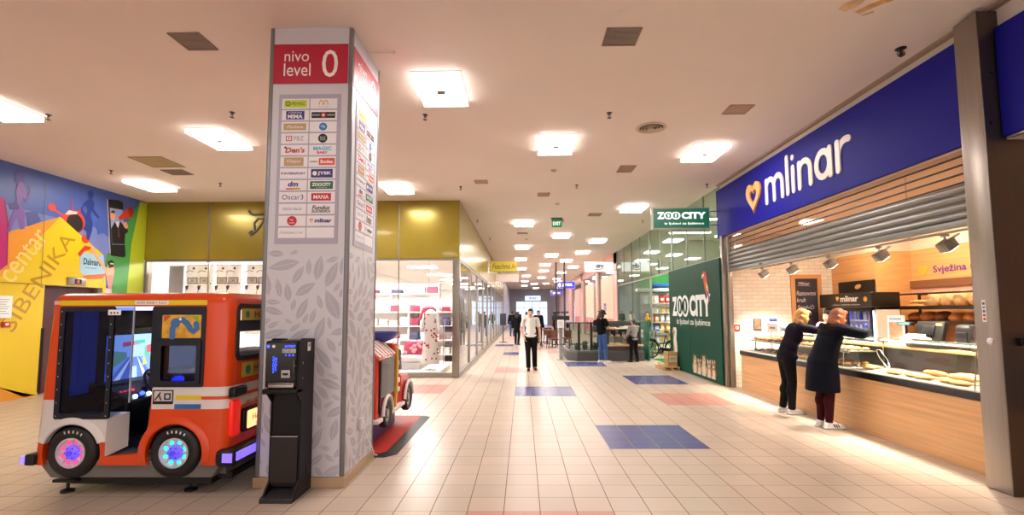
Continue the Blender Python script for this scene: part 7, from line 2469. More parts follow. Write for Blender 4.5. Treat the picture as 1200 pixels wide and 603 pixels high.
for k, (x, y, lab) in enumerate(LPS):
    if k == 0:
        lp.location = (x, y, CZ); lp['label'] = lab; lp['group'] = 'square ceiling lamps'
        for ch in lp.children:
            ch.data.transform(Matrix.Translation((0, 0, 0)))
    else:
        dup(lp, (x, y, CZ), None, lab, 'square ceiling lamps')
# shop interior lamps
sl = thing('shop_lamp', '-', 'ceiling lamp', (0, 0, 3.6))
b = B(); b.box(-.6, .6, -.3, .3, 3.57, 3.599, LAMPF); b.build('frame', sl)
b = B(); b.box(-.57, .57, -.27, .27, 3.56, 3.57, mat('shop_lamp_glow', 'ffffff', .4, emit='fffaf4', es=SHOPE)); b.build('diffuser', sl)
SL = [(-9, 14.6), (-7, 14.6), (-5, 14.2), (-3, 13.6), (-6, 16.6), (-3.5, 16.6), (-4.2, 20), (-4.2, 24), (-4.2, 28), (-4.2, 32), (-4.2, 36), (-4.2, 39.5)]
nm_ = ['by the mural end', 'second from the mural', 'third from the mural', 'above the dotted nightgown', 'over the linen wall, left', 'over the linen wall, right', 'first behind the side glass', 'second behind the side glass', 'third behind the side glass', 'fourth behind the side glass', 'fifth behind the side glass', 'last behind the side glass']
for k, (x, y) in enumerate(SL):
    lab = 'flat white lamp in the gold shop ceiling, ' + nm_[k]
    if k == 0:
        sl.location = (x, y, 3.6); sl['label'] = lab; sl['group'] = 'gold shop lamps'
    else:
        dup(sl, (x, y, 3.6), None, lab, 'gold shop lamps')
zl = thing('pet_shop_lamp', '-', 'ceiling lamp', (0, 0, CZ))
b = B(); b.box(-.75, .75, -.12, .12, CZ - .05, CZ - .001, LAMPF); b.build('frame', zl)
b = B(); b.box(-.73, .73, -.10, .10, CZ - .06, CZ - .05, mat('zoo_lamp_glow', 'ffffff', .4, emit='fffaf0', es=ZOOE)); b.build('tube', zl)
for k, (x, y) in enumerate(((6.2, 12.6), (6.2, 15.0), (6.2, 17.6), (8.4, 15.2), (6.6, 21.6), (6.6, 26.5), (6.6, 33), (6.6, 40))):
    lab = 'long tube lamp on the shop ceiling, ' + ['behind the green panel', 'inside the pet shop entrance', 'over the pet food wall', 'deep inside the pet shop', 'behind the pet shop divider', 'first in the drugstore', 'second in the drugstore', 'last in the drugstore'][k]
    if k == 0:
        zl.location = (x, y, CZ); zl['label'] = lab; zl['group'] = 'right side shop lamps'
    else:
        dup(zl, (x, y, CZ), None, lab, 'right side shop lamps')

VG = mat('vent_grey', '8d7f76', .6)


def vent(lab, x0, x1, y0, y1, m=VG, slats=True):
    t = thing('ceiling_vent', lab, 'vent', ((x0 + x1) / 2, (y0 + y1) / 2, CZ))
    b = B(); b.box(x0, x1, y0, y1, CZ - .006, CZ - .001, m); b.build('grille_plate', t)
    b = B()
    w_ = .018
    b.box(x0, x1, y0, y0 + w_, CZ - .014, CZ - .006, m); b.box(x0, x1, y1 - w_, y1, CZ - .014, CZ - .006, m); b.box(x0, x0 + w_, y0, y1, CZ - .014, CZ - .006, m); b.box(x1 - w_, x1, y0, y1, CZ - .014, CZ - .006, m)
    b.build('frame', t)
    if slats:
        b = B()
        n = int((y1 - y0) / .035)
        for k in range(1, n):
            b.box(x0 + w_, x1 - w_, y0 + (y1 - y0) * k / n - .004, y0 + (y1 - y0) * k / n + .004, CZ - .011, CZ - .006, m)
        b.build('louvre', t)


vent('square grey ceiling vent left of the white pillar top', -3.74, -3.40, 4.79, 5.12)
vent('square grey ceiling vent near the top centre of the view', .89, 1.26, 4.79, 5.12)
vent('beige ceiling hatch before the mural corner', -7.45, -6.80, 8.75, 9.39, mat('hatch_beige', 'a58f62', .6), False)
vent('small grey ceiling vent behind the beige hatch', -7.46, -7.0, 9.57, 9.93)
vent('pinkish ceiling vent left of the blue fascia', 2.99, 3.34, 6.69, 7.01, mat('vent_pink', 'b79c8e', .6))
vent('small ceiling vent between the round vent and green sign', 1.99, 2.32, 9.51, 9.98, mat('vent_pink', 'b79c8e', .6))
vent('small ceiling vent right of the gold fascia corner', -1.08, -.78, 10.5, 10.79, mat('vent_pink', 'b79c8e', .6))
vent('small ceiling vent in the middle of the mall ceiling', .38, .69, 11.69, 12.04, mat('vent_pink', 'b79c8e', .6))
vent('ceiling vent before the green hanging sign', 2.0, 2.4, 14.2, 14.6, mat('vent_pink', 'b79c8e', .6))
vent('narrow ceiling vent behind the exit sign', -.2, .2, 17.6, 17.9, mat('vent_pink', 'b79c8e', .6))
rv = thing('round_vent', 'round ceiling air diffuser with concentric rings', 'vent', (2.08, 7.53, CZ))
RVm = mat('round_vent', 'c9b9a6', .5); RVd = mat('round_vent_dark', '3f352c', .7)
b = B(); b.lathe([(.235, -.001), (.24, -.012), (.20, -.02), (.18, -.004)], RVm, (2.08, 7.53, CZ), n=36); b.build('outer_ring', rv)
b = B(); b.lathe([(.19, -.002), (.0001, -.002)], RVd, (2.08, 7.53, CZ), n=30); b.build('throat', rv)
b = B()
for r_q in (.145, .10):
    b.lathe([(r_q, -.004), (r_q + .022, -.03), (r_q + .016, -.032), (r_q - .008, -.008)], RVm, (2.08, 7.53, CZ), n=30)
b.lathe([(.055, -.012), (.05, -.034), (.0001, -.036)], RVm, (2.08, 7.53, CZ), n=24)
b.build('inner_ring', rv)
SPK = mat('sprinkler_metal', '4a3f38', .4, .6)
SPS = [(-1.45, 6.95, 'sprinkler head near the lamp right of the white pillar'), (1.30, 6.94, 'sprinkler head near the round air diffuser'), (-4.27, 6.8, 'sprinkler head left of the white pillar'), (-7.04, 6.83, 'sprinkler head by the lamp at the left picture edge'), (-1.45, 11.07, 'sprinkler head right of the gold fascia lamp'), (1.27, 11.0, 'sprinkler head over the mall middle'),
       (-6.88, 10.63, 'sprinkler head before the gold fascia'), (-8.5, 9.6, 'sprinkler head by the mural lamp'), (4.3, 11.0, 'sprinkler head above the green hanging sign'), (-1.45, 15.2, 'sprinkler head along the gold side fascia'), (1.3, 15.2, 'sprinkler head beside the exit sign'), (-1.3, 19.0, 'sprinkler head far along the gold side fascia'), (3.9, 15.4, 'sprinkler head above the pet shop')]
sp0 = thing('ceiling_sprinkler', '-', 'sprinkler', (0, 0, CZ))
b = B(); b.lathe([(.04, -.001), (.04, -.006), (.014, -.012), (.012, -.04)], SPK, (0, 0, CZ), n=16); b.build('body', sp0)
b = B(); b.cyl((-.018, 0, CZ - .035), (-.010, 0, CZ - .075), .004, SPK, n=6); b.cyl((.018, 0, CZ - .035), (.010, 0, CZ - .075), .004, SPK, n=6); b.lathe([(.0001, -.075), (.03, -.077), (.03, -.08), (.0001, -.08)], SPK, (0, 0, CZ), n=14); b.build('deflector', sp0)
for k, (x, y, lab) in enumerate(SPS):
    if k == 0:
        sp0.location = (x, y, CZ); sp0['label'] = lab; sp0['group'] = 'ceiling sprinklers'
    else:
        dup(sp0, (x, y, CZ), None, lab, 'ceiling sprinklers')
sf = thing('ceiling_sprinkler', 'larger sprinkler head beside the bulkhead over the blue fascia', 'sprinkler', (4.28, 5.25, CZ))
b = B(); b.lathe([(.055, -.001), (.055, -.008), (.018, -.016), (.016, -.05), (.03, -.085), (.0001, -.09)], SPK, (4.28, 5.25, CZ), n=16); b.build('body', sf)
b = B(); b.tube([(4.25, 5.25, CZ - .03), (4.235, 5.25, CZ - .07), (4.28, 5.25, CZ - .1), (4.325, 5.25, CZ - .07), (4.31, 5.25, CZ - .03)], .006, SPK, 6); b.build('yoke', sf)
for k, (x, y, lab) in enumerate(((.66, 9.8, 'round smoke detector on the mall ceiling behind the nearest lamp'), (.95, 12.9, 'round smoke detector farther along the mall ceiling'), (.15, 19.2, 'tiny round smoke detector before the gold hanging sign'))):
    t = thing('smoke_detector', lab, 'smoke detector', (x, y, CZ))
    b = B(); b.lathe([(.06, -.001), (.06, -.02), (.045, -.04), (.0001, -.045)], mat('detector_white', 'cbbdb2', .5), (x, y, CZ), n=20); b.build('housing', t)
    b = B(); b.lathe([(.047, -.022), (.05, -.03), (.044, -.034)], DARKGREY, (x, y, CZ), n=20); b.build('sensor_ring', t)
cbx = thing('ceiling_conduit', 'thin pipe on the ceiling running from the white pillar', 'pipe', (-1.6, 5.2, CZ))
b = B(); b.cyl((-1.74, 5.19, CZ - .02), (-1.45, 5.19, CZ - .02), .008, WALLM, n=8); b.build('tube', cbx)
b = B(); b.lathe([(.018, 0), (.018, .02), (.0001, .02)], WALLM, (-1.455, 5.19, CZ - .02), X3, 12); b.build('end_cap', cbx)
# water stains on the ceiling
stn = thing('ceiling_stain', 'ochre water stain on the ceiling at the upper right', 'stain', (3.35, 4.45, CZ - .001))
b = B()
OCH = mat('stain_ochre', 'd3a264', .8, noise=(12, .25)); OCH2 = mat('stain_pale', 'd9b98e', .8, noise=(9, .2))
b.prism([(3.10, 4.52), (3.2, 4.56), (3.27, 4.50), (3.28, 4.38), (3.2, 4.34), (3.12, 4.42)], (0, 0, CZ - .0012), X3, Y3, 0, .001, OCH2)
b.prism([(3.30, 4.57), (3.36, 4.60), (3.48, 4.46), (3.62, 4.34), (3.66, 4.22), (3.58, 4.24), (3.44, 4.38), (3.36, 4.46)], (0, 0, CZ - .0012), X3, Y3, 0, .0013, OCH)
b.prism([(3.40, 4.63), (3.43, 4.64), (3.50, 4.58), (3.47, 4.56)], (0, 0, CZ - .0012), X3, Y3, 0, .001, OCH2)
b.build('patch', stn, smooth=0)
# =====================================================================  people
def bake(b, mats, vox, smooth_it=3, paint=None):
    me = bpy.data.meshes.new('tmp')
    me.from_pydata([tuple(p) for p in b.v], [], b.f)
    bm = bmesh.new(); bm.from_mesh(me)
    bmesh.ops.recalc_face_normals(bm, faces=bm.faces)
    bm.to_mesh(me); bm.free()
    o = bpy.data.objects.new('tmp', me); C.objects.link(o)
    r = o.modifiers.new('r', 'REMESH'); r.mode = 'VOXEL'; r.voxel_size = vox
    if smooth_it:
        s_ = o.modifiers.new('s', 'SMOOTH'); s_.factor = .5; s_.iterations = smooth_it
    dg = bpy.context.evaluated_depsgraph_get()
    m2 = bpy.data.meshes.new_from_object(o.evaluated_get(dg))
    bpy.data.objects.remove(o); bpy.data.meshes.remove(me)
    m2.materials.clear()
    for m in mats:
        m2.materials.append(m)
    m2.polygons.foreach_set('use_smooth', [True] * len(m2.polygons))
    if paint:
        for p in m2.polygons:
            p.material_index = paint(p.center)
    return m2


SK = mat('skin', 'd6a184', .5)
EYE = mat('eye_dark', '2b1c18', .3)
LIP = mat('lips', 'b5685c', .5)
NUL = mat('skin', 'd6a184', .5)

BASE = dict(head=(0, -.01, 1.60), neck=(0, .015, 1.46), chest=(0, .01, 1.30), waist=(0, 0, 1.10), pelvis=(0, .01, .95),
            shL=(.185, .015, 1.42), elL=(.235, .03, 1.13), wrL=(.25, -.04, .88), shR=(-.185, .015, 1.42), elR=(-.235, .03, 1.13), wrR=(-.25, -.04, .88),
            hpL=(.09, .01, .92), knL=(.10, -.02, .50), anL=(.10, .02, .085), hpR=(-.09, .01, .92), knR=(-.10, -.02, .50), anR=(-.10, .02, .085),
            toeL=(.115, -.14, .035), toeR=(-.115, -.14, .035), look=(0, -1, -.05), up=(0, 0, 1), handL=(0, -.3, -1), handR=(0, -.3, -1))


def frame_of(d, up):
    f = Vector(d).normalized(); u = Vector(up); u = (u - f * u.dot(f)).normalized(); r = u.cross(f)
    return r, f, u                                    # local axes: x = r, -y = f, z = u


def person(name, label, loc, rot, J, skin=SK, vox=.009, k=1.0, slim=1.0, outfit=(), hair=None, group=None):
    P = dict(BASE); P.update(J)
    V = {a: Vector(c) for a, c in P.items()}
    t = thing(name, label, 'person', loc, rot, group)
    t.scale = (k, k, k)
    r, f, u = frame_of(P['look'], P['up'])
    HM = Matrix((( r.x, -f.x, u.x), (r.y, -f.y, u.y), (r.z, -f.z, u.z)))
    hc = V['head']
    def hp(x, y, z):
        return hc + HM @ Vector((x, y, z))
    b = B()
    m = skin
    # head: skull, face, jaw, nose, ears
    b.ball(hp(0, .012, .025), (.076, .094, .095), m, 20, 14, HM)
    b.ball(hp(0, -.025, -.02), (.064, .066, .088), m, 18, 12, HM)
    b.ball(hp(0, -.048, -.075), (.042, .038, .036), m, 14, 10, HM)
    b.rcone(hp(0, -.085, .012), .010, hp(0, -.103, -.022), .015, m)
    for s_ in (-1, 1):
        b.ball(hp(s_ * .078, .012, -.005), (.011, .02, .032), m, 10, 8, HM)
        b.ball(hp(s_ * .034, -.075, -.018), (.026, .018, .02), m, 10, 8, HM)
    b.ball(hp(0, -.082, -.058), (.024, .012, .012), m, 10, 6, HM)
    b.rcone(V['neck'] - Vector((0, 0, .05)), .058, hp(0, .018, -.05), .05, m)
    # trunk
    b.ball(V['chest'], (.155 * slim, .10 * slim, .17), m); b.ball(V['waist'], (.13 * slim, .09 * slim, .16), m); b.ball(V['pelvis'], (.155 * slim, .11 * slim, .13), m)
    b.rcone(V['chest'], .10 * slim, V['waist'], .095 * slim, m); b.rcone(V['waist'], .10 * slim, V['pelvis'], .11 * slim, m)
    b.rcone(V['shL'], .055, V['shR'], .055, m); b.rcone(V['shL'] * .5 + V['neck'] * .5, .05, V['shR'] * .5 + V['neck'] * .5, .05, m)
    for s_ in 'LR':
        b.rcone(V['sh' + s_], .053 * slim, V['el' + s_], .041, m); b.rcone(V['el' + s_], .041, V['wr' + s_], .028, m)
        b.rcone(V['hp' + s_], .088 * slim, V['kn' + s_], .056, m); b.rcone(V['kn' + s_], .056, V['an' + s_], .037, m)
        b.ball(V['kn' + s_] * .68 + V['an' + s_] * .32 + Vector((0, .018, 0)), (.05, .055, .1), m)
        b.rcone(V['an' + s_] - Vector((0, -.02, .03)), .034, V['toe' + s_], .028, m)
        # hand: palm, four unequal curled fingers, thumb from the side
        d = Vector(P['hand' + s_]).normalized()
        sd = Vector((1 if s_ == 'L' else -1, 0, 0))
        pn = (sd - d * sd.dot(d)).normalized()          # outwards: back of the hand
        w_ = d.cross(pn).normalized()
        if w_.y > 0: w_ = -w_                           # thumb side to the front
        wr = V['wr' + s_]
        pc = wr + d * .05
        b.rcone(wr, .026, pc, .026, m)
        for q in range(4):
            o_ = (q - 1.5) * .0185
            b.rcone(pc - d * .015 + w_ * o_, .015, pc + d * .032 + w_ * o_, .0125, m, 8)
            L_ = (.058, .078, .084, .074)[q] if w_.y <= 0 else .07
            p0 = pc + d * .032 + w_ * o_; p1 = p0 + d * L_ * .5 - pn * .006; p2 = p1 + d * L_ * .42 - pn * .022
            b.rcone(p0, .0105, p1, .0095, m, 8); b.rcone(p1, .0095, p2, .008, m, 8)
        t0 = pc - d * .02 + w_ * .026; t1 = t0 + d * .03 + w_ * .022 - pn * .012; t2 = t1 + d * .028 + w_ * .004 - pn * .006
        b.rcone(t0, .014, t1, .011, m, 8); b.rcone(t1, .011, t2, .009, m, 8)
    HI = HM.transposed()
    def paint(c):
        q = HI @ (Vector(c) - hc)
        if q.y < -.03 and abs(q.x) < .06:
            for s_ in (-1, 1):
                if ((q.x - s_ * .032) / .014) ** 2 + ((q.z - .012) / .008) ** 2 < 1: return 1
                if ((q.x - s_ * .033) / .022) ** 2 + ((q.z - .036) / .006) ** 2 < 1: return 1
            if (q.x / .026) ** 2 + ((q.z + .058) / .009) ** 2 < 1: return 2
        return 0
    me = bake(b, [skin, EYE, LIP], vox, 2, paint)
    me.name = 'body'
    o = bpy.data.objects.new('body', me); C.objects.link(o); o.parent = t
    for nm, fn, mm_, vx, lab in outfit:
        b = B(); fn(b, V, hp, HM, mm_)
        ob_ = bpy.data.objects.new(nm, bake(b, [mm_], vx, 3)); C.objects.link(ob_); ob_.parent = t
        if lab: ob_['label'] = lab
    if hair:
        b = B(); hair[0](b, hp, HM, hair[1])
        ob_ = bpy.data.objects.new('hair', bake(b, [hair[1]], vox, 2)); C.objects.link(ob_); ob_.parent = t
    return t, V, hp, HM


# clothing shapes
def top_fn(sleeve=.45, g=.016, hem=.02, fat=1.0, long=True):
    def fn(b, V, hp, HM, m):
        b.ball(V['chest'], (.155 * fat + g, .10 * fat + g, .165 + g), m); b.rcone(V['chest'], .10 * fat + g, V['waist'], .10 * fat + g, m)
        b.ball(V['waist'], (.135 * fat + g, .095 * fat + g, .15), m)
        lo = V['waist'] * (1 - .75) + V['pelvis'] * .75
        b.ball(lo + Vector((0, 0, -hem)), (.166 * fat + g, .124 * fat + g, .085), m); b.rcone(V['waist'], .105 * fat + g, lo + Vector((0, 0, -hem * .3)), .112 * fat + g, m)
        b.rcone(V['shL'], .052 + g, V['shR'], .052 + g, m); b.rcone(V['shL'] * .55 + V['neck'] * .45, .052, V['shR'] * .55 + V['neck'] * .45, .052, m)
        for s_ in 'LR':
            if sleeve <= 1:
                e = V['sh' + s_].lerp(V['el' + s_], sleeve)
                b.rcone(V['sh' + s_], .054 + g, e, .046 + g * 1.3, m)
            else:
                b.rcone(V['sh' + s_], .054 + g, V['el' + s_], .043 + g, m); b.rcone(V['el' + s_], .043 + g, V['el' + s_].lerp(V['wr' + s_], min(1, sleeve - 1)), .034 + g, m)
    return fn


def trousers_fn(g=.016, cuff=.075, flare=.0, fat=1.0):
    def fn(b, V, hp, HM, m):
        b.ball(V['pelvis'], (.157 * fat + g, .114 * fat + g, .13), m); b.rcone(V['pelvis'], .105 * fat + g, V['pelvis'].lerp(V['waist'], .5), .10 * fat + g, m)
        for s_ in 'LR':
            b.rcone(V['hp' + s_], .09 * fat + g, V['kn' + s_], .058 + g, m)
            e = V['kn' + s_].lerp(V['an' + s_], 1 - cuff)
            b.rcone(V['kn' + s_], .058 + g, e, .042 + g + flare, m)
            b.ball(V['kn' + s_] * .68 + V['an' + s_] * .32 + Vector((0, .018, 0)), (.05 + g, .055 + g, .1), m)
    return fn


def shoes_fn(g=.012):
    def fn(b, V, hp, HM, m):
        for s_ in 'LR':
            a = V['an' + s_]; tt = V['toe' + s_]
            d = (tt - a); d.z = 0; d.normalize()
            he = Vector((a.x, a.y, .045)) - d * .03
            tp = Vector((tt.x, tt.y, .038)) + d * .01
            b.rcone(he, .044, tp, .038, m)
            b.rcone(Vector((a.x, a.y, .05)), .046, Vector((a.x, a.y, .095)) , .046, m)
            b.ball((he + tp) / 2 + Vector((0, 0, .012)), (.044, .044, .045), m)
            R_ = Matrix.Rotation(math.atan2(d.y, d.x), 4, 'Z')
            c_ = (he + tp) / 2
            L_ = (tp - he).length
            b.rbox(-L_ / 2 - .045, L_ / 2 + .036, -.046, .046, .0, .03, m, .012, 3, Matrix.Translation((c_.x, c_.y, .002)) @ R_)
    return fn


def hair_short(b, hp, HM, m):
    b.ball(hp(0, .022, .042), (.083, .096, .092), m, 18, 12, HM)
    b.ball(hp(0, .055, -.01), (.074, .055, .07), m, 16, 10, HM)
    b.ball(hp(0, -.045, .105), (.062, .05, .028), m, 14, 8, HM)


def hair_bob(b, hp, HM, m):
    b.ball(hp(0, .022, .042), (.092, .105, .10), m, 18, 12, HM)
    b.ball(hp(0, .055, -.04), (.092, .075, .10), m, 16, 10, HM)
    for s_ in (-1, 1):
        b.ball(hp(s_ * .072, .012, -.04), (.03, .062, .095), m, 12, 10, HM)
        b.ball(hp(s_ * .06, .07, -.09), (.05, .04, .05), m, 12, 8, HM)
    b.ball(hp(0, -.05, .10), (.07, .055, .03), m, 14, 8, HM)
    r = random.Random(3)
    for i in range(34):
        a = RAD(-20 + 220 * r.random()); z = r.uniform(-.14, .10)
        q = (1 - max(0, z) ** 2 * 40) * .088
        b.rcone(hp(q * math.cos(a), .03 + q * math.sin(a), z), .022, hp(q * 1.05 * math.cos(a + .2), .03 + q * 1.08 * math.sin(a + .2), z - .05), .012, m, 8)


def hair_long(b, hp, HM, m):
    hair_bob(b, hp, HM, m)
    b.ball(hp(0, .075, -.13), (.105, .055, .13), m, 16, 10, HM)
    for s_ in (-1, 1):
        b.ball(hp(s_ * .085, .03, -.12), (.04, .05, .12), m, 12, 10, HM)


HB = mat('hair_black', '1a1310', .5); HBL = mat('hair_blond', 'b98545', .55, noise=(40, .25)); HAU = mat('hair_auburn', '8a4a28', .5, noise=(40, .25)); HBR = mat('hair_brown', '3a241a', .5)
CW = mat('cloth_white', 'e6e2de', .8, bump=(60, .1)); CBK = mat('cloth_black', '141416', spec=.12, rough=.8); CNV = mat('cloth_navy', '080a18', spec=.12, rough=.75, bump=(30, .15)); CPL = mat('cloth_plum', '1a1422', spec=.12, rough=.8, bump=(60, .15)); CMA = mat('cloth_maroon', '350c12', spec=.12, rough=.8); CJN = mat('cloth_denim', '2f4f86', .8, bump=(90, .1)); CGY = mat('cloth_grey_check', '8f8988', .8, noise=(30, .25))
SHW = mat('shoe_white', 'ddd9d6', .5); SHB = mat('shoe_dark', '1c1412', .4); FUR = mat('fur_dark', '2a1d1a', .95, spec=.1, bump=(90, 1.0))

# walking man
t, V, hp, HM = person('person', 'person in a white T-shirt and black trousers walking towards the camera', (.23, 14.1, 0), RAD(2), dict(
    knL=(.10, -.02, .50), anL=(.11, .03, .085), toeL=(.125, -.13, .035), knR=(-.085, -.09, .51), anR=(-.075, -.10, .085), toeR=(-.085, -.27, .04),
    elR=(-.27, .05, 1.14), wrR=(-.20, -.045, .93), handR=(.35, -.3, -.9), elL=(.25, .05, 1.13), wrL=(.27, -.02, .88), handL=(0, -.15, -1), look=(-.05, -1, -.06)), k=1.03, slim=1.02,
    outfit=(('t_shirt', top_fn(.6, .012, .03, 1.02), CW, .012, 'white T-shirt'), ('trousers', trousers_fn(.017, .06, .008, 1.0), CBK, .012, 'black trousers'), ('shoes', shoes_fn(), SHB, .009, 'dark shoes')), hair=(hair_short, HB))
b = B(); b.tube([hp(0, 0, -.13) + Vector((.0 + .06 * math.cos(a), .012 + .055 * math.sin(a) * .9, .01 - .028 * (1 - math.sin(a)) / 2)) for a in [2 * PI * i / 20 for i in range(20)]], .008, mat('collar_white', 'f0ece8', .8), 6, True)
b.v = [Vector(p) for p in b.v]
o = b.build('collar'); o.parent = t

# blond customer, leaning on the glass top with both forearms (faces +x)
LEAN = dict(pelvis=(0, .04, .93), waist=(0, -.01, 1.07), chest=(0, -.09, 1.26), neck=(0, -.17, 1.41), head=(0, -.235, 1.53), shL=(.17, -.13, 1.37), shR=(-.17, -.13, 1.37),
            elL=(.24, -.36, 1.325), wrL=(.05, -.50, 1.335), handL=(-.9, -.3, .0), elR=(-.24, -.36, 1.325), wrR=(-.05, -.47, 1.345), handR=(.9, -.35, .05), look=(.25, -1, -.25), up=(0, -.1, 1),
            hpL=(.085, .04, .90), hpR=(-.085, .04, .90), knL=(.095, .02, .50), knR=(-.08, .0, .50), anL=(.10, .09, .085), anR=(-.075, .02, .085), toeL=(.12, -.07, .035), toeR=(-.07, -.14, .035))
t, V, hp, HM = person('person', 'person with short blond hair in a dark sweater leaning on the bakery counter', (4.415, 8.08, 0), RAD(82), LEAN, k=1.03, slim=1.03,
    outfit=(('sweater', top_fn(1.92, .02, .07, 1.06), CPL, .011, 'dark plum sweater'), ('trousers', trousers_fn(.014, .05, .0, 1.05), CBK, .011, 'black trousers'), ('shoes', shoes_fn(), mat('shoe_grey', 'b9b4b4', .5), .009, 'pale grey shoes')), hair=(hair_bob, HBL))
b = B(); n = hp(0, .02, -.115); b.tube([n + Vector((.068 * math.cos(a), .066 * math.sin(a), .012 * math.sin(a))) for a in [2 * PI * i / 24 for i in range(24)]], .026, CBK, 8, True); o = b.build('collar'); o.parent = t


def coat_fn(b, V, hp, HM, m):
    top_fn(1.95, .032, .02, 1.05)(b, V, hp, HM, m)
    rings = [(V['chest'], .20, .15), (V['waist'], .20, .155), (V['pelvis'], .225, .17), (V['pelvis'] + Vector((0, .01, -.22)), .25, .185), (V['pelvis'] + Vector((0, .02, -.42)), .262, .19)]
    n = 24
    vs = []; fs = []
    for c, rx, ry in rings:
        for i in range(n):
            a = 2 * PI * i / n
            q = 1 + .025 * math.sin(5 * a)
            vs.append(c + Vector((rx * q * math.cos(a), ry * q * math.sin(a), 0)))
    k_ = len(rings)
    for j in range(k_ - 1):
        for i in range(n):
            fs.append((j * n + i, j * n + (i + 1) % n, (j + 1) * n + (i + 1) % n, (j + 1) * n + i))
    fs += [tuple(range(n)), tuple((k_ - 1) * n + i for i in range(n - 1, -1, -1))]
    b.add(vs, fs, m)


def fur_fn(b, V, hp, HM, m):
    c = hp(0, .035, -.125)
    for i in range(22):
        a = 2 * PI * i / 22
        b.ball(c + Vector((.165 * math.cos(a), .125 * math.sin(a) + .02, -.01 + .012 * math.sin(a * 7) - .02 * math.cos(a) ** 2)), (.05, .05, .05), m, 8, 6)
    for i in range(10):
        a = RAD(20 + 14 * i)
        b.ball(c + Vector((.12 * math.cos(a), .11 * math.sin(a), -.05)), (.05, .04, .05), m, 8, 6)


L2 = dict(LEAN); L2.update(elL=(.33, -.30, 1.325), wrL=(.15, -.48, 1.335), handL=(-.7, -.6, 0), elR=(-.36, -.29, 1.325), wrR=(-.20, -.48, 1.335), handR=(.7, -.6, 0), look=(.15, -1, -.3),
          knL=(.085, .02, .50), knR=(-.075, .0, .50), anL=(.085, .04, .085), anR=(-.075, .03, .085), toeL=(.12, -.11, .035), toeR=(-.10, -.125, .035))
t, V, hp, HM = person('person', 'person in a dark navy fur-collared coat and maroon leggings leaning on the bakery counter', (4.405, 7.12, 0), RAD(92), L2, k=1.03, slim=1.0,
    outfit=(('coat', coat_fn, CNV, .012, 'dark navy knee-length coat'), ('fur_collar', fur_fn, FUR, .012, 'dark fur collar'), ('leggings', trousers_fn(.008, .04, .0, .98), CMA, .010, 'maroon leggings'), ('shoes', shoes_fn(), SHW, .009, 'white trainers')), hair=(hair_bob, HAU))
b = B()
for s_ in 'LR':
    a = V['an' + s_]; tt = V['toe' + s_]
    d = (tt - a); d.z = 0; d.normalize(); sd = Vector((-d.y, d.x, 0))
    for q in range(3):
        c = Vector((a.x, a.y, .055)) + d * (.035 + .028 * q)
        for sg in (-1, 1):
            b.rcone(c + sd * sg * .044 + Vector((0, 0, .018)), .0055, c + sd * sg * .046 + d * .018 + Vector((0, 0, -.02)), .0055, CNV, 6)
o = b.build('shoe_stripes'); o.parent = t

# shop assistant behind the counter
t, V, hp, HM = person('person', 'person with dark hair in a white shop shirt behind the bakery counter', (6.14, 9.75, 0), RAD(-70), dict(elL=(.24, -.06, 1.14), wrL=(.16, -.28, 1.12), handL=(-.3, -1, 0), elR=(-.24, -.06, 1.14), wrR=(-.16, -.28, 1.12), handR=(.3, -1, 0), look=(.0, -1, -.25)), k=.98, slim=.95,
    outfit=(('shop_shirt', top_fn(.7, .016, .02, 1.0), CW, .012, 'white shirt'), ('trousers', trousers_fn(), CBK, .012, 'black trousers'), ('shoes', shoes_fn(), SHB, .01, 'dark shoes')), hair=(hair_short, HB))

# backpacker with hat at the kiosk
t, V, hp, HM = person('person', 'person with a dark hat, black top and backpack and jeans at the kiosk', (2.62, 15.95, 0), RAD(118), dict(elL=(.23, -.10, 1.16), wrL=(.12, -.32, 1.14), handL=(-.2, -1, 0), elR=(-.23, -.10, 1.16), wrR=(-.12, -.32, 1.14), handR=(.2, -1, 0), look=(0, -1, -.45), up=(0, -.4, 1),
    anL=(.09, .05, .085), toeL=(.11, -.11, .035), anR=(-.10, -.06, .085), toeR=(-.12, -.22, .035), knR=(-.095, -.06, .5)), k=.99, slim=.92, vox=.011,
    outfit=(('top', top_fn(.6, .016, .02, .96), CBK, .013, 'black top'), ('jeans', trousers_fn(.012, .07, .0, .95), CJN, .012, 'blue jeans'), ('shoes', shoes_fn(), SHW, .011, 'white shoes')), hair=(hair_bob, HBR))
b = B()
hat_m = mat('hat_dark', '1f1817', .8)
vs = [(1e-4, .158), (.06, .155), (.086, .14), (.092, .085), (.095, .075), (.15, .068), (.155, .060), (.10, .062), (.088, .06)]
b.lathe(vs, hat_m, hp(0, .015, 0), HM @ Vector((0, 0, 1)), 28)
o = b.build('hat'); o.parent = t
b = B()
b.rbox(-.15, .15, .115, .29, 1.02, 1.43, CBK, .06, 4); b.rbox(-.11, .11, .26, .33, 1.04, 1.24, mat('bag_black2', '202022', .7), .03, 3)
for s_ in (-1, 1):
    b.tube([(s_ * .11, .14, 1.40), (s_ * .115, .04, 1.475), (s_ * .12, -.09, 1.38), (s_ * .125, -.11, 1.22), (s_ * .12, .02, 1.06), (s_ * .10, .13, 1.04)], .018, CBK, 8)
o = b.build('backpack'); o.parent = t

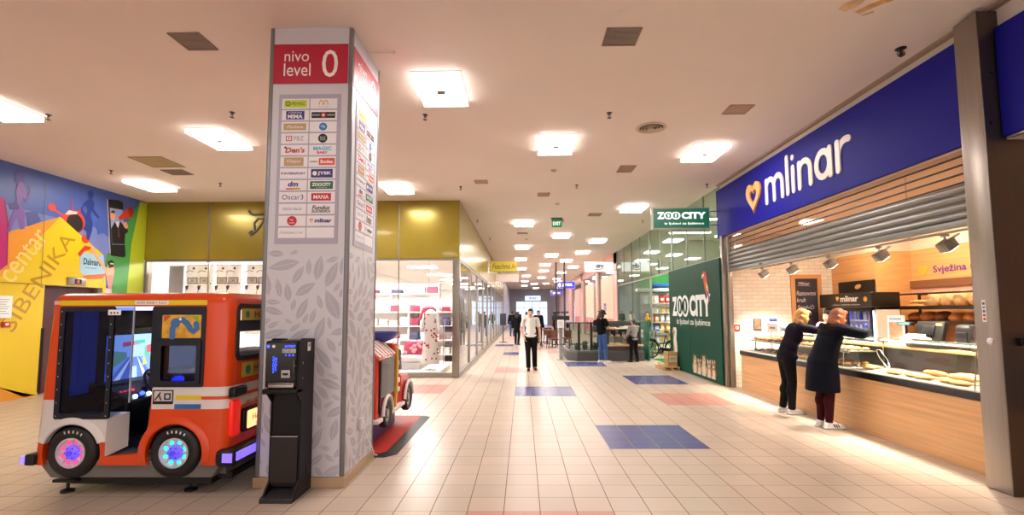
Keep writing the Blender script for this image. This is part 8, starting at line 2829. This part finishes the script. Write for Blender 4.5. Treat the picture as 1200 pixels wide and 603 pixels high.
# boy at the kiosk
t, V, hp, HM = person('person', 'child in a grey checked shirt and black trousers reaching over the kiosk counter', (3.72, 16.22, 0), RAD(200), dict(elR=(-.25, -.16, 1.2), wrR=(-.16, -.38, 1.12), handR=(.1, -1, -.2), elL=(.25, -.06, 1.13), wrL=(.22, -.22, 1.0), handL=(0, -.9, -.4), look=(.15, -1, -.2),
    knL=(.12, -.02, .5), anL=(.16, .02, .085), toeL=(.19, -.13, .035), anR=(-.14, .03, .085), toeR=(-.17, -.12, .035)), k=.82, slim=.95, vox=.011,
    outfit=(('shirt', top_fn(1.9, .018, .05, 1.0), CGY, .013, 'grey checked shirt'), ('trousers', trousers_fn(.018, .04, .01), CBK, .013, 'black trousers'), ('shoes', shoes_fn(), SHB, .012, 'black shoes')), hair=(hair_short, HBR))

# people far down the mall
FAR = [(-.30, 24.8, 160, .98, 'person with long brown hair in a dark jacket seen behind the walking man, far away', hair_long, HBR, CBK, CBK),
       (.78, 24.2, 20, 1.02, 'person in a long dark blue coat far behind the walking man', hair_short, HB, CNV, CBK),
       (.95, 29.5, -40, 1.0, 'distant person in a grey top by the cafe tables', hair_short, HBR, CGY, CJN),
       (1.9, 28.6, 90, .97, 'distant person in a maroon top beside the cafe chairs', hair_bob, HBR, CMA, CBK),
       (-.75, 33.5, 190, 1.0, 'distant person in a black jacket near the left glass wall', hair_short, HB, CBK, CJN),
       (.3, 40.0, 170, 1.0, 'faraway person in a white top in the middle of the mall', hair_bob, HBR, CW, CJN),
       (-.4, 47.0, 10, 1.0, 'faraway person in dark clothes before the bright entrance', hair_short, HB, CPL, CBK)]
for x, y, a, k_, lab, hf, hm, c1, c2 in FAR:
    person('person', lab, (x, y, 0), RAD(a), dict(knL=(.10, -.06, .50), anL=(.10, -.04, .085), toeL=(.11, -.2, .035), anR=(-.10, .10, .085), toeR=(-.11, -.05, .035)), k=k_, vox=.016, group='people far down the mall',
           outfit=(('jacket', top_fn(1.9, .028, .10 if c1 is not CNV else .22, 1.05), c1, .018, None), ('trousers', trousers_fn(), c2, .018, None), ('shoes', shoes_fn(), SHB, .014, None)), hair=(hf, hm))
